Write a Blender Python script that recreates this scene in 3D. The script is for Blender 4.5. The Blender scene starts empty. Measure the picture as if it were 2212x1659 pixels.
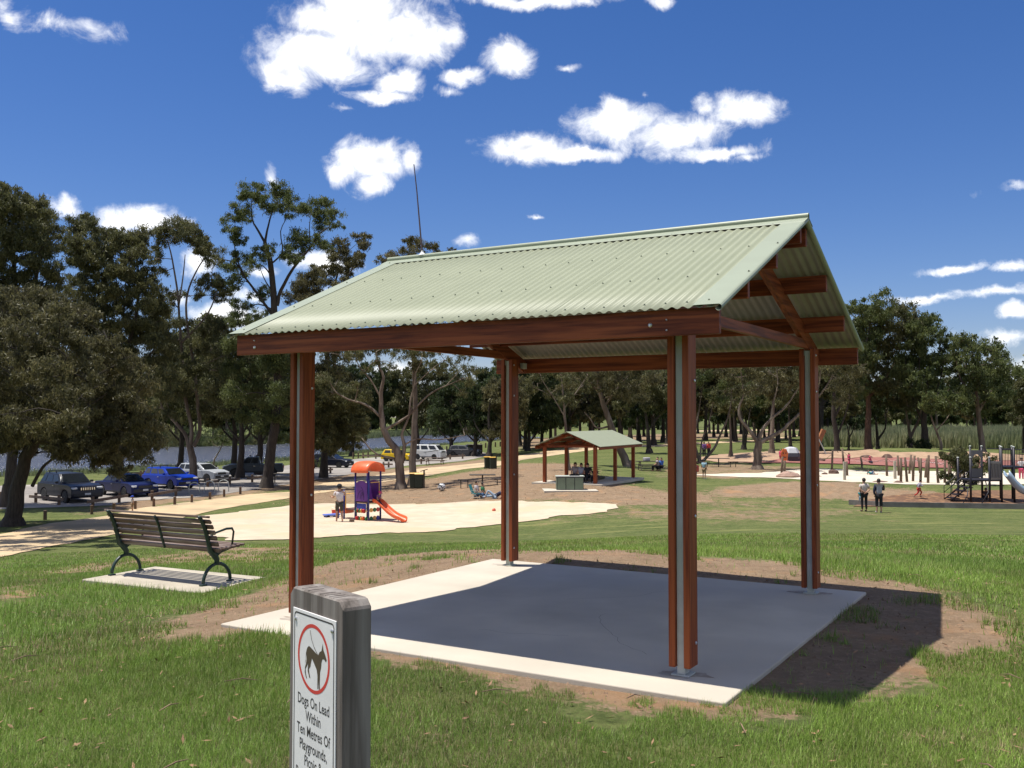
import bpy, math, random
import numpy as np
from mathutils import Vector, Matrix
from mathutils.geometry import delaunay_2d_cdt
random.seed(7); rng = np.random.default_rng(7)
sc = bpy.context.scene
col = sc.collection
# ------------------------------------------------------------------ camera
F_PX, HOR, EYE = 965.0, 416.3, 1.8
PITCH = math.atan((HOR-384)/F_PX)
cam_d = bpy.data.cameras.new('camera'); cam = bpy.data.objects.new('camera', cam_d); col.objects.link(cam)
cam.location = (0, 0, EYE); cam.rotation_euler = (math.pi/2+PITCH, 0, 0)
cam_d.sensor_width = 36; cam_d.lens = F_PX/1024*36; cam_d.clip_start = .05; cam_d.clip_end = 6000
sc.camera = cam
# ------------------------------------------------------------------ light
SUN_TO = Vector((-.292, .035, 1)).normalized()          # towards the sun, read from the roof's shadow
sun_d = bpy.data.lights.new('sun', 'SUN'); sun_d.energy = 5.0; sun_d.angle = math.radians(.55); sun_d.color = (1, .955, .88)
sun = bpy.data.objects.new('sun', sun_d); col.objects.link(sun)
sun.rotation_euler = SUN_TO.to_track_quat('Z', 'Y').to_euler(); sun.location = (0, 0, 60)
sc.view_settings.view_transform = 'Standard'; sc.view_settings.look = 'None'; sc.view_settings.gamma = 1
sc.view_settings.use_curve_mapping = False; sc.view_settings.exposure = .40
S = 2212/1024
def azel(X, Y):
    u = (X/S-512)/F_PX; v = (384-Y/S)/F_PX
    d = Vector((u, math.cos(PITCH)-v*math.sin(PITCH), math.sin(PITCH)+v*math.cos(PITCH))).normalized()
    return math.atan2(d.x, d.y), math.asin(d.z)
world = bpy.data.worlds.new('World'); sc.world = world; world.use_nodes = True
nt = world.node_tree; nt.nodes.clear(); N = nt.nodes; Lk = nt.links
def nn(t, **kw):
    n = N.new(t)
    for k, v in kw.items(): setattr(n, k, v)
    return n
def vmath(op, a, b=None):
    n = nn('ShaderNodeVectorMath', operation=op)
    for i, q in enumerate((a, b)):
        if q is None: continue
        if isinstance(q, (tuple, list)): n.inputs[i].default_value = q
        else: Lk.new(q, n.inputs[i])
    return n
def smath(op, a, b=None, clamp=False):
    n = nn('ShaderNodeMath', operation=op); n.use_clamp = clamp
    for i, q in enumerate((a, b)):
        if q is None: continue
        if isinstance(q, (int, float)): n.inputs[i].default_value = q
        else: Lk.new(q, n.inputs[i])
    return n.outputs[0]
sky = nn('ShaderNodeTexSky', sky_type='NISHITA'); sky.sun_disc = False
sky.sun_elevation = math.asin(SUN_TO.z); sky.sun_rotation = math.atan2(SUN_TO.x, SUN_TO.y)
sky.air_density = 1.0; sky.dust_density = .25; sky.ozone_density = 3.0
tc = nn('ShaderNodeTexCoord')
sep = nn('ShaderNodeSeparateXYZ'); Lk.new(tc.outputs['Generated'], sep.inputs[0])
azn = smath('ARCTAN2', sep.outputs[0], sep.outputs[1]); eln = smath('ARCSINE', sep.outputs[2])
comb = nn('ShaderNodeCombineXYZ'); Lk.new(azn, comb.inputs[0]); Lk.new(eln, comb.inputs[1])
def noise(vec, scale, detail, rough, dist=0):
    n = nn('ShaderNodeTexNoise'); n.inputs['Scale'].default_value = scale; n.inputs['Detail'].default_value = detail
    n.inputs['Roughness'].default_value = rough; n.inputs['Distortion'].default_value = dist
    Lk.new(vec, n.inputs['Vector']); return n
nz = noise(tc.outputs['Generated'], 13, 9, .62)
warp = vmath('MULTIPLY', vmath('SUBTRACT', nz.outputs['Color'], (.5, .5, .5)).outputs[0], (.052, .040, 0)).outputs[0]
P0 = vmath('ADD', comb.outputs[0], warp).outputs[0]
# px, py, half-width, half-height (photo read at 2212 px wide), strength
CL = [(690,128,145,56,1),(790,70,125,66,1),(890,75,105,62,1),(620,165,75,35,1),(770,15,130,50,1),(965,62,48,34,.8),(700,40,100,45,.95),
 (862,185,62,28,1),(830,212,75,14,.9),(880,165,34,30,.9),(1005,168,48,20,.85),(1098,128,56,40,1),(1225,152,32,12,.6),(1150,3,210,18,.95),(1420,0,30,18,.7),
 (1345,268,110,46,1),(1440,292,128,42,1),(1135,320,95,34,1),(1245,332,115,20,1),(1560,328,90,16,.9),(1612,240,82,32,.85),(1520,238,30,20,.6),(1330,240,50,30,.9),
 (800,345,98,42,1),(797,392,44,34,1),(872,342,38,34,.95),(735,360,40,30,.8),(975,200,30,14,.55),
 (310,472,85,30,1),(262,480,40,20,.85),(385,484,40,18,.85),(140,450,30,22,.9),(587,372,18,28,.45),(110,62,55,20,.48),(200,70,55,18,.45),(20,45,26,20,.5),(8,10,22,14,.4),
 (2060,578,72,11,.75),(2172,575,62,12,.75),(2145,630,90,13,.75),(2015,642,76,9,.62),(2200,674,36,20,1),(2190,732,80,18,.55),(2190,412,44,9,.42),(1160,464,20,8,.62),(1000,522,34,14,.45),
 (1620,340,36,10,.55),(700,565,80,26,.9),(500,692,80,34,.9),(560,585,40,16,.8),(740,240,24,10,.4),(1390,205,12,16,.5),(60,650,60,20,.6),(425,560,50,26,.8),(700,640,40,22,.8),(540,640,40,20,.7),
 (2150,800,80,30,.4),(650,690,60,26,.8),(860,800,60,16,.6),(375,640,30,16,.7)]
fld = None
for (px, py, hw, hh, st) in CL:
    a, e = azel(px, py); k = 1/2085.
    q = vmath('SUBTRACT', P0, (a, e, 0)); q = vmath('MULTIPLY', q.outputs[0], (1/(hw*k*.97), 1/(hh*k*.97), 0))
    ln = nn('ShaderNodeVectorMath', operation='LENGTH'); Lk.new(q.outputs[0], ln.inputs[0])
    s = smath('MULTIPLY', smath('SUBTRACT', 1.25, ln.outputs['Value']), st)
    fld = s if fld is None else smath('MAXIMUM', fld, s)
# unseen broken cumulus away from the frame, coverage raised to add white fill light
nb = noise(tc.outputs['Generated'], 2.6, 7, .55)
away = smath('MULTIPLY', smath('SUBTRACT', .80, sep.outputs[1], True), 3.0, True)
gen = smath('SUBTRACT', smath('MULTIPLY', smath('SUBTRACT', nb.outputs['Fac'], .50), 7.0), smath('MULTIPLY', smath('SUBTRACT', 1.0, away), 4.0))
fld = smath('MAXIMUM', fld, gen)
nf = noise(tc.outputs['Generated'], 26, 11, .66, .5)
fine = smath('MULTIPLY', smath('SUBTRACT', nf.outputs['Fac'], .5), 1.9)
den = smath('ADD', fld, fine)
mr = nn('ShaderNodeMapRange'); mr.interpolation_type = 'SMOOTHSTEP'; Lk.new(den, mr.inputs['Value'])
mr.inputs['From Min'].default_value = .02; mr.inputs['From Max'].default_value = 1.0
above = nn('ShaderNodeMapRange'); Lk.new(sep.outputs[2], above.inputs['Value']); above.inputs['From Min'].default_value = -.01; above.inputs['From Max'].default_value = .02
alpha = smath('MULTIPLY', mr.outputs[0], above.outputs[0])
ns = noise(tc.outputs['Generated'], 14, 5, .6)
shade = nn('ShaderNodeMapRange'); Lk.new(ns.outputs['Fac'], shade.inputs['Value']); shade.inputs['From Min'].default_value = .38; shade.inputs['From Max'].default_value = .62
thick = nn('ShaderNodeMapRange'); Lk.new(fld, thick.inputs['Value']); thick.inputs['From Min'].default_value = .75; thick.inputs['From Max'].default_value = 1.2
cmf = smath('SUBTRACT', 1.0, smath('MULTIPLY', thick.outputs[0], smath('SUBTRACT', 1.0, shade.outputs[0])))
cm = nn('ShaderNodeMix', data_type='RGBA'); Lk.new(cmf, cm.inputs[0])
cm.inputs[6].default_value = (9.0, 9.3, 10.0, 1); cm.inputs[7].default_value = (15, 15, 15, 1)
hs = nn('ShaderNodeHueSaturation'); hs.inputs['Saturation'].default_value = 1.22; hs.inputs['Value'].default_value = 1.0; wb = nn('ShaderNodeMix', data_type='RGBA', blend_type='MULTIPLY'); wb.inputs[0].default_value = 1; wb.inputs[7].default_value = (.99,.965,1.17,1); Lk.new(sky.outputs[0], wb.inputs[6]); Lk.new(wb.outputs[2], hs.inputs['Color'])
mx = nn('ShaderNodeMix', data_type='RGBA'); Lk.new(alpha, mx.inputs[0]); Lk.new(hs.outputs[0], mx.inputs[6]); Lk.new(cm.outputs[2], mx.inputs[7])
bg = nn('ShaderNodeBackground'); bg.inputs['Strength'].default_value = .070; Lk.new(mx.outputs[2], bg.inputs['Color'])
wo = nn('ShaderNodeOutputWorld'); Lk.new(bg.outputs[0], wo.inputs[0])
# ------------------------------------------------------------------ helpers
def tag(o, label=None, cat=None, group=None, kind=None):
    if label: o['label'] = label
    if cat: o['category'] = cat
    if group: o['group'] = group
    if kind: o['kind'] = kind
    return o
def thing(name, loc, rz=0, label=None, cat=None, group=None):
    o = bpy.data.objects.new(name, None); col.objects.link(o); o.location = loc; o.rotation_euler = (0, 0, rz)
    o.empty_display_size = .2
    return tag(o, label, cat, group)
def copy_tree(o, parent=None):
    c = o.copy(); col.objects.link(c)
    if parent is not None: c.parent = parent
    for ch in o.children: copy_tree(ch, c)
    return c
class MB:
    def __init__(s): s.v = []; s.f = []; s.m = []; s.cur = 0
    def add(s, vs, fs, M=None):
        b = len(s.v)
        s.v += [tuple((M @ Vector(p)) if M is not None else p) for p in vs]
        s.f += [tuple(b+i for i in f) for f in fs]; s.m += [s.cur]*len(fs)
        return s
    def box(s, c, d, rot=None, taper=None):
        x, y, z = d[0]/2, d[1]/2, d[2]/2; t = taper or 1
        vs = [(-x,-y,-z),(x,-y,-z),(x,y,-z),(-x,y,-z),(-x*t,-y*t,z),(x*t,-y*t,z),(x*t,y*t,z),(-x*t,y*t,z)]
        M = Matrix.Translation(c)
        if rot is not None: M = M @ (rot if isinstance(rot, Matrix) else Matrix.Rotation(rot, 4, 'Z'))
        return s.add(vs, [(0,3,2,1),(4,5,6,7),(0,1,5,4),(1,2,6,5),(2,3,7,6),(3,0,4,7)], M)
    def beam(s, a, b, w, h, up=(0,0,1)):
        a = Vector(a); b = Vector(b); d = (b-a); L = d.length; d.normalize(); up = Vector(up)
        x = d.cross(up)
        if x.length < 1e-4: x = d.cross(Vector((0,1,0)))
        x.normalize(); z = x.cross(d)
        M = Matrix((x, d, z)).transposed().to_4x4(); M.translation = (a+b)/2
        return s.box((0,0,0), (w, L, h), rot=M) if False else s.add([(sx*w/2, sy*L/2, sz*h/2) for sz in (-1,1) for sx, sy in ((-1,-1),(1,-1),(1,1),(-1,1))],
            [(0,3,2,1),(4,5,6,7),(0,1,5,4),(1,2,6,5),(2,3,7,6),(3,0,4,7)], M)
    def tube(s, pts, r, n=8, cap=True):
        pts = [Vector(p) for p in pts]; k = len(pts)
        rr = r if isinstance(r, (list, tuple)) else [r]*k
        b = len(s.v); ref = None
        for i, p in enumerate(pts):
            t = (pts[min(i+1, k-1)]-pts[max(i-1, 0)]).normalized()
            if ref is None: ref = t.orthogonal().normalized()
            ref = (ref-t*ref.dot(t)).normalized(); w = t.cross(ref)
            for j in range(n):
                a = 2*math.pi*j/n; q = p+(ref*math.cos(a)+w*math.sin(a))*rr[i]; s.v.append(tuple(q))
        for i in range(k-1):
            for j in range(n):
                s.f.append((b+i*n+j, b+i*n+(j+1) % n, b+(i+1)*n+(j+1) % n, b+(i+1)*n+j)); s.m.append(s.cur)
        if cap:
            s.f.append(tuple(b+j for j in reversed(range(n)))); s.f.append(tuple(b+(k-1)*n+j for j in range(n))); s.m += [s.cur]*2
        return s
    def lathe(s, prof, n=12, M=None, c=(0,0,0)):
        b = []; fs = []
        for r, z in prof:
            for j in range(n):
                a = 2*math.pi*j/n; b.append((c[0]+r*math.cos(a), c[1]+r*math.sin(a), c[2]+z))
        for i in range(len(prof)-1):
            for j in range(n): fs.append((i*n+j, i*n+(j+1) % n, (i+1)*n+(j+1) % n, (i+1)*n+j))
        fs.append(tuple(reversed(range(n)))); fs.append(tuple((len(prof)-1)*n+j for j in range(n)))
        return s.add(b, fs, M)
    def ball(s, c, r, n=10, sc3=(1,1,1)):
        m = n//2
        prof = [(max(1e-4, math.sin(math.pi*i/m)), -math.cos(math.pi*i/m)) for i in range(m+1)]
        M = Matrix.Translation(c) @ Matrix.Diagonal((r*sc3[0], r*sc3[1], r*sc3[2], 1))
        return s.lathe(prof, n, M)
    def prism(s, poly, a, b, axis='y', M=None):
        n = len(poly)
        def P(u, v, w): return {'y': (u, w, v), 'x': (w, u, v), 'z': (u, v, w)}[axis]
        vs = [P(u, v, a) for u, v in poly]+[P(u, v, b) for u, v in poly]
        fs = [tuple(range(n)), tuple(reversed(range(n, 2*n)))]+[(i, i+n, (i+1) % n+n, (i+1) % n) for i in range(n)]
        return s.add(vs, fs, M)
    def build(s, name, mats, parent=None, smooth=False, bevel=0, seg=1, label=None):
        me = bpy.data.meshes.new(name); me.from_pydata(s.v, [], s.f)
        mats = mats if isinstance(mats, (list, tuple)) else [mats]
        for m in mats: me.materials.append(m)
        if len(mats) > 1: me.polygons.foreach_set('material_index', s.m)
        if smooth: me.polygons.foreach_set('use_smooth', [True]*len(me.polygons))
        me.update(); me.validate()
        o = bpy.data.objects.new(name, me); col.objects.link(o)
        if parent is not None: o.parent = parent
        import bmesh
        bm = bmesh.new(); bm.from_mesh(me); bmesh.ops.recalc_face_normals(bm, faces=bm.faces); bm.to_mesh(me); bm.free()
        if bevel:
            bv = o.modifiers.new('bevel', 'BEVEL'); bv.width = bevel; bv.segments = seg; bv.limit_method = 'ANGLE'; bv.angle_limit = math.radians(35)
            if seg > 1:
                wn = o.modifiers.new('wn', 'WEIGHTED_NORMAL'); wn.keep_sharp = False
                me.polygons.foreach_set('use_smooth', [True]*len(me.polygons))
        if smooth and len(me.polygons):
            for e in me.edges: pass
        if label: o['label'] = label
        return o
def raw_mesh(name, v, f, mat, parent=None, smooth=False, k=3):
    """numpy vertices and same-sized faces"""
    me = bpy.data.meshes.new(name); nv = len(v); nf_ = len(f)
    me.vertices.add(nv); me.vertices.foreach_set('co', np.asarray(v, np.float32).ravel())
    me.loops.add(nf_*k); me.polygons.add(nf_)
    me.polygons.foreach_set('loop_start', np.arange(0, nf_*k, k, dtype=np.int32))
    me.loops.foreach_set('vertex_index', np.asarray(f, np.int32).ravel())
    if smooth: me.polygons.foreach_set('use_smooth', np.ones(nf_, bool))
    me.update(calc_edges=True); me.materials.append(mat)
    o = bpy.data.objects.new(name, me); col.objects.link(o)
    if parent is not None: o.parent = parent
    return o
# ------------------------------------------------------------------ materials
def mat(name, c, rough=.7, c2=None, scale=8, amt=.5, bump=0, bscale=60, metal=0, spec=.5, stretch=None, coat=0, detail=5, c3=None, s3=1.2, sub=0, lo=.35, hi=.65, trans=0):
    m = bpy.data.materials.new(name); m.use_nodes = True; t = m.node_tree; b = t.nodes['Principled BSDF']
    b.inputs['Base Color'].default_value = (*c, 1); b.inputs['Roughness'].default_value = rough; b.inputs['Metallic'].default_value = metal
    b.inputs['Specular IOR Level'].default_value = spec; b.inputs['Coat Weight'].default_value = coat; b.inputs['Coat Roughness'].default_value = .05
    if trans: b.inputs['Transmission Weight'].default_value = trans
    if c2 is not None or bump:
        tcn = t.nodes.new('ShaderNodeTexCoord'); mp = t.nodes.new('ShaderNodeMapping'); t.links.new(tcn.outputs['Object'], mp.inputs[0])
        if stretch: mp.inputs['Scale'].default_value = stretch
        oi = t.nodes.new('ShaderNodeObjectInfo'); ad = t.nodes.new('ShaderNodeVectorMath'); ad.operation = 'ADD'
        ml = t.nodes.new('ShaderNodeMath'); ml.operation = 'MULTIPLY'; ml.inputs[1].default_value = 37
        t.links.new(oi.outputs['Random'], ml.inputs[0]); t.links.new(mp.outputs[0], ad.inputs[0]); t.links.new(ml.outputs[0], ad.inputs[1])
    if c2 is not None:
        n = t.nodes.new('ShaderNodeTexNoise'); n.inputs['Scale'].default_value = scale; n.inputs['Detail'].default_value = detail
        t.links.new(ad.outputs[0], n.inputs['Vector'])
        r = t.nodes.new('ShaderNodeMapRange'); r.inputs['From Min'].default_value = lo; r.inputs['From Max'].default_value = hi; t.links.new(n.outputs['Fac'], r.inputs[0])
        x = t.nodes.new('ShaderNodeMix'); x.data_type = 'RGBA'; t.links.new(r.outputs[0], x.inputs[0])
        x.inputs[6].default_value = (*c, 1); x.inputs[7].default_value = (*c2, 1); out = x.outputs[2]
        if c3 is not None:
            n3 = t.nodes.new('ShaderNodeTexNoise'); n3.inputs['Scale'].default_value = s3; n3.inputs['Detail'].default_value = 6; t.links.new(ad.outputs[0], n3.inputs['Vector'])
            r3 = t.nodes.new('ShaderNodeMapRange'); r3.inputs['From Min'].default_value = .48; r3.inputs['From Max'].default_value = .62; t.links.new(n3.outputs['Fac'], r3.inputs[0])
            x3 = t.nodes.new('ShaderNodeMix'); x3.data_type = 'RGBA'; t.links.new(r3.outputs[0], x3.inputs[0]); t.links.new(out, x3.inputs[6]); x3.inputs[7].default_value = (*c3, 1); out = x3.outputs[2]
        t.links.new(out, b.inputs['Base Color'])
    if bump:
        n2 = t.nodes.new('ShaderNodeTexNoise'); n2.inputs['Scale'].default_value = bscale; n2.inputs['Detail'].default_value = 6; t.links.new(ad.outputs[0], n2.inputs['Vector'])
        bp = t.nodes.new('ShaderNodeBump'); bp.inputs['Strength'].default_value = 1; bp.inputs['Distance'].default_value = bump; t.links.new(n2.outputs['Fac'], bp.inputs['Height'])
        t.links.new(bp.outputs[0], b.inputs['Normal'])
    return m
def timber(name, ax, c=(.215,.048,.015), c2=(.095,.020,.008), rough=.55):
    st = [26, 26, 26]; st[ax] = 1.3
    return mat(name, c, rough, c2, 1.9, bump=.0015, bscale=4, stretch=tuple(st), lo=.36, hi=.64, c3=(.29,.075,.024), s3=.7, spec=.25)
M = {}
M['timber_x'] = timber('merbau grain along x', 0); M['timber_y'] = timber('merbau grain along y', 1); M['timber_z_lit'] = timber('merbau grain along z brightened as sunlit', 2, (.29,.068,.020), (.150,.033,.012))  # post timber brighter than the beams: sunlit faces put into its colour
M['galv'] = mat('galvanised steel', (.50,.51,.48), .55, (.41,.42,.39), 9, spec=.3, c3=(.42,.46,.38), s3=2)
M['bolt'] = mat('zinc bolt', (.6,.6,.6), .35, metal=.9)
M['roofgreen'] = mat('pale green painted steel', (.285,.305,.205), .5, (.265,.285,.19), 3, spec=.3)
M['capgreen'] = mat('grey green flashing', (.30,.335,.245), .45, (.285,.315,.23), 4, spec=.3)
M['screw'] = mat('dark screw', (.15,.17,.12), .5)
M['conc'] = mat('pale concrete', (.55,.495,.40), .85, (.43,.385,.31), 1.3, bump=.002, bscale=160, c3=(.46,.41,.33), s3=.5, detail=12, lo=.3, hi=.7)
M['conc2'] = mat('worn concrete', (.46,.41,.32), .9, (.36,.32,.25), 3, bump=.002, bscale=120, detail=8)
M['grey_timber'] = mat('weathered grey timber', (.20,.172,.15), .85, (.10,.085,.072), 2, bump=.002, bscale=5, stretch=(22,22,1.4), c3=(.25,.225,.20), s3=1, spec=.2)
M['dark_timber'] = mat('dark rough sawn timber', (.075,.062,.048), .85, (.045,.037,.028), 2, bump=.002, bscale=6, stretch=(20,20,1.5))
M['white_paint'] = mat('white sign', (.86,.84,.82), .35, (.80,.78,.76), 9)
M['print_black'] = mat('sign black print', (.045,.04,.038), .6); M['print_red'] = mat('sign red print', (.62,.055,.04), .6); M['print_brown'] = mat('sign brown print', (.085,.06,.035), .6)
M['green_iron'] = mat('dark green cast iron', (.005,.022,.016), .45, (.007,.034,.024), 8, spec=.6)
M['slat'] = mat('weathered bench slat', (.155,.095,.066), .6, (.095,.055,.038), 2, bump=.001, bscale=5, stretch=(1.3,24,24), c3=(.26,.20,.165), s3=.8)
# ------------------------------------------------------------------ terrain
CTRL = [(0,0,.15),(-6,0,.12),(6,0,.2),(0,-15,.35),(-20,-12,0),(20,-12,.4),(-2.6,8.4,-.03),(1.4,6.0,-.025),(3.7,9.95,-.02),(-.2,12.5,-.01),(1.75,11.25,.005),(-1.45,10.4,-.03),(.55,9.2,-.09),(-.6,7.1,-.025),(2.6,7.9,-.02),(4.6,10.6,-.03),(1,13.2,-.04),
 (-1.4,4.6,-.0),(3.2,5,-.02),(6,6,.0),(6.5,9,-.18),(8,12,-.4),(-3.5,6,-.05),(-6.5,8,-.16),(-5.2,12.3,-.40),(-4.0,12,-.39),(-6.4,12.4,-.42),(-5.5,13.6,-.46),(-4.4,13.4,-.42),(-5.4,11.2,-.36),(-2.6,11,-.2),(-7.6,11,-.45),
 (0,16,-.52),(0,20,-.95),(0,30,-2.1),(0,39,-3.15),(-7,17,-.95),(-14,30,-2.6),(-9,24,-1.8),(12,20,-1.0),(12,30,-1.95),(15,45,-2.9),(22,50,-3.0),(-9,14,-.75),
 (0,46,-3.3),(-8,46,-3.3),(-25,43,-3.35),(-25,55,-3.4),(-30,80,-3.45),(-12,80,-3.45),(-20,66,-3.4),(3,60,-2.5),(6,66,-2.4),(1,70,-2.5),(-8,75,-3.3),(-13,112,-3.75),(-5,100,-3.3),
 (10,67,-2.75),(25,67,-2.8),(30,53,-3.0),(30,90,-2.7),(36,117,-2.6),(9,127,-2.5),(0,150,-2.8),(50,200,-2.6),(10,220,-2.5),(30,300,-2.5),(140,300,-2.6),(-100,260,-3.2),(-70,92,-3.6),(-40,98,-3.7),
 (-60,60,-3.4),(60,60,-2.9),(80,110,-2.7),(60,20,-1.6),(-50,20,-2.6),(-40,0,-1.4),(40,0,-.3)]
for k in range(12):
    a = 2*math.pi*k/12; CTRL.append((900*math.sin(a), 900*math.cos(a), -2.5)); CTRL.append((3200*math.sin(a), 3200*math.cos(a), -2.5))
CT = np.array(CTRL, float)
def warpc(x, y):
    r = np.sqrt(x*x+y*y)+1e-6; s = 12*np.log1p(r/12)/r
    return x*s, y*s
def phi(d2): return .5*d2*np.log(d2+1e-9)
_wx, _wy = warpc(CT[:,0], CT[:,1])
_n = len(CT); _K = phi((_wx[:,None]-_wx)**2+(_wy[:,None]-_wy)**2)+np.eye(_n)*.02
_Pm = np.stack([np.ones(_n), _wx, _wy], 1); _A = np.block([[_K, _Pm], [_Pm.T, np.zeros((3,3))]])
_W = np.linalg.solve(_A, np.concatenate([CT[:,2], np.zeros(3)]))
def tps(x, y):
    wx, wy = warpc(x, y); out = _W[_n]+_W[_n+1]*wx+_W[_n+2]*wy
    for i in range(_n): out = out+_W[i]*phi((wx-_wx[i])**2+(wy-_wy[i])**2)
    return out
def rayd(X, Y):
    u = (X/S-512)/F_PX; v = (384-Y/S)/F_PX
    return np.array([u, math.cos(PITCH)-v*math.sin(PITCH), math.sin(PITCH)+v*math.cos(PITCH)])
def onz(X, Y, z):
    d = rayd(X, Y); t = (z-EYE)/d[2]; return (d[0]*t, d[1]*t)
def sdist(x, y, poly):
    """signed distance, positive inside"""
    P = np.array(poly); best = np.full(np.shape(x), 1e18); ins = np.zeros(np.shape(x), bool); n = len(P)
    for i in range(n):
        ax, ay = P[i]; bx, by = P[(i+1) % n]; dx, dy = bx-ax, by-ay; L = dx*dx+dy*dy+1e-12
        t = np.clip(((x-ax)*dx+(y-ay)*dy)/L, 0, 1); d = (x-ax-t*dx)**2+(y-ay-t*dy)**2; best = np.minimum(best, d)
        c = ((ay > y) != (by > y)) & (x < (bx-ax)*(y-ay)/(by-ay+1e-12)+ax); ins ^= c
    d = np.sqrt(best); return np.where(ins, d, -d)
WZ = -4.25
LAKE = [onz(x, y, WZ) for x, y in [(-900,1040),(-300,1036),(0,1030),(120,1026),(260,1018),(400,1010),(500,1002),(640,992),(790,976),(900,967),(1000,962),(1090,958),(1180,952),
        (1180,944),(1060,940),(950,938),(860,942),(760,950),(620,957),(500,962),(360,965),(200,967),(0,968),(-400,968),(-1200,972)]]
MOUNDS = []   # x, y, rx, ry, height
def height(x, y):
    x = np.asarray(x, float); y = np.asarray(y, float)
    h = tps(x, y)
    far = (x*x+y*y) > 60**2
    if np.any(far):
        d = sdist(x, y, LAKE)
        sh = np.clip((d+14)/14, 0, 1); sh = sh*sh*(3-2*sh)
        ho = h*(1-sh)+(WZ+.12)*sh
        hi_ = WZ+.12-np.clip(d, 0, 6)*.35
        h = np.where(far, np.where(d > 0, hi_, np.where(d > -14, ho, h)), h)
    _c, _s = math.cos(math.radians(-30.89)), math.sin(math.radians(-30.89)); _dx, _dy = x-.554, y-9.214; _lx = _dx*_c+_dy*_s; _ly = -_dx*_s+_dy*_c
    _o = np.maximum(np.abs(_lx)-2.262, np.abs(_ly+.01)-2.232)   # keep the ground under the slab and its rim flush with it
    h = np.where(_o < .02, np.minimum(h, -.03), np.where(_o < .5, np.minimum(h, -.012+.05*np.maximum(_o, 0)), h))
    for (mx_, my_, rx, ry, hh) in MOUNDS:
        h = h+hh*np.exp(-(((x-mx_)/rx)**2+((y-my_)/ry)**2))
    return h
_T = np.geomspace(2.0, 700, 1500)
def atg(X, Y):
    d = rayd(X, Y); x = d[0]*_T; y = d[1]*_T; z = EYE+d[2]*_T; g = z-height(x, y)
    i = int(np.argmax(g < 0))
    if g[i] >= 0: i = len(_T)-1
    if i == 0: t = _T[0]
    else: t = _T[i-1]+(_T[i]-_T[i-1])*g[i-1]/(g[i-1]-g[i])
    x, y = d[0]*t, d[1]*t
    return Vector((x, y, float(height(x, y))))
def atd(X, Y, dep):
    d = rayd(X, Y); return Vector((d[0]*dep/d[1], dep, EYE+d[2]*dep/d[1]))
def gz(x, y): return float(height(x, y))
def atx(X, dep):
    """on the ground at a known distance, in the direction of column X"""
    d = rayd(X, HOR*S); x = d[0]*dep/d[1]; return Vector((x, dep, gz(x, dep)))
for (px, dep, rx, ry, hh) in [(1720,60,5.5,2.8,.55),(1900,58,4,2.5,.45),(2060,57,3.5,2,.3),(1800,101,8,2.5,.75),(1930,104,6,2.5,.8),(1640,98,3,2,.7),(2050,106,8,2.5,.7),(1690,95,2.6,1.6,.5)]:
    p = atx(px, dep); MOUNDS.append((p.x, p.y, rx, ry, hh))
# ------------------------------------------------------------------ ground sheet
aa = np.radians(np.concatenate([np.arange(-180,-42,6), np.arange(-42,-33,1.5), np.arange(-33,33,.26), np.arange(33,42,1.5), np.arange(42,180,6)]))
rr_ = np.concatenate([[.3,.8,1.4,2.0,2.6], np.geomspace(3.1,150,400), np.geomspace(155,3200,40)])
RA, RR = np.meshgrid(aa, rr_); gx = RR*np.sin(RA); gy = RR*np.cos(RA)
GX, GY = gx.ravel(), gy.ravel(); GH = height(GX, GY)
na, nr = len(aa), len(rr_)
ii, jj = np.meshgrid(np.arange(nr-1), np.arange(na), indexing='ij'); i0 = (ii*na+jj).ravel(); i1 = (ii*na+(jj+1) % na).ravel()
quads = np.stack([i0, i1, i1+na, i0+na], 1)[:, ::-1]
cv = np.stack([GX, GY, GH], 1); cen = len(cv); cv = np.vstack([cv, [[0,0,gz(0,0)]]])
def poly_g(pts): return [tuple(atg(x, y)[:2]) for x, y in pts]
DIRT = [  # bare earth, soft edges: polygon, strength, edge softness m
 (poly_g([(345,1378),(400,1328),(480,1300),(560,1278),(640,1240),(700,1217),(850,1198),(1000,1188),(1200,1189),(1450,1201),(1717,1216),(1850,1236),(1950,1262),(2060,1300),(2170,1345),(2205,1390),
   (2130,1432),(2000,1462),(1900,1485),(1780,1515),(1650,1545),(1500,1552),(1350,1528),(1200,1505),(1050,1475),(900,1432),(800,1412),(640,1392),(540,1380),(450,1400)]), 1, .35),
 (poly_g([(-40,1262),(60,1240),(160,1222),(330,1200),(470,1185),(640,1180),(760,1190),(620,1215),(560,1232),(420,1215),(300,1225),(150,1250),(60,1290),(-40,1300)]), .72, .7),
 (poly_g([(640,1088),(640,1066),(720,1052),(830,1034),(920,1036),(1010,1020),(1130,1000),(1240,1003),(1300,1040),(1440,1062),(1560,1070),(1500,1092),(1340,1092),(1240,1082),(1100,1084),(900,1090),(700,1088)]), .85, 1.5),
 (poly_g([(180,1110),(300,1070),(420,1062),(540,1050),(640,1035),(760,1020),(900,1008),(1000,998),(1060,990),(1060,1000),(900,1020),(830,1030),(700,1046),(560,1066),(400,1082),(280,1104)]), .8, 1.5),
 (poly_g([(1530,1062),(1600,1048),(1720,1040),(1850,1042),(1880,1056),(2020,1062),(2060,1080),(1900,1084),(1700,1072),(1560,1074)]), .9, 1.0),
 (poly_g([(1100,950),(1330,940),(1700,933),(1700,944),(1400,952),(1120,972)]), .7, 3),
 (poly_g([(1420,1010),(1560,1000),(1750,1010),(1780,1026),(1600,1035),(1450,1030)]), .6, 2)]
dirt = np.zeros(len(cv)); 
for P, st, sf in DIRT:
    d = sdist(cv[:,0], cv[:,1], P); dirt = np.maximum(dirt, st*np.clip(.5+d/(2*sf), 0, 1))
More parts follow.
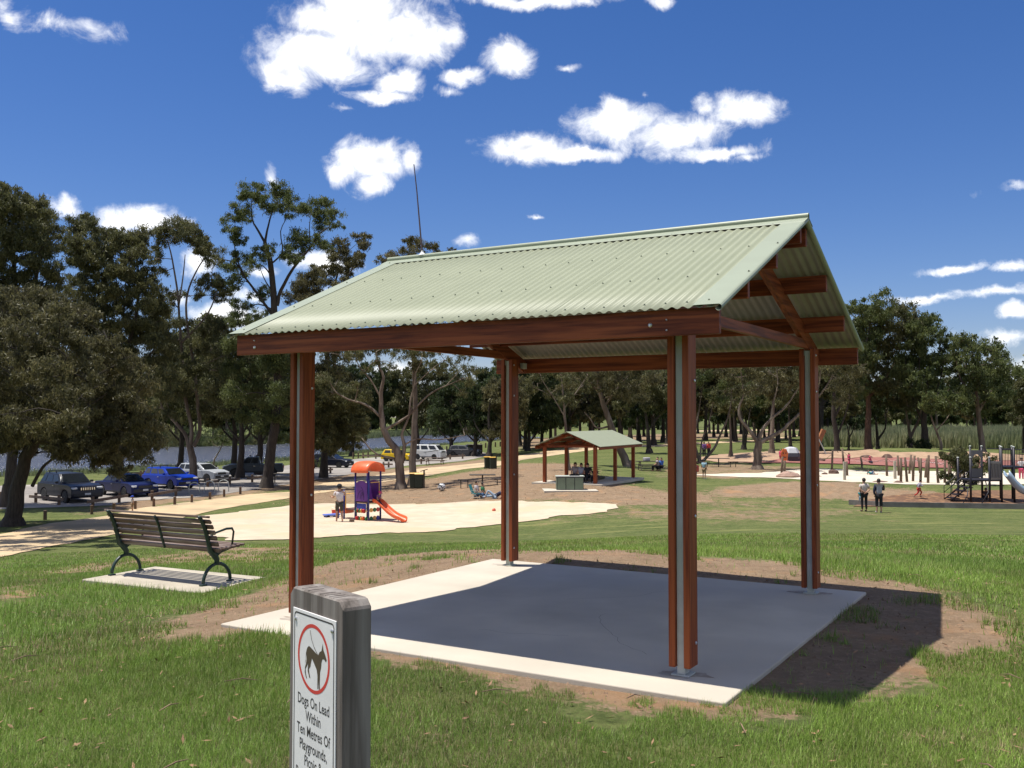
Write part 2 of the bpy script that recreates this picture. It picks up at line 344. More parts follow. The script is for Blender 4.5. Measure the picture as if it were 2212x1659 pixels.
thin = [(poly_g([(1100,1105),(1300,1095),(1700,1090),(1900,1105),(1700,1130),(1300,1125)]), .42, 3), (poly_g([(1100,1060),(1400,1070),(1800,1080),(1600,1100),(1250,1095)]), .46, 3)]
for P, st, sf in thin:
    d = sdist(cv[:,0], cv[:,1], P); dirt = np.maximum(dirt, st*np.clip(.5+d/(2*sf), 0, 1))
dry = np.zeros(len(cv))
for P, st, sf in [(poly_g([(1900,1150),(2080,1120),(2260,1120),(2260,1200),(2050,1190)]), .8, 2.5), (poly_g([(1900,1225),(2100,1235),(2212,1245),(2212,1265),(1950,1240)]), .7, 1),
                  (poly_g([(1100,1140),(1400,1125),(1700,1135),(1700,1150),(1300,1150)]), .45, 2)]:
    d = sdist(cv[:,0], cv[:,1], P); dry = np.maximum(dry, st*np.clip(.5+d/(2*sf), 0, 1))
def ground_mat():
    m = bpy.data.materials.new('mown grass and bare earth'); m.use_nodes = True; t = m.node_tree; b = t.nodes['Principled BSDF']
    b.inputs['Roughness'].default_value = .95; b.inputs['Specular IOR Level'].default_value = .12
    tcn = t.nodes.new('ShaderNodeTexCoord'); L = t.links
    def nz(s, d=6, r=.6, stretch=None):
        n = t.nodes.new('ShaderNodeTexNoise'); n.inputs['Scale'].default_value = s; n.inputs['Detail'].default_value = d; n.inputs['Roughness'].default_value = r
        if stretch:
            mp = t.nodes.new('ShaderNodeMapping'); mp.inputs['Scale'].default_value = stretch; mp.inputs['Rotation'].default_value = (0,0,.25); L.new(tcn.outputs['Object'], mp.inputs[0]); L.new(mp.outputs[0], n.inputs['Vector'])
        else: L.new(tcn.outputs['Object'], n.inputs['Vector'])
        return n.outputs['Fac']
    def mr(v, a, b_, c=0, d=1):
        r = t.nodes.new('ShaderNodeMapRange'); L.new(v, r.inputs[0])
        for i, q in zip((1,2,3,4), (a,b_,c,d)): r.inputs[i].default_value = q
        return r.outputs[0]
    def mix(f, a, b_):
        x = t.nodes.new('ShaderNodeMix'); x.data_type = 'RGBA'
        if isinstance(f, float): x.inputs[0].default_value = f
        else: L.new(f, x.inputs[0])
        for i, q in ((6,a),(7,b_)):
            if isinstance(q, tuple): x.inputs[i].default_value = (*q,1)
            else: L.new(q, x.inputs[i])
        return x.outputs[2]
    def ma(op, a, b_, cl=False):
        n = t.nodes.new('ShaderNodeMath'); n.operation = op; n.use_clamp = cl
        for i, q in ((0,a),(1,b_)):
            if isinstance(q, (int,float)): n.inputs[i].default_value = q
            else: L.new(q, n.inputs[i])
        return n.outputs[0]
    at = t.nodes.new('ShaderNodeAttribute'); at.attribute_name = 'dirt'; ad = t.nodes.new('ShaderNodeAttribute'); ad.attribute_name = 'dry'
    g = mix(mr(nz(3.2,7,.65), .35, .65), (.092,.138,.032), (.140,.185,.054))
    g = mix(mr(nz(60,4,.7), .35, .68), g, (.070,.068,.028)); g = mix(mr(nz(.45,6,.65), .46, .62, 0, .75), g, (.150,.165,.055))
    g = mix(mr(nz(6.5,5,.75), .44, .60, 0, .75), g, (.052,.070,.020)); g = mix(mr(nz(2.6,6,.8), .50, .64, 0, .6), g, (.17,.175,.07))
    streak = mr(nz(1.0,5,.6,(.16,1.1,1)), .52, .66)
    g = mix(ma('MULTIPLY', streak, ma('ADD', ad.outputs['Fac'], .32), True), g, (.27,.26,.095))
    d = mix(mr(nz(2.0,8,.65), .33, .66), (.275,.195,.122), (.190,.130,.080)); d = mix(mr(nz(14,6,.7), .5, .7, 0, .6), d, (.38,.27,.185)); d = mix(mr(nz(.9,5,.6), .56, .68, 0, .6), d, (.36,.20,.10))
    d = mix(mr(nz(95,3,.6), .62, .72, 0, .5), d, (.10,.06,.04))
    nmask = ma('ADD', ma('ADD', ma('MULTIPLY', ma('SUBTRACT', nz(1.7,8,.75), .5), 2.0), ma('MULTIPLY', ma('SUBTRACT', nz(15,5,.7), .5), 1.3)), ma('MULTIPLY', ma('SUBTRACT', nz(.33,5,.6), .5), 1.1))
    fac = mr(ma('ADD', at.outputs['Fac'], nmask), .29, .52)
    fin = mix(fac, g, d); L.new(fin, b.inputs['Base Color'])
    bp = t.nodes.new('ShaderNodeBump'); bp.inputs['Distance'].default_value = .035; bp.inputs['Strength'].default_value = .9
    L.new(ma('ADD', nz(26,6,.75), ma('MULTIPLY', nz(5,5,.6), 1.4)), bp.inputs['Height']); L.new(bp.outputs[0], b.inputs['Normal'])
    return m
GM = ground_mat()
# cut nothing: one sheet; slabs and paths lie on it
g_o = raw_mesh('ground', cv, quads, GM, smooth=True, k=4)
fan = g_o.data
a1 = fan.attributes.new('dirt', 'FLOAT', 'POINT'); a1.data.foreach_set('value', dirt.astype(np.float32))
a2 = fan.attributes.new('dry', 'FLOAT', 'POINT'); a2.data.foreach_set('value', dry.astype(np.float32))
tag(g_o, 'grassy park ground sloping down from the shelter with bare brown earth patches', kind='structure')
def sheet(name, outline, m, dz=.02, step=1.0, noise_a=0, noise_l=1.0, label=None, kind='structure', world_pts=False, crown=0, obj_name=None):
    """a sheet following the ground inside an outline, with a ragged edge"""
    P = outline if world_pts else poly_g(outline)
    pts = []
    for i in range(len(P)):
        a, b = np.array(P[i]), np.array(P[(i+1) % len(P)]); L = np.linalg.norm(b-a); k = max(1, int(L/max(.12, min(step, noise_l)*.5)))
        for j in range(k):
            q = a+(b-a)*j/k
            if noise_a:
                w = mnoise(q, noise_l)*noise_a; q = q+w
            pts.append(tuple(q))
    pts = np.array(pts); n = len(pts)
    xs = np.arange(pts[:,0].min(), pts[:,0].max(), step); ys = np.arange(pts[:,1].min(), pts[:,1].max(), step)
    X, Y = np.meshgrid(xs, ys); X = X.ravel()+.37*step; Y = Y.ravel()
    sd = sdist(X, Y, pts); ok = sd > step*.3
    allp = [Vector(p) for p in pts]+[Vector((a, b)) for a, b in zip(X[ok], Y[ok])]
    r = delaunay_2d_cdt(allp, [(i, (i+1) % n) for i in range(n)], [], 1, 1e-5)
    vx = np.array([v[:] for v in r[0]]); z = height(vx[:,0], vx[:,1])+dz
    if crown:
        z = z+crown*np.clip(sdist(vx[:,0], vx[:,1], pts)/1.0, 0, 1)
    v = np.stack([vx[:,0], vx[:,1], z], 1)
    me = bpy.data.meshes.new(name); me.from_pydata([tuple(q) for q in v], [], [tuple(f) for f in r[2]])
    me.polygons.foreach_set('use_smooth', [True]*len(me.polygons)); me.materials.append(m); me.update()
    if len(me.polygons) and me.polygons[0].normal.z < 0: me.flip_normals()
    o = bpy.data.objects.new(name, me); col.objects.link(o)
    return tag(o, label, kind=kind)
from mathutils import noise as mnz
def mnoise(q, l):
    p = Vector((q[0]/l, q[1]/l, 3.1)); n = mnz.noise_vector(p); n2 = mnz.noise_vector(p*3.7)*.45
    return np.array([n.x+n2.x, n.y+n2.y])*1.3
M['gravelpath'] = mat('yellow crushed stone path', (.54,.40,.235), .95, (.46,.34,.20), 1.2, bump=.006, bscale=40, c3=(.36,.28,.17), s3=.35, detail=8)
M['sand'] = mat('pale play sand', (.56,.455,.33), .95, (.47,.385,.275), 1.1, bump=.05, bscale=3.2, c3=(.52,.40,.26), s3=.3, detail=9)
M['sandw'] = mat('white play sand', (.60,.53,.41), .95, (.54,.47,.36), .8, bump=.015, bscale=7, detail=9)
M['carpark'] = mat('grey gravel car park', (.27,.24,.21), .95, (.20,.18,.16), .6, bump=.006, bscale=30, c3=(.33,.30,.26), s3=.15, detail=9)
M['mulch'] = mat('orange brown bark mulch', (.17,.085,.042), .95, (.10,.055,.03), 7, bump=.03, bscale=14, c3=(.24,.13,.06), s3=3, detail=9)
M['court'] = mat('red rubber court', (.29,.115,.09), .85, (.24,.09,.07), 1.5, detail=6)
M['line'] = mat('white line paint', (.72,.62,.58), .7)
sheet('sandy_path', [(-60,1215),(0,1205),(60,1192),(98,1184),(160,1172),(233,1158),(330,1132),(402,1118),(470,1102),(542,1090),(640,1074),(720,1062),(800,1046),(880,1034),(917,1029),(1008,1013),(1084,1006),(1122,995),(1231,979),(1329,967),(1432,965),(1501,960),(1626,954),
   (1669,952),(1753,937),(1753,935),(1669,947),(1626,950),(1501,956),(1432,960),(1329,963),(1231,968),(1122,984),(1084,996),(910,1012),(819,1026),(760,1036),(699,1044),(640,1062),(542,1068),(450,1080),(290,1100),(245,1112),(171,1124),(98,1133),(0,1156),(-60,1168)],
   M['gravelpath'], .025, 1.0, .22, 1.3, 'yellow crushed stone path curving past the playground into the trees')
sheet('play_sand', [(405,1118),(430,1138),(455,1160),(500,1168),(542,1168),(640,1166),(700,1162),(800,1156),(900,1150),(1000,1141),(1085,1132),(1200,1117),(1290,1108),(1335,1098),(1325,1090),(1250,1086),(1130,1084),(1060,1082),(900,1090),(700,1088),(640,1091),(560,1101),(480,1111)],
   M['sand'], .03, .8, .50, 1.5, 'pale play sand under the orange and purple play unit', crown=.03)
sheet('gravel_car_park', [(-300,1100),(-60,1104),(60,1098),(240,1092),(300,1082),(430,1074),(520,1062),(640,1044),(760,1024),(880,1006),(1000,996),(1060,984),(1040,976),(960,972),(860,984),(790,990),(640,1003),(500,1020),(300,1034),(100,1046),(-60,1052),(-300,1056)],
   M['carpark'], .02, 2.2, .3, 2.5, 'grey gravel car park beside the lake')
sheet('white_play_sand', [(1470,1026),(1560,1024),(1640,1022),(1700,1017),(1760,1012),(1800,1014),(1880,1018),(1960,1017),(2080,1020),(2160,1022),(2300,1024),(2300,1046),(2120,1048),(1960,1047),(1820,1041),(1690,1034),(1560,1029)],
   M['sandw'], .03, 1.2, .35, 1.5, 'bright white sand under the leaning timber poles')
sheet('earth_mound', [(1500,992),(1560,982),(1650,976),(1750,972),(1900,977),(2050,979),(2230,983),(2230,996),(2050,992),(1900,990),(1750,990),(1700,1000),(1640,1000),(1560,1000)],
   mat('sandy earth', (.40,.27,.17), .95, (.29,.185,.115), .8, bump=.04, bscale=3, detail=9), .05, 1.5, .4, 2, 'sandy earth banks behind the red court')
court_px = [(1600,1001),(1800,992),(1960,990),(2240,997),(2240,1014),(2000,1012),(1850,1004),(1700,1001)]
sheet('red_court', court_px, M['court'], .09, 2, .15, 2, 'red rubber court with white lines behind the timber poles')
sheet('bark_mulch', [(1845,1095),(1850,1084),(1900,1076),(1960,1068),(2050,1066),(2100,1060),(2300,1058),(2300,1098),(2100,1095),(1960,1095)], M['mulch'], .03, .8, .15, 1.0, 'orange brown bark mulch under the dark play tower')
sheet('distant_road', [(1500,930),(1700,927),(1900,927),(2100,928),(2300,934),(2300,936.5),(2100,931.5),(1900,930),(1700,930),(1500,933)], M['gravelpath'], .05, 8, 0, 1, 'pale track beyond the reed bed')
# lake
def water_mat():
    m = bpy.data.materials.new('rippled lake water'); m.use_nodes = True; t = m.node_tree; b = t.nodes['Principled BSDF']
    b.inputs['Base Color'].default_value = (.055,.060,.075,1); b.inputs['Roughness'].default_value = .25; b.inputs['Specular IOR Level'].default_value = .6
    tcn = t.nodes.new('ShaderNodeTexCoord'); mp = t.nodes.new('ShaderNodeMapping'); mp.inputs['Scale'].default_value = (.5,1.5,1); t.links.new(tcn.outputs['Object'], mp.inputs[0])
    n = t.nodes.new('ShaderNodeTexNoise'); n.inputs['Scale'].default_value = 1.6; n.inputs['Detail'].default_value = 8; n.inputs['Roughness'].default_value = .7; t.links.new(mp.outputs[0], n.inputs['Vector'])
    bp = t.nodes.new('ShaderNodeBump'); bp.inputs['Distance'].default_value = .35; t.links.new(n.outputs['Fac'], bp.inputs['Height']); t.links.new(bp.outputs[0], b.inputs['Normal'])
    return m
lb = MB(); L2 = np.array(LAKE); lc = L2.mean(0); ll = [tuple(p) for p in L2]
tri = delaunay_2d_cdt([Vector(p) for p in ll], [(i, (i+1) % len(ll)) for i in range(len(ll))], [], 1, 1e-4)
lb.v = [(v.x+(v.x-0)*.0, v.y, WZ) for v in tri[0]]; lb.f = [tuple(f) for f in tri[2]]; lb.m = [0]*len(lb.f)
lk = lb.build('lake_water', water_mat()); tag(lk, 'grey blue rippled lake beyond the car park', kind='structure')
if lk.data.polygons[0].normal.z < 0: lk.data.flip_normals()
# ------------------------------------------------------------------ the near shelter
TH = math.radians(-30.89); CTR = (.554, 9.214, 0)
shel = thing('picnic_shelter', CTR, TH, 'large near picnic shelter with red brown timber posts and pale green corrugated roof', 'shelter')
slab = thing('concrete_slab', CTR, TH); 
sb = MB(); sb.box((0,-.01,-.09), (4.52,4.46,.18)); sl = sb.build('slab_floor', M['conc'], None, bevel=.012, seg=2)
bpy.data.objects.remove(slab); sl.name = 'concrete_slab'; sl.location = CTR; sl.rotation_euler = (0,0,TH); tag(sl, 'pale square concrete slab under the near picnic shelter', kind='structure')
YC = .06; ZE, ZR, HS, HL = 2.512, 3.47, 2.26, 2.235; SLP = (ZR-ZE)/HS
def rz_(e2): return ZR-SLP*abs(e2-YC)
CK = mat('hairline crack', (.19,.17,.145), .95); ST = mat('rust stain', (.27,.215,.165), .95, (.40,.36,.30), 14)
rc = random.Random(8); b = MB()
def crack(x, y, a, n):
    for _ in range(n):
        a += rc.uniform(-.5,.5); x2, y2 = x+math.cos(a)*.10, y+math.sin(a)*.10; nx, ny = -math.sin(a)*.0017, math.cos(a)*.0017
        b.add([(x-nx,y-ny,.0006),(x2-nx,y2-ny,.0006),(x2+nx,y2+ny,.0006),(x+nx,y+ny,.0006)], [(0,1,2,3)]); x, y = x2, y2
crack(1.35,-1.35,2.6,16); crack(.55,-1.1,-2.2,8); crack(-.2,.3,1.1,12)
ck = b.build('slab_cracks', CK, sl); tag(ck, kind='stuff')
for sx in (-1, 1):
    for sy in (-1, 1):
        b = MB(); n = 22; rr = [rc.uniform(.10,.17)*(1.5 if i % 11 < 4 else 1) for i in range(n)]; b.add([(sx*1.79+rr[i]*math.cos(2*math.pi*i/n), YC+sy*1.80+.01+rr[i]*.7*math.sin(2*math.pi*i/n), .0012) for i in range(n)], [tuple(range(n))]); b.build('base_stain', ST, sl)
for sx in (-1, 1):
    for sy in (-1, 1):
        px_, py_ = sx*1.79, YC+sy*1.80
        pt = MB(); pt.tube([(px_+k*.052, py_, 0) for k in (0,)]*1+[(px_, py_, 0)], .01) if False else None
        for k in (-1, 1):
            b = MB(); b.box((px_+k*.055, py_, 1.275), (.047,.155,2.43)); b.build('post_timber', M['timber_z_lit'], shel, bevel=.004)
        b = MB(); b.box((px_, py_, 1.25), (.060,.085,2.49)); b.build('post_steel', M['galv'], shel, bevel=.003)
        b = MB(); b.box((px_, py_, .006), (.13,.13,.012)); b.build('base_plate', M['galv'], shel)
        for zz in (.22, 1.1, 2.05, 2.42):
            for k in (-1, 1):
                b = MB(); b.lathe([(.011,0),(.013,.004),(.007,.010)], 8, Matrix.Translation((px_+k*.0785, py_-.035*sy*k, zz)) @ Matrix.Rotation(math.radians(90)*k, 4, 'Y')); b.build('bolt', M['bolt'], shel)
for sy in (-1, 1):   # eave beams and purlins
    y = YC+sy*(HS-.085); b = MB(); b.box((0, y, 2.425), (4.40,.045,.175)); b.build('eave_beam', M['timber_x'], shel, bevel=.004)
    for x, z in ((-1.98,2.40),(-1.98,2.46),(1.72,2.415),(1.84,2.445),(1.84,2.375)):
        rr = .014 if z in (2.40,2.415) else .007
        b = MB(); b.lathe([(rr,0),(rr*1.1,.004),(rr*.6,.011)], 10, Matrix.Translation((x, y+sy*.0225, z)) @ Matrix.Rotation(-math.pi/2*sy, 4, 'X')); b.build('bolt', M['bolt'], shel)
    for e in (.09, .82, 1.55):
        y = YC+sy*e; b = MB(); z = rz_(y)-.012-.082
        R = Matrix.Rotation(-sy*math.atan(SLP)*0, 4, 'X'); b.box((0, y, z-.008), (4.40,.045,.155), rot=R); b.build('purlin', M['timber_x'], shel, bevel=.004)
for sx in (-1, 1):
    x = sx*1.79
    for sy in (-1, 1):
        y0, y1 = YC+sy*.02, YC+sy*2.13
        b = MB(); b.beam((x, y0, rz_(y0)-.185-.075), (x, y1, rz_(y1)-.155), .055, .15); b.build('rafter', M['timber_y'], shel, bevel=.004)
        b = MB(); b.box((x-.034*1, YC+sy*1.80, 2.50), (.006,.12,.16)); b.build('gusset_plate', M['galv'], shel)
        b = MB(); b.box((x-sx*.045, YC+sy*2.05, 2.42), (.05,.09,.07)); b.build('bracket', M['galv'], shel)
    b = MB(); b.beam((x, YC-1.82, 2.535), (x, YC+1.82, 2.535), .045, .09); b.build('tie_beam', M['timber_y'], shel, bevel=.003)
# corrugated sheets: five laps on each slope
def corr(x0, x1, yside, lift, n=None):
    pitch = .076; st = pitch/10; k = int(round((x1-x0)/st)); xs = np.linspace(x0, x1, k+1)
    zz = .0085*np.cos(2*np.pi*xs/pitch)
    rows = []
    for t in (0, .25, .5, .75, 1):
        e = HS*t; rows.append(np.stack([xs, np.full_like(xs, YC+yside*e), ZR-SLP*e+zz*math.cos(math.atan(SLP))+lift+.002], 1))
    v = np.vstack(rows); m_ = k+1; f = []
    for r in range(4):
        a = np.arange(k)+r*m_; f.append(np.stack([a, a+1, a+1+m_, a+m_], 1))
    f = np.vstack(f)
    return v, (f if yside < 0 else f[:, ::-1])
M['roofunder'] = mat('grey beige sheet backing', (.34,.325,.285), .6, (.30,.285,.25), 3)
cuts = [-HL+.02, -1.33, -.57, .19, .95, HL-.02]
for ys in (-1, 1):
    for i in range(5):
        v, f = corr(cuts[i]-(0 if i == 0 else .005), cuts[i+1], ys, .0004*(i % 2))
        o = raw_mesh('roof_sheet', v, f[:, ::-1], M['roofgreen'], shel, smooth=True, k=4)
        so = o.modifiers.new('t', 'SOLIDIFY'); so.thickness = .0012; so.offset = -1; o.data.materials.append(M['roofunder']); so.material_offset = 1
# flashings
AN = math.atan(SLP)
for ys in (-1, 1):
    for sx in (-1, 1):
        for (t0, t1, lift) in ((0, .80, .014), (.78, 1.0, .0165)):
            b = MB(); P = []
            prof = [(0,0,0)]
            xo = sx*HL
            pr = [(xo-sx*.19, -.002), (xo-sx*.185, .0), (xo-sx*.012, .0)]
            for k in range(9):
                a = math.pi/2-k*math.radians(32); pr.append((xo-sx*.012+sx*.022*math.cos(a), -.022+.022*math.sin(a)))
            vs = []; fs = []
            for j, t in enumerate((t0, t1)):
                e = HS*t+(.012 if t == 1 else 0); yy = YC+ys*e; zz = ZR-SLP*e
                for (xx, dz) in pr: vs.append((xx, yy, zz+dz+lift))
            n = len(pr)
            for k in range(n-1): fs.append((k, k+1, n+k+1, n+k))
            b.add(vs, fs); o = b.build('barge_flashing', M['capgreen'], shel, smooth=False)
            so = o.modifiers.new('t', 'SOLIDIFY'); so.thickness = .0015; so.offset = 0
rp = [(-.135, -.135*SLP+.012), (-.132, -.132*SLP+.016), (-.02, -.02*SLP+.016)]+[(.024*math.sin(a), .026+.024*math.cos(a)) for a in np.linspace(-2.0, 2.0, 10)]+[(.02, -.02*SLP+.016), (.132, -.132*SLP+.016), (.135, -.135*SLP+.012)]
vs = [(x, YC+y, ZR+z) for x in (-HL-.01, HL+.01) for y, z in rp]; n = len(rp)
b = MB(); b.add(vs, [(k, k+1, n+k+1, n+k) for k in range(n-1)]); o = b.build('ridge_cap', M['capgreen'], shel); so = o.modifiers.new('t', 'SOLIDIFY'); so.thickness = .0015; so.offset = 0
b = MB()
for ys in (-1, 1):
    for t, off in ((.055,1),(.36,0),(.69,0),(.965,0)):
        for k in range(-28, 30, (2 if t > .9 else (6 if t < .1 else 3))):
            x = k*.076
            if abs(x) > HL-.03: continue
            e = HS*t; flat = abs(x) > HL-.2
            R = Matrix.Translation((x, YC+ys*e, ZR-SLP*e+(.016 if flat else .0095))) @ Matrix.Rotation(-ys*AN, 4, 'X')
            b.lathe([(.0085,0),(.0085,.003),(.005,.004),(.005,.009)], 6, R)
tag(b.build('roof_screws', M['screw'], shel), kind='stuff')
# whip antenna standing on the ridge
wa = thing('whip_antenna', (0,0,0), 0, 'thin leaning rod with a white foot standing on the near shelter ridge', 'antenna')
wa.location = Vector(CTR)+Matrix.Rotation(TH, 4, 'Z') @ Vector((-1.79, YC, ZR+.035)); wa.rotation_euler = (0,0,TH)
b = MB(); b.tube([(0,0,0),(-.035,0,.33),(-.075,0,.7),(-.115,0,.99)], [.0095,.008,.0065,.005], 6); b.build('rod', mat('dull brown rod', (.10,.06,.06), .5), wa)
b = MB(); b.lathe([(.04,0),(.036,.012),(.016,.03),(.012,.05)], 12); b.build('foot', M['white_paint'], wa)
# ------------------------------------------------------------------ dog sign
D0 = 2.62
u1, u2 = (630-1106)/2084.6, (745-1106)/2084.6
dA = Vector((.625,-.780,0)).normalized(); dB = Vector((.780,.625,0)).normalized()
tw = .0336*D0; ww = .1240*D0
Pn = Vector((u2*D0, D0, 0)); top = atd(746,1300,D0).z+.0
sg = thing('dog_sign', Pn-dA*ww/2+dB*tw/2+Vector((0,0,gz(Pn.x,Pn.y))), math.atan2(dA.y, dA.x), 'weathered grey timber post with a white dogs on lead sign', 'sign post')
H0 = top-sg.location.z
# local x along the face (to the near right), local y into the depth; the face looks to -y
b = MB(); ch = .022
prof = [(-ww/2,-.5),(ww/2,-.5),(ww/2,H0-ch),(ww/2-ch,H0),(-ww/2+ch,H0),(-ww/2,H0-ch)]
b.prism(prof, -tw/2, tw/2, 'y'); b.build('timber_post', M['grey_timber'], sg, bevel=.005)
pw = ww*.80; yf = -tw/2; cx0 = -.004
ptop = H0-.058
b = MB(); b.box((cx0, yf-.0015, ptop-.45), (pw,.003,.90)); b.build('sign_plate', M['white_paint'], sg, bevel=.001)
y1 = yf-.0034
def flat_ring(b, outer, inner):
    n = len(outer); b.add([(x, y1, z) for x, z in outer]+[(x, y1, z) for x, z in inner], [(i, (i+1) % n, n+(i+1) % n, n+i) for i in range(n)])
def rrect(w, zt, zb, r):
    P = []
    for (cx, cz, a0) in ((w/2-r, zt-r, 0),(-w/2+r, zt-r, 90),(-w/2+r, zb+r, 180),(w/2-r, zb+r, 270)):
        for k in range(5):
            a = math.radians(a0+k*22.5); P.append((cx0+cx+r*math.cos(a), cz+r*math.sin(a)))
    return P
b = MB(); flat_ring(b, rrect(pw-.018, ptop-.009, ptop-.891, .014), rrect(pw-.0265, ptop-.0132, ptop-.8868, .010)); b.build('sign_border', M['print_black'], sg)
RC = pw*.372; zc = ptop-.030-RC; cc = [(cx0+RC*math.cos(a), zc+RC*math.sin(a)) for a in np.linspace(0, 2*math.pi, 64, endpoint=False)]
ci = [(cx0+(x-cx0)*.895, zc+(z-zc)*.895) for x, z in cc]
b = MB(); flat_ring(b, cc, ci); b.build('red_ring', M['print_red'], sg)
# dog silhouette, traced on the plate in ring radii (x right, z up), seen from the face
dog = [(-.60,-.30),(-.52,-.16),(-.50,.10),(-.42,.26),(-.30,.34),(-.05,.27),(.16,.20),(.30,.16),(.40,.28),(.52,.33),(.60,.56),(.64,.38),(.74,.28),(.86,.12),(.80,.06),(.68,.12),(.58,.10),(.52,-.02),(.50,-.16),(.44,-.30),(.42,-.62),(.44,-.82),(.38,-.82),(.35,-.50),
       (.34,-.82),(.27,-.82),(.27,-.45),(.22,-.28),(.02,-.10),(-.10,.00),(-.16,-.14),(-.20,-.26),(-.30,-.36),(-.26,-.48),(-.20,-.60),(-.26,-.61),(-.38,-.42),(-.36,-.24),(-.36,-.18),(-.40,-.26),(-.52,-.38),(-.50,-.52),(-.42,-.66),(-.48,-.66),(-.58,-.50),(-.56,-.34),(-.50,-.24),(-.46,-.10),(-.46,.08),(-.50,-.04),(-.56,-.22)]
from mathutils.geometry import tessellate_polygon
dp = [Vector((cx0+x*RC*.95, y1, zc+z*RC*.98)) for x, z in dog]
b = MB(); b.add([tuple(p) for p in dp], [tuple(t) for t in tessellate_polygon([dp])]); b.build('dog_picture', M['print_brown'], sg)
b = MB(); 
for p, q, r_ in (((-.22,.80),(-.12,.55),.012),((-.12,.55),(.05,.34),.012),((.05,.34),(.26,.18),.012),((.26,.18),(.36,.02),.018)):
    p_, q_ = Vector((cx0+p[0]*RC, y1-.0004, zc+p[1]*RC)), Vector((cx0+q[0]*RC, y1-.0004, zc+q[1]*RC)); d = (q_-p_).normalized(); nrm = Vector((-d.z, 0, d.x))*r_*RC
    b.add([tuple(p_+nrm), tuple(q_+nrm), tuple(q_-nrm), tuple(p_-nrm)], [(0,1,2,3)])
b.build('lead_picture', M['print_brown'], sg)
def text(s, size, loc, rot, m, parent, name='lettering', sx=.78, off=.0):
    cu = bpy.data.curves.new(name, 'FONT'); cu.body = s; cu.size = size; cu.align_x = 'CENTER'; cu.align_y = 'BOTTOM_BASELINE' if False else 'BOTTOM'; cu.offset = off; cu.resolution_u = 3
    t_ = bpy.data.objects.new(name, cu); col.objects.link(t_); bpy.context.view_layer.update()
    me = bpy.data.meshes.new_from_object(t_.evaluated_get(bpy.context.evaluated_depsgraph_get())); bpy.data.objects.remove(t_)
    me.materials.clear(); me.materials.append(m); o = bpy.data.objects.new(name, me); col.objects.link(o); o.parent = parent; o.location = loc; o.rotation_euler = rot; o.scale = (sx, 1, 1)
    return o
zt = zc-RC-.018-.034
for i, ln in enumerate(['Dogs On Lead', 'Within', 'Ten Metres Of', 'Playgrounds,', 'Picnic &', 'Barbecue Areas']):
    text(ln, .0425, (cx0, y1, zt-i*.0422), (math.pi/2, 0, 0), M['print_black'], sg, sx=.77, off=.0004)
for k in (-1, 1):
    b = MB(); b.lathe([(.0062,0),(.0058,.003),(.003,.0045)], 12, Matrix.Translation((cx0+k*(pw/2-.020), yf-.003, ptop-.030)) @ Matrix.Rotation(math.pi/2, 4, 'X')); b.build('screw', M['bolt'], sg)
# checks in the end grain
b = MB()
for x, w in ((-.05,.0016),(.02,.001),(.05,.0008),(.075,.0008),(.098,.0007),(-.09,.0007)):
    b.box((x, -tw/2+.028, H0+.0004), (w,.05,.001))
tag(b.build('end_grain_cracks', mat('crack', (.02,.018,.016), .9), sg), kind='stuff')
# ------------------------------------------------------------------ bench on its pad
pz = -.40
pa, pb = Vector((*onz(438,1266,pz+.03),pz)), Vector((*onz(241,1243,pz+.03),pz))
ax = (pa-pb); ax.z = 0; blen = ax.length; ang = math.atan2(ax.y, ax.x)
bn = thing('park_bench', ((pa.x+pb.x)/2, (pa.y+pb.y)/2, pz+.03), ang, 'park bench with weathered slats and dark green cast iron frames', 'bench')
# local x from the left frame to the right frame, local +y towards the lake (front of the seat)
def arc(cx, cz, r, a0, a1, n=12): return [(cx+r*math.cos(a), cz+r*math.sin(a)) for a in np.radians(np.linspace(a0, a1, n))]
for sx in (0, 1, 2):
    x = -blen/2 if sx == 0 else (blen/2 if sx == 1 else 0.02)
    b = MB(); back = [(.20,.40),(.13,.42),(.09,.52),(.045,.66),(-.0,.78),(-.05,.86)]
    if sx == 2:
        b.tube([(x, y, z) for y, z in back[1:]], .017, 6); b.build('centre_stay', M['green_iron'], bn, smooth=True); continue
    f = MB(); f.tube([(x, y, z) for y, z in arc(.24, .02, .235, 2, 178, 16)], .022, 8); f.build('leg_arch', M['green_iron'], bn, smooth=True)
    for yy in (.005, .475):
        f = MB(); f.box((x, yy, .008), (.05,.09,.018)); f.build('foot', M['green_iron'], bn)
    b.tube([(x,.24,.25),(x,.235,.31),(x,.19,.37),(x,.12,.43),(x,.085,.55),(x,.045,.68),(x,-.01,.80),(x,-.06,.875),(x,-.09,.885)], [.035,.036,.042,.036,.028,.028,.027,.026,.015], 8)
    b.tube([(x,.20,.36),(x,.30,.405),(x,.42,.43),(x,.55,.455),(x,.62,.44)], [.03,.025,.025,.024,.02], 8); b.build('end_frame', M['green_iron'], bn, smooth=True)
    f = MB(); f.tube([(x,.07,.60),(x,.20,.655),(x,.40,.69),(x,.50,.685),(x,.53,.64),(x,.50,.44)], [.012,.014,.016,.016,.014,.014], 8); f.build('armrest', M['green_iron'], bn, smooth=True)
for i, (y, z, r) in enumerate([(.145,.44,-70),(.118,.52,-70),(.09,.60,-68),(.06,.675,-66),(.025,.75,-62),(-.015,.82,-52),(-.055,.885,-8)]):
    b = MB(); b.box((0,0,0), (blen+.22,.058,.028)); o = b.build('back_slat', M['slat'], bn, bevel=.004); o.location = (0, y+.032, z); o.rotation_euler = (math.radians(r), 0, 0)
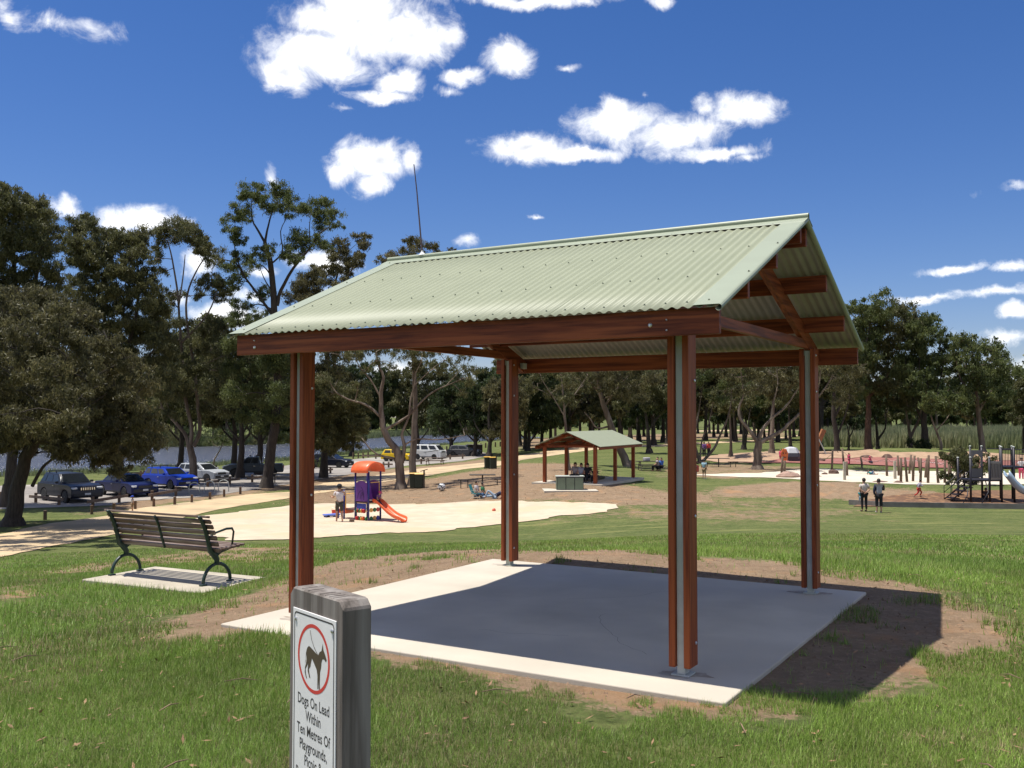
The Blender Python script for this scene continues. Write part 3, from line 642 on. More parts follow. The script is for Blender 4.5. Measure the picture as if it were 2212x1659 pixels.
for i in range(6):
    y = .20+i*.080; z = .437+.012*math.sin(i)+.02*(i > 5)*0
    b = MB(); b.box((0,0,0), (blen+.22,.050,.03)); o = b.build('seat_slat', M['slat'], bn, bevel=.004); o.location = (0, y, .43+.03*(i/6)+.012); o.rotation_euler = (math.radians(3 if i < 6 else -12), 0, 0)
b = MB(); b.box((0.12,.25,-.03), (2.15,1.25,.12)); o = b.build('bench_pad', M['conc2'], None, bevel=.01); o.location = bn.location+Vector((0,0,-.03)); o.rotation_euler = (0,0,ang+.03)
tag(o, 'worn concrete pad under the park bench', kind='structure')
# ------------------------------------------------------------------ grass blades
SLABP = [tuple((Matrix.Rotation(TH,3,'Z') @ Vector((sx*2.265, sy*2.235-.01, 0))+Vector(CTR))[:2]) for sx, sy in ((-1,-1),(1,-1),(1,1),(-1,1))]
PADP = [tuple((Matrix.Rotation(ang+.03,3,'Z') @ Vector((.12+sx*1.08,.25+sy*.63,0))+bn.location)[:2]) for sx, sy in ((-1,-1),(1,-1),(1,1),(-1,1))]
SANDP = poly_g([(380,1106),(455,1160),(500,1169),(640,1168),(900,1152),(1085,1134),(1290,1108),(1335,1095),(1290,1080),(640,1085)])
def vnoise(x, y, s, seed=0):
    r = np.random.default_rng(seed); tab = r.random((256,256)); fx, fy = x*s, y*s; ix, iy = np.floor(fx).astype(int), np.floor(fy).astype(int); tx, ty = fx-ix, fy-iy
    tx = tx*tx*(3-2*tx); ty = ty*ty*(3-2*ty); g = lambda a, b_: tab[a % 256, b_ % 256]
    return (g(ix,iy)*(1-tx)+g(ix+1,iy)*tx)*(1-ty)+(g(ix,iy+1)*(1-tx)+g(ix+1,iy+1)*tx)*ty
def blades(name, r0, r1, dens, L0, L1, W, label, seed, m, half=31.5, fade=0):
    r1_ = r1; r1 = r1+fade
    r = np.random.default_rng(seed); A = math.radians(2*half)/2*(r1*r1-r0*r0); n = int(A*dens)
    r1 = r1_
    a = np.radians(r.uniform(-half, half, n)); q = np.sqrt(r.uniform(r0*r0, r1*r1, n)); x, y = q*np.sin(a), q*np.cos(a)
    dm = np.zeros(n)
    for P, st, sf in DIRT[:2]+[DIRT[2]]+thin:
        dm = np.maximum(dm, st*np.clip(.5+sdist(x, y, P)/(2*(sf+.25)), 0, 1))
    nz_ = .5*vnoise(x,y,1.9,1)+.3*vnoise(x,y,5,2)+.2*vnoise(x,y,13,3); tuf = vnoise(x,y,3.1,44)*.6+vnoise(x,y,9,45)*.4
    keep = (dm < .02) | (dm+(nz_-.5)*1.9 < .57) | (r.random(n) < .010) | ((tuf > .80) & (r.random(n) < .55))
    keep &= (r.random(n) < np.clip((r1+fade-q)/(fade*2), 0, 1)) if fade else True
    keep &= sdist(x, y, SLABP) < .0
    keep &= sdist(x, y, PADP) < .0
    keep &= sdist(x, y, SANDP) < -.05
    if r1 > 25:
        for P in (DIRT[4][0],): keep &= sdist(x, y, P) < 0
    x, y, nz_, dm = x[keep], y[keep], nz_[keep], dm[keep]; n = len(x); z = height(x, y)
    cl = vnoise(x,y,1.1,5)*.6+vnoise(x,y,3.2,6)*.4
    L = r.uniform(L0, L1, n)*(.55+.9*cl); az = r.uniform(0, 2*np.pi, n); lean = r.uniform(.15,.95,n)*L; hgt = np.sqrt(np.maximum(L*L-lean*lean, (L*.3)**2))
    dx, dy = np.cos(az), np.sin(az); wx, wy = -dy*W*.5, dx*W*.5
    b0 = np.stack([x-wx, y-wy, z-.004], 1); b1 = np.stack([x+wx, y+wy, z-.004], 1); tp = np.stack([x+dx*lean, y+dy*lean, z+hgt], 1)
    v = np.stack([b0, b1, tp], 1).reshape(-1, 3); f = np.arange(3*n).reshape(-1, 3)
    o = raw_mesh(name, v, f, m); 
    k = r.random(n); dryp = (r.random(n) < .06+.22*(vnoise(x,y,.9,9) > .66))[:,None]
    c = np.stack([.112+.125*k, .195+.160*k, .028+.046*k], 1)*(.60+.80*nz_[:,None]); c = np.where(dryp, np.array([.36,.30,.16])*(.5+.6*k[:,None]), c)
    c = c*(.80+.45*vnoise(x,y,.6,11)[:,None])*np.array([1,1,1])+np.array([.03,.012,0])*vnoise(x,y,.35,12)[:,None]
    stq = np.clip((vnoise(x*.35+y*.1, y*1.5, .8, 31)*.6+vnoise(x*.9, y*2.2, .9, 32)*.4-.56)*5, 0, 1)*np.clip((y-11)/6, 0, 1)*np.clip(.35+x*.06, .1, .9)
    c = c*(1-stq[:,None]*.75)+np.array([.34,.33,.13])*(stq*.75)[:,None]*(.7+.5*k[:,None])
    ca = o.data.color_attributes.new('tint', 'FLOAT_COLOR', 'POINT'); cc_ = np.ones((n,3,4), np.float32); cc_[:,:,:3] = c[:,None,:]; ca.data.foreach_set('color', cc_.ravel())
    return tag(o, label, kind='stuff')
def blade_mat():
    m = bpy.data.materials.new('grass blade'); m.use_nodes = True; t = m.node_tree; b = t.nodes['Principled BSDF']; at = t.nodes.new('ShaderNodeAttribute'); at.attribute_name = 'tint'
    t.links.new(at.outputs['Color'], b.inputs['Base Color']); b.inputs['Roughness'].default_value = .5; b.inputs['Specular IOR Level'].default_value = .25
    tr = t.nodes.new('ShaderNodeBsdfTranslucent'); t.links.new(at.outputs['Color'], tr.inputs[0]); mx_ = t.nodes.new('ShaderNodeMixShader'); mx_.inputs[0].default_value = .35
    out = t.nodes['Material Output']; t.links.new(b.outputs[0], mx_.inputs[1]); t.links.new(tr.outputs[0], mx_.inputs[2]); t.links.new(mx_.outputs[0], out.inputs[0]); return m
BM_ = blade_mat()
blades('grass_near', 3.9, 8.5, 6800, .028, .072, .0042, 'short green grass blades around the sign post and slab', 21, BM_, half=38, fade=.8)
blades('grass_middle', 7.7, 18, 1150, .04, .10, .0085, 'green grass blades round the bench and behind the slab', 22, BM_, half=36, fade=3)
blades('grass_far', 16, 36, 150, .040, .085, .020, 'green grass blades down the slope', 23, BM_, fade=19)

# clods, pebbles and bark crumbs on the bare earth
def crumbs(name, P, n, s0, s1, m, label, seed, pad=.0, excl=None):
    r = np.random.default_rng(seed); A = np.array(P); x = r.uniform(A[:,0].min(), A[:,0].max(), n*4); y = r.uniform(A[:,1].min(), A[:,1].max(), n*4); k = sdist(x, y, P) > pad
    if excl: k &= sdist(x, y, excl) < -.0
    x, y = x[k][:n], y[k][:n]; n = len(x); s_ = s0+(s1-s0)*r.random(n)**3; c = np.stack([x, y, height(x, y)+.0], 1)
    T = np.array([[1,0,-.4],[-.5,.87,-.4],[-.5,-.87,-.4],[0,0,.75]]); a = r.uniform(0,6.28,n); ca, sa = np.cos(a), np.sin(a); R = np.stack([np.stack([ca,-sa,0*a],1), np.stack([sa,ca,0*a],1), np.stack([0*a,0*a,np.ones(n)],1)],1)
    v = (np.einsum('nij,kj->nki', R, T)*(s_[:,None,None])*r.uniform(.6,1.3,(n,4,1))+c[:,None,:]).reshape(-1,3); b_ = np.arange(n)[:,None]*4; f = np.concatenate([b_+[0,1,3], b_+[1,2,3], b_+[2,0,3]], 1).reshape(-1,3)
    return tag(raw_mesh(name, v, f, m), label, kind='stuff')
crumbs('earth_clods', DIRT[0][0], 9000, .004, .030, mat('earth clod', (.25,.165,.105), .95, (.13,.08,.05), 3), 'small clods and pebbles on the bare earth round the slab', 61, 0, SLABP)
tw = np.random.default_rng(9)
# ------------------------------------------------------------------ trees
def leaf_mat(name, a, b_, c, sat=1):
    m = bpy.data.materials.new(name); m.use_nodes = True; t = m.node_tree; p = t.nodes['Principled BSDF']
    at = t.nodes.new('ShaderNodeAttribute'); at.attribute_name = 'tint'
    cr = t.nodes.new('ShaderNodeValToRGB'); el = cr.color_ramp.elements
    el[0].position = 0; el[0].color = (*a, 1); el[1].position = 1; el[1].color = (*c, 1); e = el.new(.55); e.color = (*b_, 1)
    t.links.new(at.outputs['Fac'], cr.inputs[0]); t.links.new(cr.outputs[0], p.inputs['Base Color']); p.inputs['Roughness'].default_value = .55; p.inputs['Specular IOR Level'].default_value = .35
    tr = t.nodes.new('ShaderNodeBsdfTranslucent'); t.links.new(cr.outputs[0], tr.inputs[0]); mx_ = t.nodes.new('ShaderNodeMixShader'); mx_.inputs[0].default_value = .42
    out = t.nodes['Material Output']; t.links.new(p.outputs[0], mx_.inputs[1]); t.links.new(tr.outputs[0], mx_.inputs[2]); t.links.new(mx_.outputs[0], out.inputs[0]); return m
LF = {'olive': leaf_mat('olive gum leaves', (.070,.075,.028), (.140,.140,.055), (.225,.210,.095)),
      'brown': leaf_mat('brownish gum leaves', (.072,.068,.030), (.142,.132,.056), (.240,.205,.095)),
      'green': leaf_mat('green gum leaves', (.068,.090,.028), (.130,.155,.050), (.210,.225,.085)),
      'dark': leaf_mat('dark green conifer leaves', (.030,.046,.016), (.060,.084,.028), (.110,.140,.048)),
      'reed': leaf_mat('reed leaves', (.15,.18,.085), (.25,.28,.14), (.40,.38,.22))}
BK = {'dark': mat('dark rough bark', (.060,.046,.036), .95, (.030,.023,.018), 3, bump=.02, bscale=4, stretch=(5,5,1)),
      'pale': mat('pale gum bark', (.26,.205,.155), .8, (.15,.11,.08), 1.2, bump=.01, bscale=3, stretch=(3,3,.8), c3=(.10,.065,.045), s3=.9),
      'mid': mat('grey brown gum bark', (.155,.115,.085), .9, (.085,.060,.044), 1.5, bump=.015, bscale=4, stretch=(4,4,.8), c3=(.21,.165,.125), s3=.6),
      'red': mat('reddish stringy bark', (.16,.085,.058), .95, (.085,.048,.034), 2, bump=.02, bscale=4, stretch=(6,6,.7))}
def leaves_mesh(name, clumps, mt, parent, seed, dens=230, L=(.16,.30), W=.075, sub=11, droop=.55, zsq=.72):
    r = np.random.default_rng(seed); cs = []; tn = []
    for (c, rad) in clumps:
        ns_ = max(4, int(sub*r.uniform(.7,1.3))); u = r.normal(size=(ns_,3)); u /= np.linalg.norm(u, axis=1)[:,None]
        sc_ = np.array([1,1,zsq])*rad; centers = np.array(c)+u*sc_*(r.uniform(.25,.86,ns_)[:,None]); srad = rad*r.uniform(.20,.46,ns_)
        n = int(dens*3.15*rad*rad*r.uniform(.8,1.2)); k = r.integers(0, ns_, n)
        p = r.normal(size=(n,3)); p = p/np.linalg.norm(p, axis=1)[:,None]*np.abs(r.normal(.62,.34,n))[:,None]; p[:,2] -= .55*np.abs(r.normal(0,.5,n))*(r.random(n) < .35)
        q = centers[k]+p*srad[k][:,None]*np.array([1,1,.75]); cs.append(q)
        tb = r.uniform(.0,.6,ns_)[k]+r.normal(0,.17,n)+.14*(r.random(n) < .06)
        tn.append(tb)
    q = np.vstack(cs); n = len(q); tn = np.clip(np.concatenate(tn), 0, 1)
    d = r.normal(size=(n,3)); d[:,2] -= droop*2.6; d /= np.linalg.norm(d, axis=1)[:,None]; ln = r.uniform(L[0], L[1], n)[:,None]
    w = np.cross(d, r.normal(size=(n,3))); w /= np.linalg.norm(w, axis=1)[:,None]; w *= W*.98*r.uniform(.6,1.3,n)[:,None]*.5
    v = np.stack([q-w-d*ln*.4, q+w-d*ln*.4, q+d*ln*.6], 1).reshape(-1,3); f = np.arange(3*n).reshape(-1,3)
    o = raw_mesh(name, v, f, mt, parent)
    a = o.data.attributes.new('tint', 'FLOAT', 'POINT'); a.data.foreach_set('value', np.repeat(tn, 3).astype(np.float32)); return o
def limb_mesh(name, limbs, clumps, bark, parent, seed, twig=.018, n=7, tips=True, wob=.06):
    """limbs: list of (points, r0, r1); clumps join the nearest limb point by a curved branch"""
    r = random.Random(seed); nodes = []; mb = MB()
    def put(pts, r0, r1, nn_=n):
        P = [Vector(p) for p in pts]
        if len(P) > 2:   # Catmull-Rom smoothing
            Q = []
            for i in range(len(P)-1):
                p0, p1, p2, p3 = P[max(i-1,0)], P[i], P[i+1], P[min(i+2,len(P)-1)]
                for t in (0,.33,.66): Q.append(.5*((2*p1)+(-p0+p2)*t+(2*p0-5*p1+4*p2-p3)*t*t+(-p0+3*p1-3*p2+p3)*t*t*t))
            Q.append(P[-1]); P = Q
        k = len(P); rad = [r0+(r1-r0)*(i/(k-1))**.85 for i in range(k)]
        for i in range(1, k-1): P[i] = P[i]+Vector((r.uniform(-1,1), r.uniform(-1,1), r.uniform(-1,1)))*rad[i]*wob*3
        mb.tube(P, rad, nn_, cap=False)
        for i, p in enumerate(P):
            if i > k*.25: nodes.append((p, rad[i]))
    for i, (pts, r0, r1) in enumerate(limbs):
        pts = [Vector(p) for p in pts]; put(pts, r0, r1)
        if i == 0:
            mb.tube([pts[0]-Vector((0,0,.4)), pts[0]+Vector((0,0,.12)), pts[0]+(pts[1]-pts[0])*.25], [r0*1.7, r0*1.35, r0*1.0], n, cap=False)
    order = sorted(clumps, key=lambda c: min((Vector(c[0])-p).length for p, _ in nodes))
    for c, rad in order:
        c = Vector(c); best = min(nodes, key=lambda q: (c-q[0]).length+max(0, (q[0].z-c.z))*1.2-min(q[1], .2)*3)
        p, pr = best; d = c-p; L_ = d.length
        if L_ < rad*.35: continue
        mid = p+d*.5+Vector((r.uniform(-.12,.12), r.uniform(-.12,.12), r.uniform(-.02,.16)))*L_
        r0 = min(pr*.62, .03+.016*L_); put([p, mid, c+Vector((0,0,-rad*.1))], max(r0, twig*1.4), twig, 5)
        for k in range(3 if tips else 0):
            e = c+Vector((r.uniform(-1,1), r.uniform(-1,1), r.uniform(-.2,.9)))*rad*.8; mb.tube([mid+(c-mid)*r.uniform(.3,.9), (c+e)/2+Vector((0,0,.1*rad)), e], [twig*1.1, twig*.8, twig*.5], 4, cap=False)
    return mb.build(name, bark, parent, smooth=True)
def fill(poly, dep, rm, thick, seed, sp=1.25, layers=2, lean=0):
    """clump centres filling an outline that stands at distance dep"""
    r = random.Random(seed); xs = [p[0] for p in poly]; ys = [p[1] for p in poly]; rp_ = rm*2084.6/dep; out = []; A = np.array(poly, float)
    for L_ in range(layers):
        pts = []; cx_ = np.array([r.uniform(min(xs), max(xs)) for _ in range(1400)]); cy_ = np.array([r.uniform(min(ys), max(ys)) for _ in range(1400)])
        ok = sdist(cx_, cy_, A) >= rp_*.55
        for x, y in zip(cx_[ok], cy_[ok]):
            if all((x-a)**2+(y-b)**2 > (rp_*sp)**2 for a, b in pts): pts.append((float(x), float(y)))
        for x, y in pts: out.append((atd(x, y, dep+r.uniform(-1,1)*thick), rm*r.uniform(.75,1.2)))
    return out
def spots(lst, dep, thick, seed, k=1.34):
    r = random.Random(seed); return [(atd(x, y, dep+r.uniform(-1,1)*thick), q*dep/2084.6*k) for x, y, q in lst]
def px_limb(pts, dep, r0, r1, dy=0, z0=None):
    r0, r1 = r0*.82, r1*.7
    n = len(pts); P = [atd(x, y, dep+dy*i/max(1,n-1)) for i, (x, y) in enumerate(pts)]
    return (P, r0, r1)
TREES = []
def tree(name, label, base_px, limbs, clumps, leaf='olive', bark='mid', seed=1, group=None, base=None, dens=230, cat='tree', **kw):
    b = base if base is not None else atg(*base_px)
    root = thing(name, b, 0, label, cat, group)
    loc = lambda q: tuple(Vector(q)-b)
    limbs2 = [([loc(p) for p in P], r0, r1) for P, r0, r1 in limbs]; limbs2[0] = ([(0,0,0)]+limbs2[0][0][1:], limbs2[0][1], limbs2[0][2])
    cl2 = [(loc(c), r_) for c, r_ in clumps]
    limb_mesh('trunk', limbs2, cl2, BK[bark], root, seed)
    leaves_mesh('crown', cl2, LF[leaf], root, seed, dens=dens, **kw); return root
bA = atg(28,1136); dA_ = bA.y
tree('gum_tree', 'big drooping brownish gum tree with a thick dark trunk at the left edge', (28,1136),
  [px_limb([(28,1136),(38,1060),(56,990),(78,930),(70,860),(40,780)], dA_, .52, .16), px_limb([(62,985),(95,930),(150,870),(215,810),(270,780)], dA_, .26, .06, -2), px_limb([(70,1050),(92,1010),(118,985),(170,900),(230,850)], dA_, .11, .05, -1.5),
   px_limb([(60,960),(20,900),(-30,840)], dA_, .22, .08), px_limb([(72,880),(110,790),(130,700),(120,640)], dA_, .2, .06, 1)],
  fill([(-140,640),(0,610),(110,600),(190,650),(245,710),(300,770),(345,850),(356,940),(338,1000),(300,1010),(262,1042),(225,1010),(190,1000),(150,1018),(100,995),(60,1000),(0,985),(-140,1000)], dA_, .85, 2.6, 3, sp=.92, layers=3)+fill([(-200,640),(0,620),(120,640),(200,720),(250,840),(230,930),(120,950),(-200,960)], dA_-5.5, .8, 2.5, 4, sp=1.0, layers=1)+fill([(-220,700),(60,690),(160,780),(205,880),(190,930),(100,950),(-220,940)], dA_-9.5, .8, 2.2, 6, sp=1.0, layers=1), 'brown', 'dark', 3, dens=420, L=(.12,.24), W=.055)
# (label, base, depth or None, limbs px, clump spec)
def hero(name, label, base, dep, limbs, clumps, leaf, bark, seed, r0=.3, **kw):
    b = atx(base, dep) if dep else atg(*base); d = b.y
    L_ = [px_limb(l[0], d, l[1], l[2], l[3] if len(l) > 3 else 0) for l in limbs]
    return tree(name, label, None, L_, clumps(d), leaf, bark, seed, base=b, **kw)
hero('gum_tree', 'tall dark gum tree rising behind the drooping one at the left edge', 20, 56, [([(20,1080),(30,900),(35,700),(30,560),(28,470)], .42, .08), ([(32,760),(70,640),(92,520),(95,460)], .2, .05)],
  lambda d: fill([(-140,420),(-40,400),(0,388),(30,378),(52,412),(86,400),(112,430),(128,470),(136,540),(140,620),(120,700),(60,720),(-140,720)], d, 1.0, 2.6, 5, sp=.95, layers=3), 'olive', 'dark', 5, dens=400, L=(.14,.26), W=.06)
hero('gum_tree', 'broad olive gum tree standing behind the parked cars left of the fork tree', 262, 66, [([(262,1060),(258,900),(240,760),(215,640),(190,540)], .4, .07), ([(250,820),(290,700),(300,600),(290,530)], .2, .05), ([(258,880),(200,760),(165,660)], .18, .06), ([(255,850),(330,760),(360,700)], .15, .05)],
  lambda d: fill([(138,470),(154,452),(200,446),(218,470),(232,490),(262,478),(290,494),(312,480),(334,492),(322,540),(345,600),(370,680),(380,760),(400,860),(350,880),(230,860),(150,700),(135,560)], d, 1.05, 2.6, 7, sp=.95, layers=3), 'olive', 'dark', 7, dens=350, L=(.15,.28), W=.065)
hero('gum_tree', 'umbrella topped gum tree with a forked trunk behind the blue hatchback', (419,1046), None,
  [([(419,1046),(416,990),(408,960)], .42, .34), ([(410,965),(398,935),(372,905),(350,880),(345,830)], .22, .07), ([(412,965),(414,920),(400,860),(392,760),(388,690),(382,620),(372,560),(362,520)], .22, .06), ([(418,965),(432,930),(428,880),(420,800),(404,700),(404,640),(422,590),(440,560)], .22, .06),
   ([(386,660),(395,600),(400,550)], .1, .04), ([(392,740),(440,690),(462,650),(470,620)], .12, .04)],
  lambda d: spots([(345,500,20),(362,492,22),(385,490,24),(405,498,24),(425,505,22),(442,520,22),(455,540,24),(464,565,18),(350,520,18),(380,512,20),(410,520,20),(436,545,18),(345,545,18),(332,560,16),(355,585,12),
       (440,615,20),(462,606,20),(482,618,18),(490,640,16),(470,640,16),(430,640,14),(375,640,20),(350,650,24),(330,690,24),(365,690,26),(340,730,28),(375,740,28),(350,780,30),(330,800,24),(390,790,28),(420,750,24),(445,720,22),(470,700,22),(400,700,18),(430,790,26),
       (460,760,26),(480,800,26),(450,830,28),(415,840,28),(380,850,28),(350,850,24),(480,850,26),(340,880,20),(500,760,22),(495,720,18),(370,890,18),(450,880,22),(490,890,22)], d, 2.3, 9, 1.5), 'olive', 'mid', 9, dens=330, L=(.15,.28), W=.062)
hero('gum_tree', 'tallest open gum tree with bare upper limbs left of the shelter roof', (576,1054), None,
  [([(576,1054),(588,960),(600,860),(598,760),(592,670),(585,570),(577,547),(572,523)], .5, .2), ([(572,523),(556,495),(545,474),(543,440)], .13, .04), ([(573,523),(577,500),(587,461),(600,435)], .13, .04), ([(598,660),(607,628),(634,579),(670,535),(690,505),(712,490)], .2, .05), ([(585,570),(610,545),(606,500),(620,470)], .09, .03),
   ([(670,535),(668,500),(670,470)], .07, .03), ([(596,690),(560,640),(530,600),(511,570),(480,560)], .15, .05), ([(596,640),(575,610),(562,580)], .09, .03), ([(530,600),(512,560),(506,520),(508,480)], .09, .03)],
  lambda d: spots([(512,452,22),(500,470,18),(528,470,16),(505,505,19),(518,520,13),(548,409,22),(530,420,16),(566,420,20),(598,406,20),(612,425,22),(584,440,20),(625,445,22),(650,455,20),(680,455,26),(702,442,20),(720,470,18),(728,490,13),(690,478,20),(640,512,22),(652,530,20),(622,545,20),(636,560,16),(684,522,18),(704,530,14),
      (580,536,13),(562,552,18),(548,570,14),(511,560,20),(498,575,16),(520,590,18),(508,612,16),(573,633,16),(555,640,14),(523,665,20),(505,690,22),(545,690,20),(570,690,20),(480,612,16),(600,700,24),(620,690,22),(560,730,26),(600,745,26),(530,740,26),(500,740,24),(640,730,24),(580,780,28),(540,790,28),(620,790,28),(505,800,26),(560,840,30),(610,850,30),(520,850,28),(640,830,24),(580,890,26),(530,900,24),(625,900,26),(655,880,20),
      (560,930,18),(600,940,20),(640,940,18)], d, 2.4, 11, 1.62), 'green', 'dark', 11, dens=360, L=(.14,.26), W=.060)
hero('gum_tree', 'bushy brown topped gum tree showing above the left slope of the shelter roof', 700, 84, [([(700,1020),(705,900),(708,760),(712,660),(730,590)], .4, .1), ([(710,700),(680,640),(660,620)], .15, .05), ([(712,660),(752,600),(776,540)], .16, .05)],
  lambda d: spots([(732,528,20),(720,545,20),(745,545,18),(781,512,18),(784,530,16),(776,553,18),(768,572,18),(734,566,24),(750,582,22),(712,580,22),(690,588,24),(668,600,24),(650,618,24),(636,640,22),(660,640,26),(690,625,28),(720,615,28),(745,620,26),(680,660,28),(650,670,24),(720,660,30),(760,650,28),
     (700,700,32),(740,700,32),(780,690,28),(680,740,30),(720,750,32),(770,750,30),(700,800,32),(740,810,32),(690,860,30),(730,870,32),(770,840,28),(700,920,28),(740,930,28),(675,960,22),(715,970,22)], d, 2.6, 13), 'brown', 'dark', 13, dens=300, L=(.17,.32), W=.075)
hero('gum_tree', 'straight trunked gum tree behind the wheelie bin with round heads above the roof', (891,1048), None, [([(891,1048),(892,970),(896,909),(897,860),(893,760),(895,660),(898,590)], .36, .12), ([(894,720),(935,640),(940,570)], .12, .04), ([(894,740),(850,660),(842,590)], .12, .04), ([(897,640),(960,600),(976,560)], .09, .03)],
  lambda d: spots([(842,552,18),(828,566,16),(856,562,14),(888,520,18),(905,530,18),(876,540,16),(896,545,18),(935,530,18),(945,548,14),(975,545,14),(930,560,16),(860,600,22),(900,600,24),(940,600,22),(980,590,20),(840,640,24),(890,650,26),(940,650,24),(990,640,22),(870,700,24),(930,700,24),(980,700,22),(850,745,20),(920,750,22),(900,790,18)], d, 2.0, 15), 'brown', 'mid', 15, dens=360, L=(.14,.26), W=.062)
hero('gum_tree', 'spreading many forked pale gum tree beside the orange and purple play unit', (866,1056), None,
  [([(866,1056),(862,991),(855,972),(833,940),(825,909),(823,878),(823,848),(828,815),(817,786),(812,760)], .42, .07), ([(822,900),(790,874),(755,864),(727,848),(712,825)], .13, .04), ([(831,929),(862,911),(884,897),(906,872),(933,848),(964,833),(992,821)], .14, .04), ([(884,897),(888,860),(896,831),(898,807),(911,780)], .10, .03),
   ([(868,1000),(874,962),(868,940),(878,913),(890,880)], .2, .08), ([(870,962),(902,948),(935,950),(964,948),(1004,940)], .09, .03), ([(856,1000),(850,990),(821,984),(800,970),(786,952)], .14, .05), ([(823,860),(800,820),(775,790),(765,760)], .09, .03), ([(896,831),(930,800),(955,780)], .06, .02), ([(964,833),(990,805),(1010,790)], .04, .02)],
  lambda d: spots([(770,765,22),(745,775,20),(720,790,22),(705,820,20),(715,850,18),(800,755,22),(830,750,22),(812,780,16),(860,760,22),(890,760,22),(915,765,22),(945,760,22),(975,775,20),(1000,795,20),(1015,820,18),(985,815,14),(950,800,14),(930,745,22),(875,735,22),(790,735,22),(750,740,22),(1005,765,18),(1030,800,16),(1000,850,14),(735,810,16),(770,830,12),(700,760,20),(1010,930,12),(780,945,14),(790,800,12),(850,790,12)], d, 2.2, 17), 'olive', 'pale', 17, dens=250, L=(.13,.25), W=.055)
hero('gum_tree', 'dark drooping tree between the left shelter post and the forked pale tree', 640, 80, [([(632,1030),(640,980),(670,930),(700,880)], .35, .08)],
  lambda d: fill([(650,830),(700,800),(760,810),(800,850),(810,900),(800,950),(775,975),(740,985),(700,975),(660,985),(640,950)], d, 1.1, 2.2, 19, sp=.95, layers=3), 'olive', 'dark', 19, dens=300, L=(.16,.3), W=.07)
for i, (bx, dp_, poly, lf, lb_) in enumerate([
   (505, 92, [(330,720),(400,690),(480,690),(525,760),(525,900),(470,925),(400,915),(335,890)], 'olive', 'shaded bushy tree behind the forked trunk by the lake'),
   (520, 84, [(420,690),(470,655),(500,680),(540,725),(640,720),(660,800),(640,880),(520,900),(420,880),(400,780)], 'olive', 'olive tree crown standing low between the umbrella topped gum and the shelter post'),
   (560, 90, [(470,770),(560,740),(660,750),(680,860),(640,935),(560,945),(490,925)], 'dark', 'dark rounded tree filling the gap left of the left shelter post'),
   (760, 140, [(690,800),(780,780),(860,790),(880,860),(850,925),(760,930),(700,900)], 'dark', 'dark dense tree behind the forked pale tree on the lake bank'),
   (900, 138, [(840,800),(930,770),(990,790),(990,880),(950,930),(870,932),(840,880)], 'olive', 'dense tree behind the straight trunk near the white van'),
   (390, 96, [(160,800),(300,780),(400,800),(420,880),(350,935),(220,930),(150,880)], 'dark', 'low dark tree between the grey wagon and the lake'),
   (972, 125, [(925,850),(960,815),(1010,800),(1040,830),(1045,900),(1010,948),(950,950),(920,920)], 'dark', 'dense dark green tree with a split trunk left of the stone block'),
   (1024, 122, [(985,830),(1040,790),(1090,800),(1130,840),(1130,920),(1080,945),(1010,945)], 'dark', 'dark green conifer-like tree seen through the far left shelter post'),
   (1056, 118, [(1040,830),(1090,800),(1140,830),(1150,910),(1110,950),(1050,950)], 'brown', 'short brown tinged tree right behind the far bin'),
   (1140, 128, [(1080,790),(1130,760),(1200,770),(1230,850),(1220,920),(1160,940),(1100,930)], 'dark', 'dense dark tree left of the small shelter')]):
    hero('park_tree', lb_, bx, dp_, [([(bx,985),(bx+3,950),(bx,900),(bx+4,860)], .42, .1), ([(bx+2,955),(bx-22,930),(bx-34,905)], .16, .05), ([(bx+2,958),(bx+24,930),(bx+38,900)], .16, .05)],
      lambda d: fill(poly, d, 1.55, 2.6, 30+i, sp=1.0, layers=3), lf, 'dark', 30+i, dens=75, L=(.25,.5), W=.15)
hero('gum_tree', 'slim grey gum tree standing behind the bench inside the small shelter', (1228,1016), None, [([(1228,1016),(1224,960),(1220,900),(1216,850),(1212,810)], .2, .06), ([(1220,880),(1250,840),(1270,810)], .07, .03), ([(1220,900),(1190,850),(1170,820)], .07, .03)],
  lambda d: fill([(1120,800),(1180,770),(1260,770),(1300,800),(1290,850),(1240,880),(1160,870),(1120,840)], d, 1.0, 2.0, 41, sp=1.15, layers=1), 'olive', 'pale', 41, dens=200, L=(.15,.3), W=.07)
hero('gum_tree', 'leaning thick trunked gum tree behind the small shelter roof', (1358,1008), None, [([(1358,1008),(1342,974),(1322,925),(1308,885),(1296,850),(1290,800)], .5, .2), ([(1318,920),(1290,925),(1275,905),(1262,890)], .12, .04), ([(1304,880),(1340,830),(1370,800)], .15, .05), ([(1296,850),(1260,810),(1240,780)], .14, .05)],
  lambda d: fill([(1200,790),(1260,750),(1340,750),(1420,770),(1440,820),(1400,870),(1350,880),(1300,850),(1240,850),(1200,830)], d, 1.15, 2.4, 43, sp=1.1, layers=2), 'brown', 'mid', 43, dens=210, L=(.16,.3), W=.07)
hero('gum_tree', 'gum tree with a divided dark trunk right of the small shelter', 1402, 112, [([(1402,976),(1400,940),(1396,900),(1390,860)], .42, .1), ([(1400,930),(1430,890),(1450,860)], .15, .05)],
  lambda d: fill([(1300,810),(1360,780),(1440,780),(1500,800),(1500,870),(1460,900),(1400,900),(1330,890)], d, 1.5, 2.6, 45, sp=1.0, layers=2), 'olive', 'dark', 45, dens=130, L=(.24,.45), W=.12)
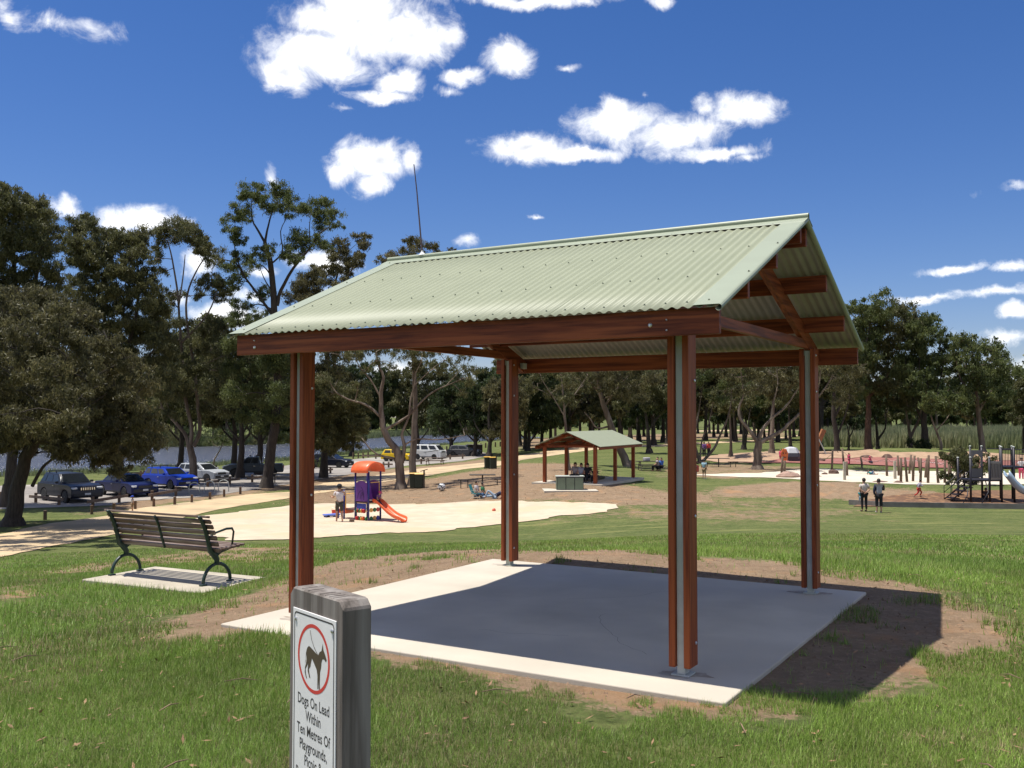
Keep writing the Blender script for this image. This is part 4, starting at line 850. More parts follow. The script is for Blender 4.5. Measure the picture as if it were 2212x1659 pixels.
hero('gum_tree', 'many stemmed gum tree fanning out right of the nearest shelter post', (1512,1000), None, [([(1512,1000),(1501,960),(1501,933),(1510,886),(1516,840)], .2, .05), ([(1512,1000),(1516,952),(1531,915),(1540,870)], .14, .04), ([(1514,1000),(1541,971),(1556,939),(1571,905),(1580,860),(1576,810)], .2, .05), ([(1506,990),(1490,930),(1488,880),(1480,830)], .14, .04)],
  lambda d: spots([(1480,790,26),(1510,780,26),(1540,775,26),(1570,790,26),(1600,800,22),(1470,830,24),(1500,820,24),(1535,815,22),(1575,830,22),(1490,860,18),(1560,860,16),(1610,840,18),(1525,850,14),(1460,800,24),(1590,765,22),(1520,745,24),(1560,745,24),(1480,750,24)], d, 2.2, 47), 'green', 'mid', 47, dens=230, L=(.16,.3), W=.07)
hero('gum_tree', 'large gum tree with a low bough reaching right behind the far right post', (1636,1014), None,
  [([(1636,1014),(1637,975),(1638,952)], .5, .42), ([(1637,955),(1619,930),(1599,905),(1597,877),(1606,851),(1600,800)], .24, .06), ([(1640,955),(1644,933),(1666,905),(1695,881),(1711,860),(1735,820)], .24, .05), ([(1642,956),(1653,950),(1685,933),(1713,907),(1755,870),(1779,843),(1800,810)], .28, .07), ([(1666,905),(1670,870),(1680,830),(1676,790)], .12, .04), ([(1755,870),(1770,830),(1772,790)], .1, .04)],
  lambda d: spots([(1600,780,28),(1640,770,28),(1680,765,28),(1720,765,28),(1760,765,28),(1800,775,28),(1830,790,26),(1580,815,24),(1620,810,24),(1660,805,24),(1700,800,24),(1740,800,24),(1785,805,24),(1820,820,24),(1600,845,20),(1640,840,18),(1740,830,18),(1800,840,20),(1840,830,22),(1835,860,18),(1810,870,16),(1850,800,22),(1690,840,14),(1780,745,26),(1700,740,26),(1620,745,26),(1560,800,20),(1770,740,24)], d, 2.6, 49), 'brown', 'mid', 49, dens=200, L=(.17,.32), W=.075)
RG = [
 ('gum_tree', 'tall full crowned gum tree just right of the shelter roof', 1808, 112, [([(1806,974),(1806,940),(1800,880),(1810,800),(1830,720)], .5, .12), ([(1806,945),(1825,900),(1836,860)], .2, .06), ([(1804,900),(1860,780),(1880,700)], .2, .06)], [(1780,720),(1800,660),(1822,640),(1842,626),(1870,640),(1890,624),(1915,632),(1930,660),(1920,720),(1900,780),(1870,860),(1800,880),(1770,820)], 1.6, 'green', 'dark'),
 ('gum_tree', 'gum tree with a reddish straight trunk beyond the playground', 1875, 116, [([(1875,976),(1875,930),(1876,870),(1872,800),(1885,720)], .62, .18), ([(1875,860),(1910,820),(1935,780)], .2, .06), ([(1874,850),(1845,810),(1835,780)], .16, .05)], [(1840,700),(1890,660),(1935,645),(1965,656),(1988,670),(2000,720),(1990,790),(1950,850),(1900,880),(1850,860),(1830,780)], 1.6, 'olive', 'red'),
 ('gum_tree', 'thick black trunked gum tree with upswept limbs beyond the playground', 2000, 114, [([(2000,980),(1998,940),(1996,900),(2000,860),(2008,800)], .66, .16), ([(1998,920),(1975,870),(1960,820),(1955,760)], .22, .06), ([(1998,900),(2020,850),(2035,800),(2030,740)], .2, .06), ([(1997,890),(1985,820),(1990,740)], .2, .06)], [(1950,690),(1990,668),(2008,668),(2040,680),(2046,705),(2066,708),(2060,780),(2030,850),(1990,870),(1945,850),(1930,780)], 1.6, 'green', 'dark'),
 ('gum_tree', 'broad yellow green gum tree with the outermost crown at the right edge', 2122, 112, [([(2110,985),(2118,930),(2112,880),(2104,810),(2100,760)], .5, .14), ([(2114,890),(2150,830),(2165,780)], .2, .06), ([(2112,870),(2075,820),(2065,770)], .2, .06)], [(2050,760),(2066,712),(2090,713),(2130,722),(2166,728),(2180,745),(2177,764),(2196,786),(2194,812),(2185,870),(2120,910),(2060,880),(2040,820)], 1.6, 'green', 'mid'),
 ('gum_tree', 'crooked slender gum tree leaning between the black trunk and the shrub', 2031, 108, [([(2034,982),(2032,955),(2022,930),(2012,900),(2008,870)], .24, .08), ([(2022,930),(2045,905),(2055,885)], .1, .04)], [(1990,850),(2030,840),(2070,860),(2070,900),(2030,905),(1990,890)], 1.1, 'green', 'pale'),
 ('gum_tree', 'forked pair of trunks left of the black trunked gum', 1966, 116, [([(1968,976),(1966,940),(1960,905),(1955,870)], .36, .1), ([(1967,945),(1985,905),(1992,870)], .24, .08)], [(1920,850),(1970,830),(2000,850),(2000,890),(1950,895),(1915,880)], 1.2, 'olive', 'mid'),
 ('gum_tree', 'dark small gum tree close right of the reddish trunk', 1896, 122, [([(1894,970),(1894,930),(1890,890)], .32, .12), ([(1896,950),(1912,925),(1914,890)], .2, .08)], [(1860,860),(1900,840),(1940,850),(1940,890),(1890,900),(1855,890)], 1.2, 'dark', 'dark'),
 ('gum_tree', 'twin stemmed dark gum tree left of the timber swing beam', 1708, 122, [([(1708,967),(1706,930),(1704,880)], .36, .12)], [(1650,830),(1700,800),(1760,810),(1770,860),(1720,890),(1660,880)], 1.5, 'olive', 'dark'),
 ('gum_tree', 'slim dark gum tree left of the large bough tree', 1578, 98, [([(1578,986),(1578,940),(1576,880)], .24, .08)], [(1530,850),(1570,820),(1620,830),(1620,880),(1570,895),(1530,880)], 1.1, 'olive', 'mid'),
 ('gum_tree', 'pair of dark trunks on shaded grass behind the picnic table', 1606, 125, [([(1606,966),(1606,930),(1600,880)], .38, .12), ([(1609,964),(1614,930),(1622,880)], .24, .08)], [(1560,840),(1610,810),(1660,820),(1660,880),(1600,895),(1560,880)], 1.5, 'green', 'dark'),
 ('gum_tree', 'grey straight gum tree right behind the large bough tree', 1666, 110, [([(1666,973),(1668,930),(1670,880),(1672,830)], .42, .14)], [(1620,810),(1670,780),(1730,790),(1730,850),(1680,870),(1620,860)], 1.4, 'brown', 'mid'),
 ('gum_tree', 'small bushy gum tree in front of the reed bed', 1832, 120, [([(1836,970),(1834,940),(1826,905)], .18, .07), ([(1835,945),(1850,915)], .12, .05)], [(1800,860),(1840,850),(1860,870),(1860,905),(1820,910),(1800,890)], 1.1, 'olive', 'dark'),
 ('gum_tree', 'tall wide gum tree behind the right end of the shelter roof', 1770, 126, [([(1768,966),(1768,900),(1760,820),(1765,760)], .45, .14)], [(1700,760),(1760,720),(1830,720),(1850,780),(1830,850),(1770,870),(1710,850)], 1.7, 'olive', 'dark'),
 ('gum_tree', 'round olive gum tree standing out of frame on the right behind the tower', 2215, 118, [([(2215,975),(2212,930),(2215,870)], .42, .14)], [(2165,850),(2200,810),(2260,815),(2280,880),(2240,925),(2180,915)], 1.5, 'olive', 'dark')]
for i, (nm, lb_, bx, dp_, lim, poly, rm, lf, bk) in enumerate(RG):
    hero(nm, lb_, bx, dp_, lim, lambda d: fill(poly, d, rm, 3.0, 60+i, sp=1.0, layers=3), lf, bk, 60+i, dens=72 if rm > 1.3 else 110, L=(.26,.48), W=.13)
# background wood: individuals sharing four shapes
def proto(seed, lf, bk, H=15, R=4.6, trunk=4.5):
    r = random.Random(seed); root = thing('woodland_tree', (0,0,0)); lean = r.uniform(-.6,.6)
    L_ = [([(0,0,0),(lean*.3,0,trunk),(lean,.2,H*.55),(lean*1.2,0,H*.8)], .36, .1)]
    for k in range(4):
        a = r.uniform(0, 6.28); L_.append(([(lean*.3,0,trunk+k*.8),(math.cos(a)*1.3,math.sin(a)*1.3,trunk+2+k),(math.cos(a)*R*.6,math.sin(a)*R*.6,trunk+4+k*1.4)], .16, .05))
    cl = []
    for k in range(26):
        z = trunk+(H-trunk)*r.random(); q = (z-trunk)/(H-trunk); rr = R*math.sqrt(max(.08, 1-(q*1.6-.75)**2))*r.uniform(.3,.95); a = r.uniform(0,6.28); cl.append(((rr*math.cos(a)+lean, rr*math.sin(a), z), r.uniform(1.2,1.9)))
    limb_mesh('trunk', L_, cl, BK[bk], root, seed, n=6, tips=False); leaves_mesh('crown', cl, LF[lf], root, seed, dens=62, L=(.45,.8), W=.26, sub=8); return root
PR = [proto(101,'olive','dark'), proto(102,'green','mid',16,5), proto(103,'dark','dark',14,4.8,3.6), proto(104,'brown','dark',15,4.6,5)]
wr = random.Random(5); used = [False]*4
ZONES = [  # px range, distance range, count, group, label
 ((1085,1500),(135,210),26,'trees of the wood behind the small shelter','dark trunked tree in the wood behind the small shelter'),
 ((1500,1860),(150,250),30,'trees of the wood beyond the grass','shaded tree in the wood beyond the grass right of the near post'),
 ((1840,2260),(215,330),28,'trees beyond the reed bed','distant dark tree in the line beyond the reed bed'),
 ((640,1120),(315,340),30,'trees on the far lake shore',''),
 ((60,640),(205,260),24,'trees on the far lake shore','tree on the far shore of the lake'),
 ((-250,60),(150,240),9,'trees on the far lake shore',''),
 ((2230,2700),(100,240),10,'trees beyond the reed bed','')]
for (x0,x1),(d0,d1),cnt,gp,lb_ in ZONES:
    for k in range(cnt):
        px = x0+(x1-x0)*(k+wr.random())/cnt; d = wr.uniform(d0, d1); p = atx(px, d)
        if float(sdist(np.array(p.x), np.array(p.y), LAKE)) > -2:
            d = 300 if px > 300 else 255; p = atx(px, d+wr.uniform(0,40))
            if float(sdist(np.array(p.x), np.array(p.y), LAKE)) > -2: continue
        i = wr.randrange(4)
        o = PR[i] if not used[i] else copy_tree(PR[i]); used[i] = True
        o.location = (p.x, p.y, p.z-.1); s = wr.uniform(.8,1.15); o.scale = (s*wr.uniform(.9,1.15), s, s*wr.uniform(.85,1.1)); o.rotation_euler = (0,0,wr.uniform(0,6.28))
        tag(o, lb_ or ('tree on the far shore of the lake' if x0 < 1000 else 'distant dark tree in the line beyond the reed bed'), 'tree', gp)
# the closed wood far behind everything, one mass
fw = random.Random(12); fc = []
for k in range(420):
    px = -500+3300*k/420; d = fw.uniform(232, 275) if px < 640 else (fw.uniform(335, 375) if px < 1250 else fw.uniform(300, 390)); p = atx(px, d)
    fc.append(((p.x, p.y, p.z+fw.uniform(1.0, 12.5 if px < 1150 else 9)), fw.uniform(2.6, 4.4)))
fwo = leaves_mesh('distant_wood', fc, LF['dark'], None, 55, dens=6, L=(1.6,2.8), W=.9, sub=9); tag(fwo, 'dark continuous wood on the horizon beyond the lake and the reed bed', kind='stuff')
# low bushes and shrub
def shrub(px, dep, h, w, lf, label, seed, n=9, group=None, name='shrub', dens=260):
    b = atx(px, dep); r = random.Random(seed); root = thing(name, b, 0, label, 'shrub', group)
    cl = [((r.uniform(-w,w)*.7, r.uniform(-w,w)*.5, h*r.uniform(.25,.85)), r.uniform(.35,.5)*min(w,h)) for _ in range(n)]
    limb_mesh('stems', [([(0,0,0),(.05,0,h*.3),(0,.05,h*.6)], .07, .03)], cl, BK['dark'], root, seed, n=5); leaves_mesh('foliage', cl, LF[lf], root, seed, dens=dens, L=(.14,.3), W=.07); return root
shrub(2080, 60, 3.1, 1.5, 'olive', 'tall loose olive shrub growing left of the dark play tower', 201, 18)
shrub(2135, 66, 2.6, 1.0, 'olive', 'thin grey green shrub behind the dark play tower', 202, 9)
shrub(1985, 112, 2.2, 1.6, 'dark', 'dark low bush at the foot of the black trunked gum', 203, 9)
shrub(680, 104, 1.2, 1.2, 'green', 'sapling on the lake bank right of the grey pickup', 204, 6)
for k, (px, d) in enumerate([(60,186),(230,190),(330,188),(470,196),(560,205),(430,192),(640,214),(-60,184),(150,188),(285,187),(385,191),(510,200),(600,210),(350,196),(455,200),(20,190)]):
    shrub(px, d, 3.4+k % 3, 3.0+k % 2, ['green','olive','dark'][k % 3], 'bush crowding the far shore of the lake', 210+k, 12, 'bushes on the far lake shore', dens=60)
tree('bank_sapling', 'crooked bare little tree on the near bank in front of the lake', None, [([tuple(atx(462,100)), tuple(atx(462,100)+Vector((.1,0,1.0))), tuple(atx(462,100)+Vector((.6,0,1.9))), tuple(atx(462,100)+Vector((1.0,0,2.8)))], .12, .04)],
     [(atx(462,100)+Vector((.3,0,3.3)), .7), (atx(462,100)+Vector((1.3,0,3.0)), .6), (atx(462,100)+Vector((.9,.2,3.9)), .6), (atx(462,100)+Vector((-.2,.2,2.8)), .4)], 'green', 'pale', 77, base=atx(462,100), dens=230)
# reeds and bank grass
def tufts(name, poly, n, h0, h1, W, label, seed, tone=(0,1), mt=None, world_pts=False):
    P = poly if world_pts else poly_g(poly); A = np.array(P); r = np.random.default_rng(seed); X = r.uniform(A[:,0].min(), A[:,0].max(), n*4); Y = r.uniform(A[:,1].min(), A[:,1].max(), n*4)
    k = sdist(X, Y, A) > 0; X, Y = X[k][:n], Y[k][:n]; n = len(X); z = height(X, Y); L_ = r.uniform(h0,h1,n)*(.7+.6*vnoise(X,Y,.25,4)); a = r.uniform(0,6.28,n); a2 = r.uniform(0,6.28,n); ln = r.uniform(.05,.35,n)*L_
    w = np.stack([np.cos(a2), np.sin(a2), np.zeros(n)],1)*W*.5; b0 = np.stack([X,Y,z-.02],1); tp = b0+np.stack([np.cos(a)*ln, np.sin(a)*ln, L_],1)
    v = np.stack([b0-w, b0+w, tp],1).reshape(-1,3); o = raw_mesh(name, v, np.arange(3*n).reshape(-1,3), mt or LF['reed'])
    tn = np.clip(vnoise(X,Y,.12,8)*.7+r.random(n)*.4, 0, 1)*(tone[1]-tone[0])+tone[0]
    at = o.data.attributes.new('tint','FLOAT','POINT'); at.data.foreach_set('value', np.repeat(tn,3).astype(np.float32)); return tag(o, label, kind='stuff')
RB = [tuple(atx(px, d)[:2]) for px, d in ((1745,140),(1900,136),(2050,134),(2150,130),(2320,128),(2320,200),(2050,205),(1900,205),(1745,200))]
tufts('reed_bed', RB, 60000, 1.7, 2.6, .30, 'tall grey green reed bed beyond the playground trees', 31, world_pts=True)
bank = []
L3 = [onz(x, y, WZ) for x, y in [(-200,1036),(0,1031),(120,1027),(260,1019),(400,1011),(500,1003),(640,993),(790,977),(900,968),(1000,963),(1090,959)]]
bank = L3+[(x*.965, y*.955) for x, y in reversed(L3)]
tufts('bank_grass', bank, 26000, .3, .75, .16, 'long green grass along the near lake bank', 32, (.1,.8), world_pts=True)
L4 = [onz(x, y, WZ) for x, y in [(1100,941.5),(950,938.5),(860,942.5),(760,950.5),(620,957),(500,962),(360,965),(200,967),(0,968),(-300,969)]]
tufts('far_bank_grass', L4+[(x*1.05, y*1.05) for x, y in reversed(L4)], 26000, .8, 2.0, .45, 'green reeds along the far lake shore', 33, (0,.3), world_pts=True)
# ------------------------------------------------------------------ vehicles
def paint(name, c, rough=.3): return mat(name, c, .38, coat=.15, spec=.22)
M['glass'] = mat('dark car glass', (.014,.017,.020), .08, spec=.45); M['tyre'] = mat('tyre rubber', (.018,.018,.018), .8); M['rim'] = mat('alloy rim', (.42,.42,.43), .35, metal=.7)
M['chrome'] = mat('chrome', (.7,.7,.7), .15, metal=1); M['blackp'] = mat('black plastic', (.02,.02,.022), .55); M['lamp'] = mat('clear headlight', (.62,.64,.66), .12, spec=.9); M['tail'] = mat('red tail light', (.35,.012,.01), .2); M['plate'] = mat('number plate', (.55,.55,.55), .5)
def car(name, label, cat_, pos, head, L, W, H, paintm, belt, low, hood, cb, ct, wb, wr=.34, wins=3, kind='hatch', rack=False, rim=True, noseh=None, tailh=None, grille='slots', two=None):
    """front to +x. cb/ct: x of the glasshouse ends at belt and roof; hood: height of the bonnet at the screen"""
    t = thing(name, (pos[0], pos[1], pos[2]+.0), head, label, cat_, None)
    x0, x1 = -L/2, L/2; fa, ra = wb[1], wb[0]; nh = noseh or hood-.13; th_ = tailh or belt-.02; P = [(x0+.03, low+.02), (x0, low+.22), (x0+.02, th_-.12), (x0+.10, th_)]
    if kind in ('sedan', 'pickup'): P += [(cb[0]-.05, belt+.02)]
    P += [(cb[0], belt), (cb[1], hood), (x1-.55, (hood+nh)/2+.05), (x1-.12, nh), (x1, nh-.22), (x1+.02, low+.16), (x1-.05, low)]
    def arch(cx): return [(cx+(wr+.055)*math.cos(a), max(low-.0, wr+(wr+.055)*math.sin(a))) for a in np.radians(np.linspace(-5, 185, 12))]
    P += arch(fa)+arch(ra)
    b = MB(); b.prism(P, -W/2, W/2, 'y'); b.build('body', paintm, t, bevel=.055, seg=2)
    b = MB(); b.box((0,0,low+.12), (L*.90, W*.80, .22)); b.build('underbody', M['blackp'], t)
    yb, yt = W/2*.955, W/2*.76; zb, zt_ = belt-.02, H
    hb = hood-.02
    v = [(cb[0],-yb,zb),(cb[1],-yb,hb),(cb[1],yb,hb),(cb[0],yb,zb),(ct[0],-yt,zt_-.03),(ct[1],-yt,zt_-.05),(ct[1],yt,zt_-.05),(ct[0],yt,zt_-.03)]
    b = MB(); b.add(v, [(0,3,2,1),(4,5,6,7),(0,1,5,4),(1,2,6,5),(2,3,7,6),(3,0,4,7)]); b.build('cabin', paintm, t, bevel=.05, seg=2)
    def quad_on(i0, i1, i2, i3, u0, u1, v0, v1, nm, m, out=.012):
        A, B, C_, D = (Vector(v[i]) for i in (i0, i1, i2, i3))     # A-B bottom, D-C top
        f = lambda u, w: (A*(1-u)+B*u)*(1-w)+(D*(1-u)+C_*u)*w
        q = [f(u0,v0), f(u1,v0), f(u1,v1), f(u0,v1)]; n = (q[1]-q[0]).cross(q[3]-q[0]).normalized()
        cc = sum(q, Vector())/4
        if n.dot(cc-Vector((cc.x*.5,0,zb)))<0: n = -n
        b = MB(); b.add([tuple(p+n*out) for p in q]+[tuple(p-n*.02) for p in q], [(0,1,2,3),(7,6,5,4),(0,4,5,1),(1,5,6,2),(2,6,7,3),(3,7,4,0)]); b.build(nm, m, t)
    if kind == 'van': cuts = [(.04,.30),(.36,.62),(.68,.93)]
    elif wins == 3: cuts = [(.05,.25),(.30,.60),(.64,.90)]
    elif wins == 1: cuts = [(.10,.88)]
    else: cuts = [(.10,.46),(.51,.88)]
    for s, ids in ((-1,(0,1,5,4)),(1,(3,2,6,7))):
        for c0, c1 in cuts: quad_on(*ids, c0, c1, .20, .86, 'window', M['glass'])
    quad_on(1,2,6,5, .07,.93,.10,.92,'windscreen', M['glass']); quad_on(0,3,7,4, .1,.9,.25,.88,'rear_window', M['glass'])
    if kind == 'pickup':
        b = MB(); b.box((x0+.80,0,belt-.10), (1.35,W*.84,.30)); b.build('tray_liner', M['blackp'], t)
        b = MB(); b.tube([(cb[0]-.12,-W*.42,belt),(cb[0]-.25,-W*.38,H-.12),(cb[0]-.25,W*.38,H-.12),(cb[0]-.12,W*.42,belt)], .035, 6); b.tube([(cb[0]-.25,-W*.38,H-.12),(cb[0]-.95,-W*.42,belt)], .03, 6); b.tube([(cb[0]-.25,W*.38,H-.12),(cb[0]-.95,W*.42,belt)], .03, 6); b.build('sports_bar', M['chrome'], t, smooth=True)
    for cx in (fa, ra):
        for s in (-1, 1):
            R = Matrix.Translation((cx, s*(W/2-.10), wr)) @ Matrix.Rotation(-s*math.pi/2, 4, 'X')
            b = MB(); b.lathe([(wr*.62,-.10),(wr*.93,-.10),(wr,-.06),(wr,.06),(wr*.93,.10),(wr*.62,.10)], 20, R); wt = b.build('tyre', M['tyre'], t, smooth=False)
            b = MB(); b.lathe([(wr*.60,.04),(wr*.62,.085),(wr*.55,.085)], 20, R)
            for k in range(7):
                a = k*2*math.pi/7; b.box((wr*.32*math.cos(a), wr*.32*math.sin(a), .0), (.01,.01,.01)) if False else b.add([tuple(R @ Vector((q*math.cos(a)-w*math.sin(a), q*math.sin(a)+w*math.cos(a), z))) for z in (.05,.088) for q, w in ((.03,-.02),(wr*.58,-.03),(wr*.58,.03),(.03,.02))], [(4,5,6,7),(0,1,5,4),(2,3,7,6)])
            b.lathe([(.05,.04),(.05,.095),(.02,.10)], 10, R); b.build('rim', M['rim'], wt)
    for s in (-1, 1):
        b = MB(); b.box((x1-.10, s*(W/2-.20), nh-.10), (.22,.34,.13), rot=Matrix.Rotation(-s*.35, 4, 'Z')); b.build('headlight', M['lamp'], t, bevel=.03)
        b = MB(); b.box((x0+.06, s*(W/2-.12), th_-.20), (.14,.20,.26)); b.build('tail_light', M['tail'], t, bevel=.03)
        b = MB(); b.box((cb[1]-.30, s*(W/2+.10), hood+.08), (.11,.20,.14)); b.build('wing_mirror', paintm, t, bevel=.03)
    b = MB(); b.box((x1+.015, 0, nh-.14), (.03, W*.50, .16)); g = b.build('grille', M['blackp'], t)
    if grille == 'slots':
        b = MB()
        for k in range(7): b.box((x1+.035, (k-3)*W*.068, nh-.14), (.012,.055,.15))
        tag(b.build('grille_bars', M['chrome'], g), kind='stuff')
    b = MB(); b.box((x1+.0, 0, low+.20), (.06, W*.86, .20)); b.build('bumper', M['blackp'] if kind != 'van' else M['plate'], t, bevel=.02)
    b = MB(); b.box((x1+.045, 0, low+.24), (.01, .36, .11)); b.build('number_plate', M['plate'], t)
    for s in (-1, 1):
        b = MB(); b.box(((fa+ra)/2, s*(W/2+.004), low+.10), ((fa-ra)-2*wr-.14,.012,.07)); b.build('side_sill', M['blackp'], t)
        for dx_ in ([.05] if wins > 1 else [-.2]):
            b = MB(); b.box((dx_, s*(W/2+.002), (belt+low)/2+.12), (.012,.006,belt-low-.28)); b.build('door_gap', M['blackp'], t)
            b = MB(); b.box((dx_-.14, s*(W/2+.012), belt-.13), (.16,.024,.03)); b.build('door_handle', M['chrome'], t)
    if rack:
        for xx in (ct[0]+(ct[1]-ct[0])*.25, ct[0]+(ct[1]-ct[0])*.75):
            b = MB(); b.box((xx, 0, H+.09), (.07, yt*2+.08, .035)); b.box((xx, -yt*.95, H+.03), (.06,.05,.12)); b.box((xx, yt*.95, H+.03), (.06,.05,.12)); b.build('roof_bar', M['blackp'], t)
    return t
def cpos(px, py): return atg(px, py)
car('parked_car', 'dark grey four wheel drive wagon with a slotted chrome grille parked beside the left trunk', 'car', cpos(150,1082), -.72, 4.82, 1.94, 1.76, paint('dark grey blue metallic', (.012,.014,.024)), 1.12, .32, 1.14, (-2.18,.95), (-1.72,.22), (-1.42,1.46), .385, 3, 'hatch', True)
car('parked_car', 'dark blue sedan parked between the grey wagon and the bright blue hatchback', 'car', cpos(272,1070), -.70, 4.9, 1.86, 1.44, paint('dark blue paint', (.006,.010,.060)), .93, .24, .95, (-1.55,1.05), (-.95,.25), (-1.42,1.42), .325, 2, 'sedan', False, grille='plain')
car('parked_car', 'bright blue hatchback parked beside the forked tree trunk', 'car', cpos(366,1054), -.62, 4.3, 1.78, 1.52, paint('bright blue paint', (.004,.035,.33)), .98, .24, 1.0, (-1.98,1.05), (-1.70,.30), (-1.28,1.32), .325, 3, 'hatch', True, grille='plain')
car('parked_car', 'silver hatchback partly hidden behind the bright blue hatchback', 'car', cpos(436,1040), -.45, 4.2, 1.75, 1.50, paint('silver paint', (.36,.38,.40)), .96, .24, .98, (-1.95,1.05), (-1.6,.3), (-1.25,1.30), .32, 3, 'hatch', False, grille='plain')
car('pickup_truck', 'grey crew cab pickup facing left with a sports bar behind the cab', 'car', cpos(548,1030), math.pi+.20, 5.2, 1.92, 1.82, paint('slate grey paint', (.055,.070,.083)), 1.12, .42, 1.16, (-.62,1.25), (-.45,.55), (-1.62,1.52), .39, 2, 'pickup', True, grille='plain')
car('parked_car', 'black car parked in deep shade behind the orange play unit roof', 'car', cpos(716,1010), -.35, 4.6, 1.82, 1.55, paint('black paint', (.008,.010,.022)), .98, .24, .98, (-2.1,1.15), (-1.6,.25), (-1.36,1.4), .33, 3, 'hatch', False, grille='plain')
car('parked_car', 'small yellow hatchback seen between the forked pale tree trunks', 'car', cpos(858,996), -.30, 3.7, 1.65, 1.47, paint('yellow paint', (.72,.47,.015)), .92, .22, .94, (-1.75,.98), (-1.45,.25), (-1.15,1.15), .31, 2, 'hatch', False, grille='plain')
car('camper_van', 'boxy white camper van with roof bars parked behind the straight trunk', 'van', cpos(926,992), -.38, 4.1, 1.7, 1.86, paint('white paint', (.62,.63,.62)), 1.12, .28, 1.14, (-2.0,1.86), (-1.92,1.22), (-1.15,1.15), .32, 3, 'van', True, grille='plain', noseh=1.10)
car('parked_car', 'small dark car beyond the timber picnic table right of the white van', 'car', cpos(1002,986), -.2, 4.1, 1.7, 1.45, paint('dull grey paint', (.07,.07,.075)), .93, .24, .95, (-1.85,1.05), (-1.5,.3), (-1.2,1.25), .31, 2, 'hatch', False, grille='plain')
# ------------------------------------------------------------------ low timber fences, bollards, cycle hoops
M['post'] = mat('brown sawn timber', (.155,.098,.062), .85, (.095,.058,.038), 2, bump=.003, bscale=5, stretch=(6,6,1.5)); M['railm'] = mat('weathered rail timber', (.185,.130,.090), .85, (.12,.08,.058), 2, bump=.003, bscale=5)
def c1(x, y): return (x*.2451, 914.9+y*.2451)
def c2(x, y): return (542.2+x*.2451, 914.9+y*.2451)
def c3(x, y): return (1084.3+x*.2451, 881+y*.2451)
def c4(x, y): return (1626.5+x*.2647, 881+y*.2647)
def c5(x, y): return (1863.6+x*.15747, 881+y*.15747)
def rail_fence(posts, x_ends, label, h=.62, group='low timber rail fences'):
    P = [atg(*q) for q in posts]; root = thing('rail_fence', P[0], 0, label, 'fence', group); o = P[0]
    for p in P:
        b = MB(); b.box((p.x-o.x, p.y-o.y, p.z-o.z+h/2-.1), (.17,.17,h+.2), rot=.4); b.build('post', M['post'], root, bevel=.015)
    a, c = P[0], P[-1]; d = (c-a); L = d.length
    if L < .1: d = Vector((1,-.3,0)); L = 1
    d = d/L; e0 = a-d*x_ends[0]-o+Vector((0,0,h*.62)); e1_ = c+d*x_ends[1]-o+Vector((0,0,h*.62)); sd = Vector((d.y,-d.x,0))*.11
    b = MB(); b.beam(tuple(e0+sd), tuple(e1_+sd), .06, .17); b.build('rail', M['railm'], root, bevel=.01)
rail_fence([c1(315,700), c1(520,720)], (.6,.7), 'timber rail fence bay in front of the dark grey wagon')
rail_fence([c1(818,740), c1(1050,700)], (.8,.8), 'timber rail fence bay in front of the dark blue sedan')
rail_fence([c1(1340,680), c1(1550,640)], (.7,.6), 'timber rail fence bay in front of the bright blue hatchback')
rail_fence([c1(1830,560), c1(2025,540)], (.3,1.2), 'timber rail fence bay behind the cycle hoops')
rail_fence([c2(10,520), c2(160,500)], (1.2,.2), 'timber rail fence bay in front of the grey pickup')
rail_fence([c2(640,450), c2(700,440)], (.8,.4), 'timber rail fence bay in front of the black car')
rail_fence([c2(1168,390), c2(1213,390)], (.2,.6), 'timber rail fence bay under the yellow hatchback')
rail_fence([c2(1500,358), c2(1440,362)], (.5,.5), 'timber rail fence bay in front of the white van')
rail_fence([c2(1755,318), c2(1865,312)], (.4,.4), 'timber rail fence bay behind the timber picnic table')
rail_fence([c1(1095,490), c1(1130,488)], (.9,.5), 'low rail bay by the lake behind the dark blue sedan')
rail_fence([c1(1240,480), c1(1270,478)], (.9,.5), 'low rail bay by the lake behind the bright blue hatchback')
rail_fence([c1(-40,600), c1(10,690)], (.6,.1), 'timber rail bay at the left edge behind the thick trunk')
rail_fence([c2(990,310), c2(1100,312)], (.2,1.0), 'long low rail behind the orange play unit roof')
def bollard(q, label, group, h=.5, w=.15):
    p = atg(*q); t = MB(); t.box((0,0,h/2-.1), (w,w,h+.2)); o = t.build('bollard', M['post'], None, bevel=.015); o.location = p; o.rotation_euler = (0,0,random.uniform(0,.8)); tag(o, label, 'bollard', group); return o
BL = [((180,880),'short timber bollard at the foot of the thick left trunk'),((397,850),'short timber bollard on the shaded grass left of the bench'),((808,800),'short timber bollard in line with the front of the grey wagon'),((1003,780),'short timber bollard just above the left end of the bench'),
 ((1192,757),'short timber bollard beside the toddler'),((1355,735),'short timber bollard right of the toddler'),((1540,718),'leaning pale topped bollard beside the sandy path'),((1690,698),'short bollard in front of the leftmost cycle hoop'),((1850,672),'broad short bollard by the path in front of the middle hoop'),((1975,645),'short bollard in front of the rightmost hoop'),((2118,622),'short shaded bollard right of the cycle hoops')]
for q, lb_ in BL: bollard(c1(*q), lb_, 'bollards along the sandy path', .48, .14)
for k, q in enumerate([(1835,440),(1905,437)]): bollard(c1(*q), 'lone bollard by the lake left of the grey pickup' if k == 0 else 'bollard by the lake touching the bonnet line of the grey pickup', 'bollards along the lake', .75, .16)
for k, q in enumerate([(900,310),(945,308),(987,305),(1032,300)]): bollard(c2(*q), ['first bollard left of the play unit roof by the lake','second bollard by the lake above the play unit roof','third bollard by the lake above the play unit roof','fourth bollard by the lake above the play unit roof'][k], 'bollards along the lake', .8, .17)
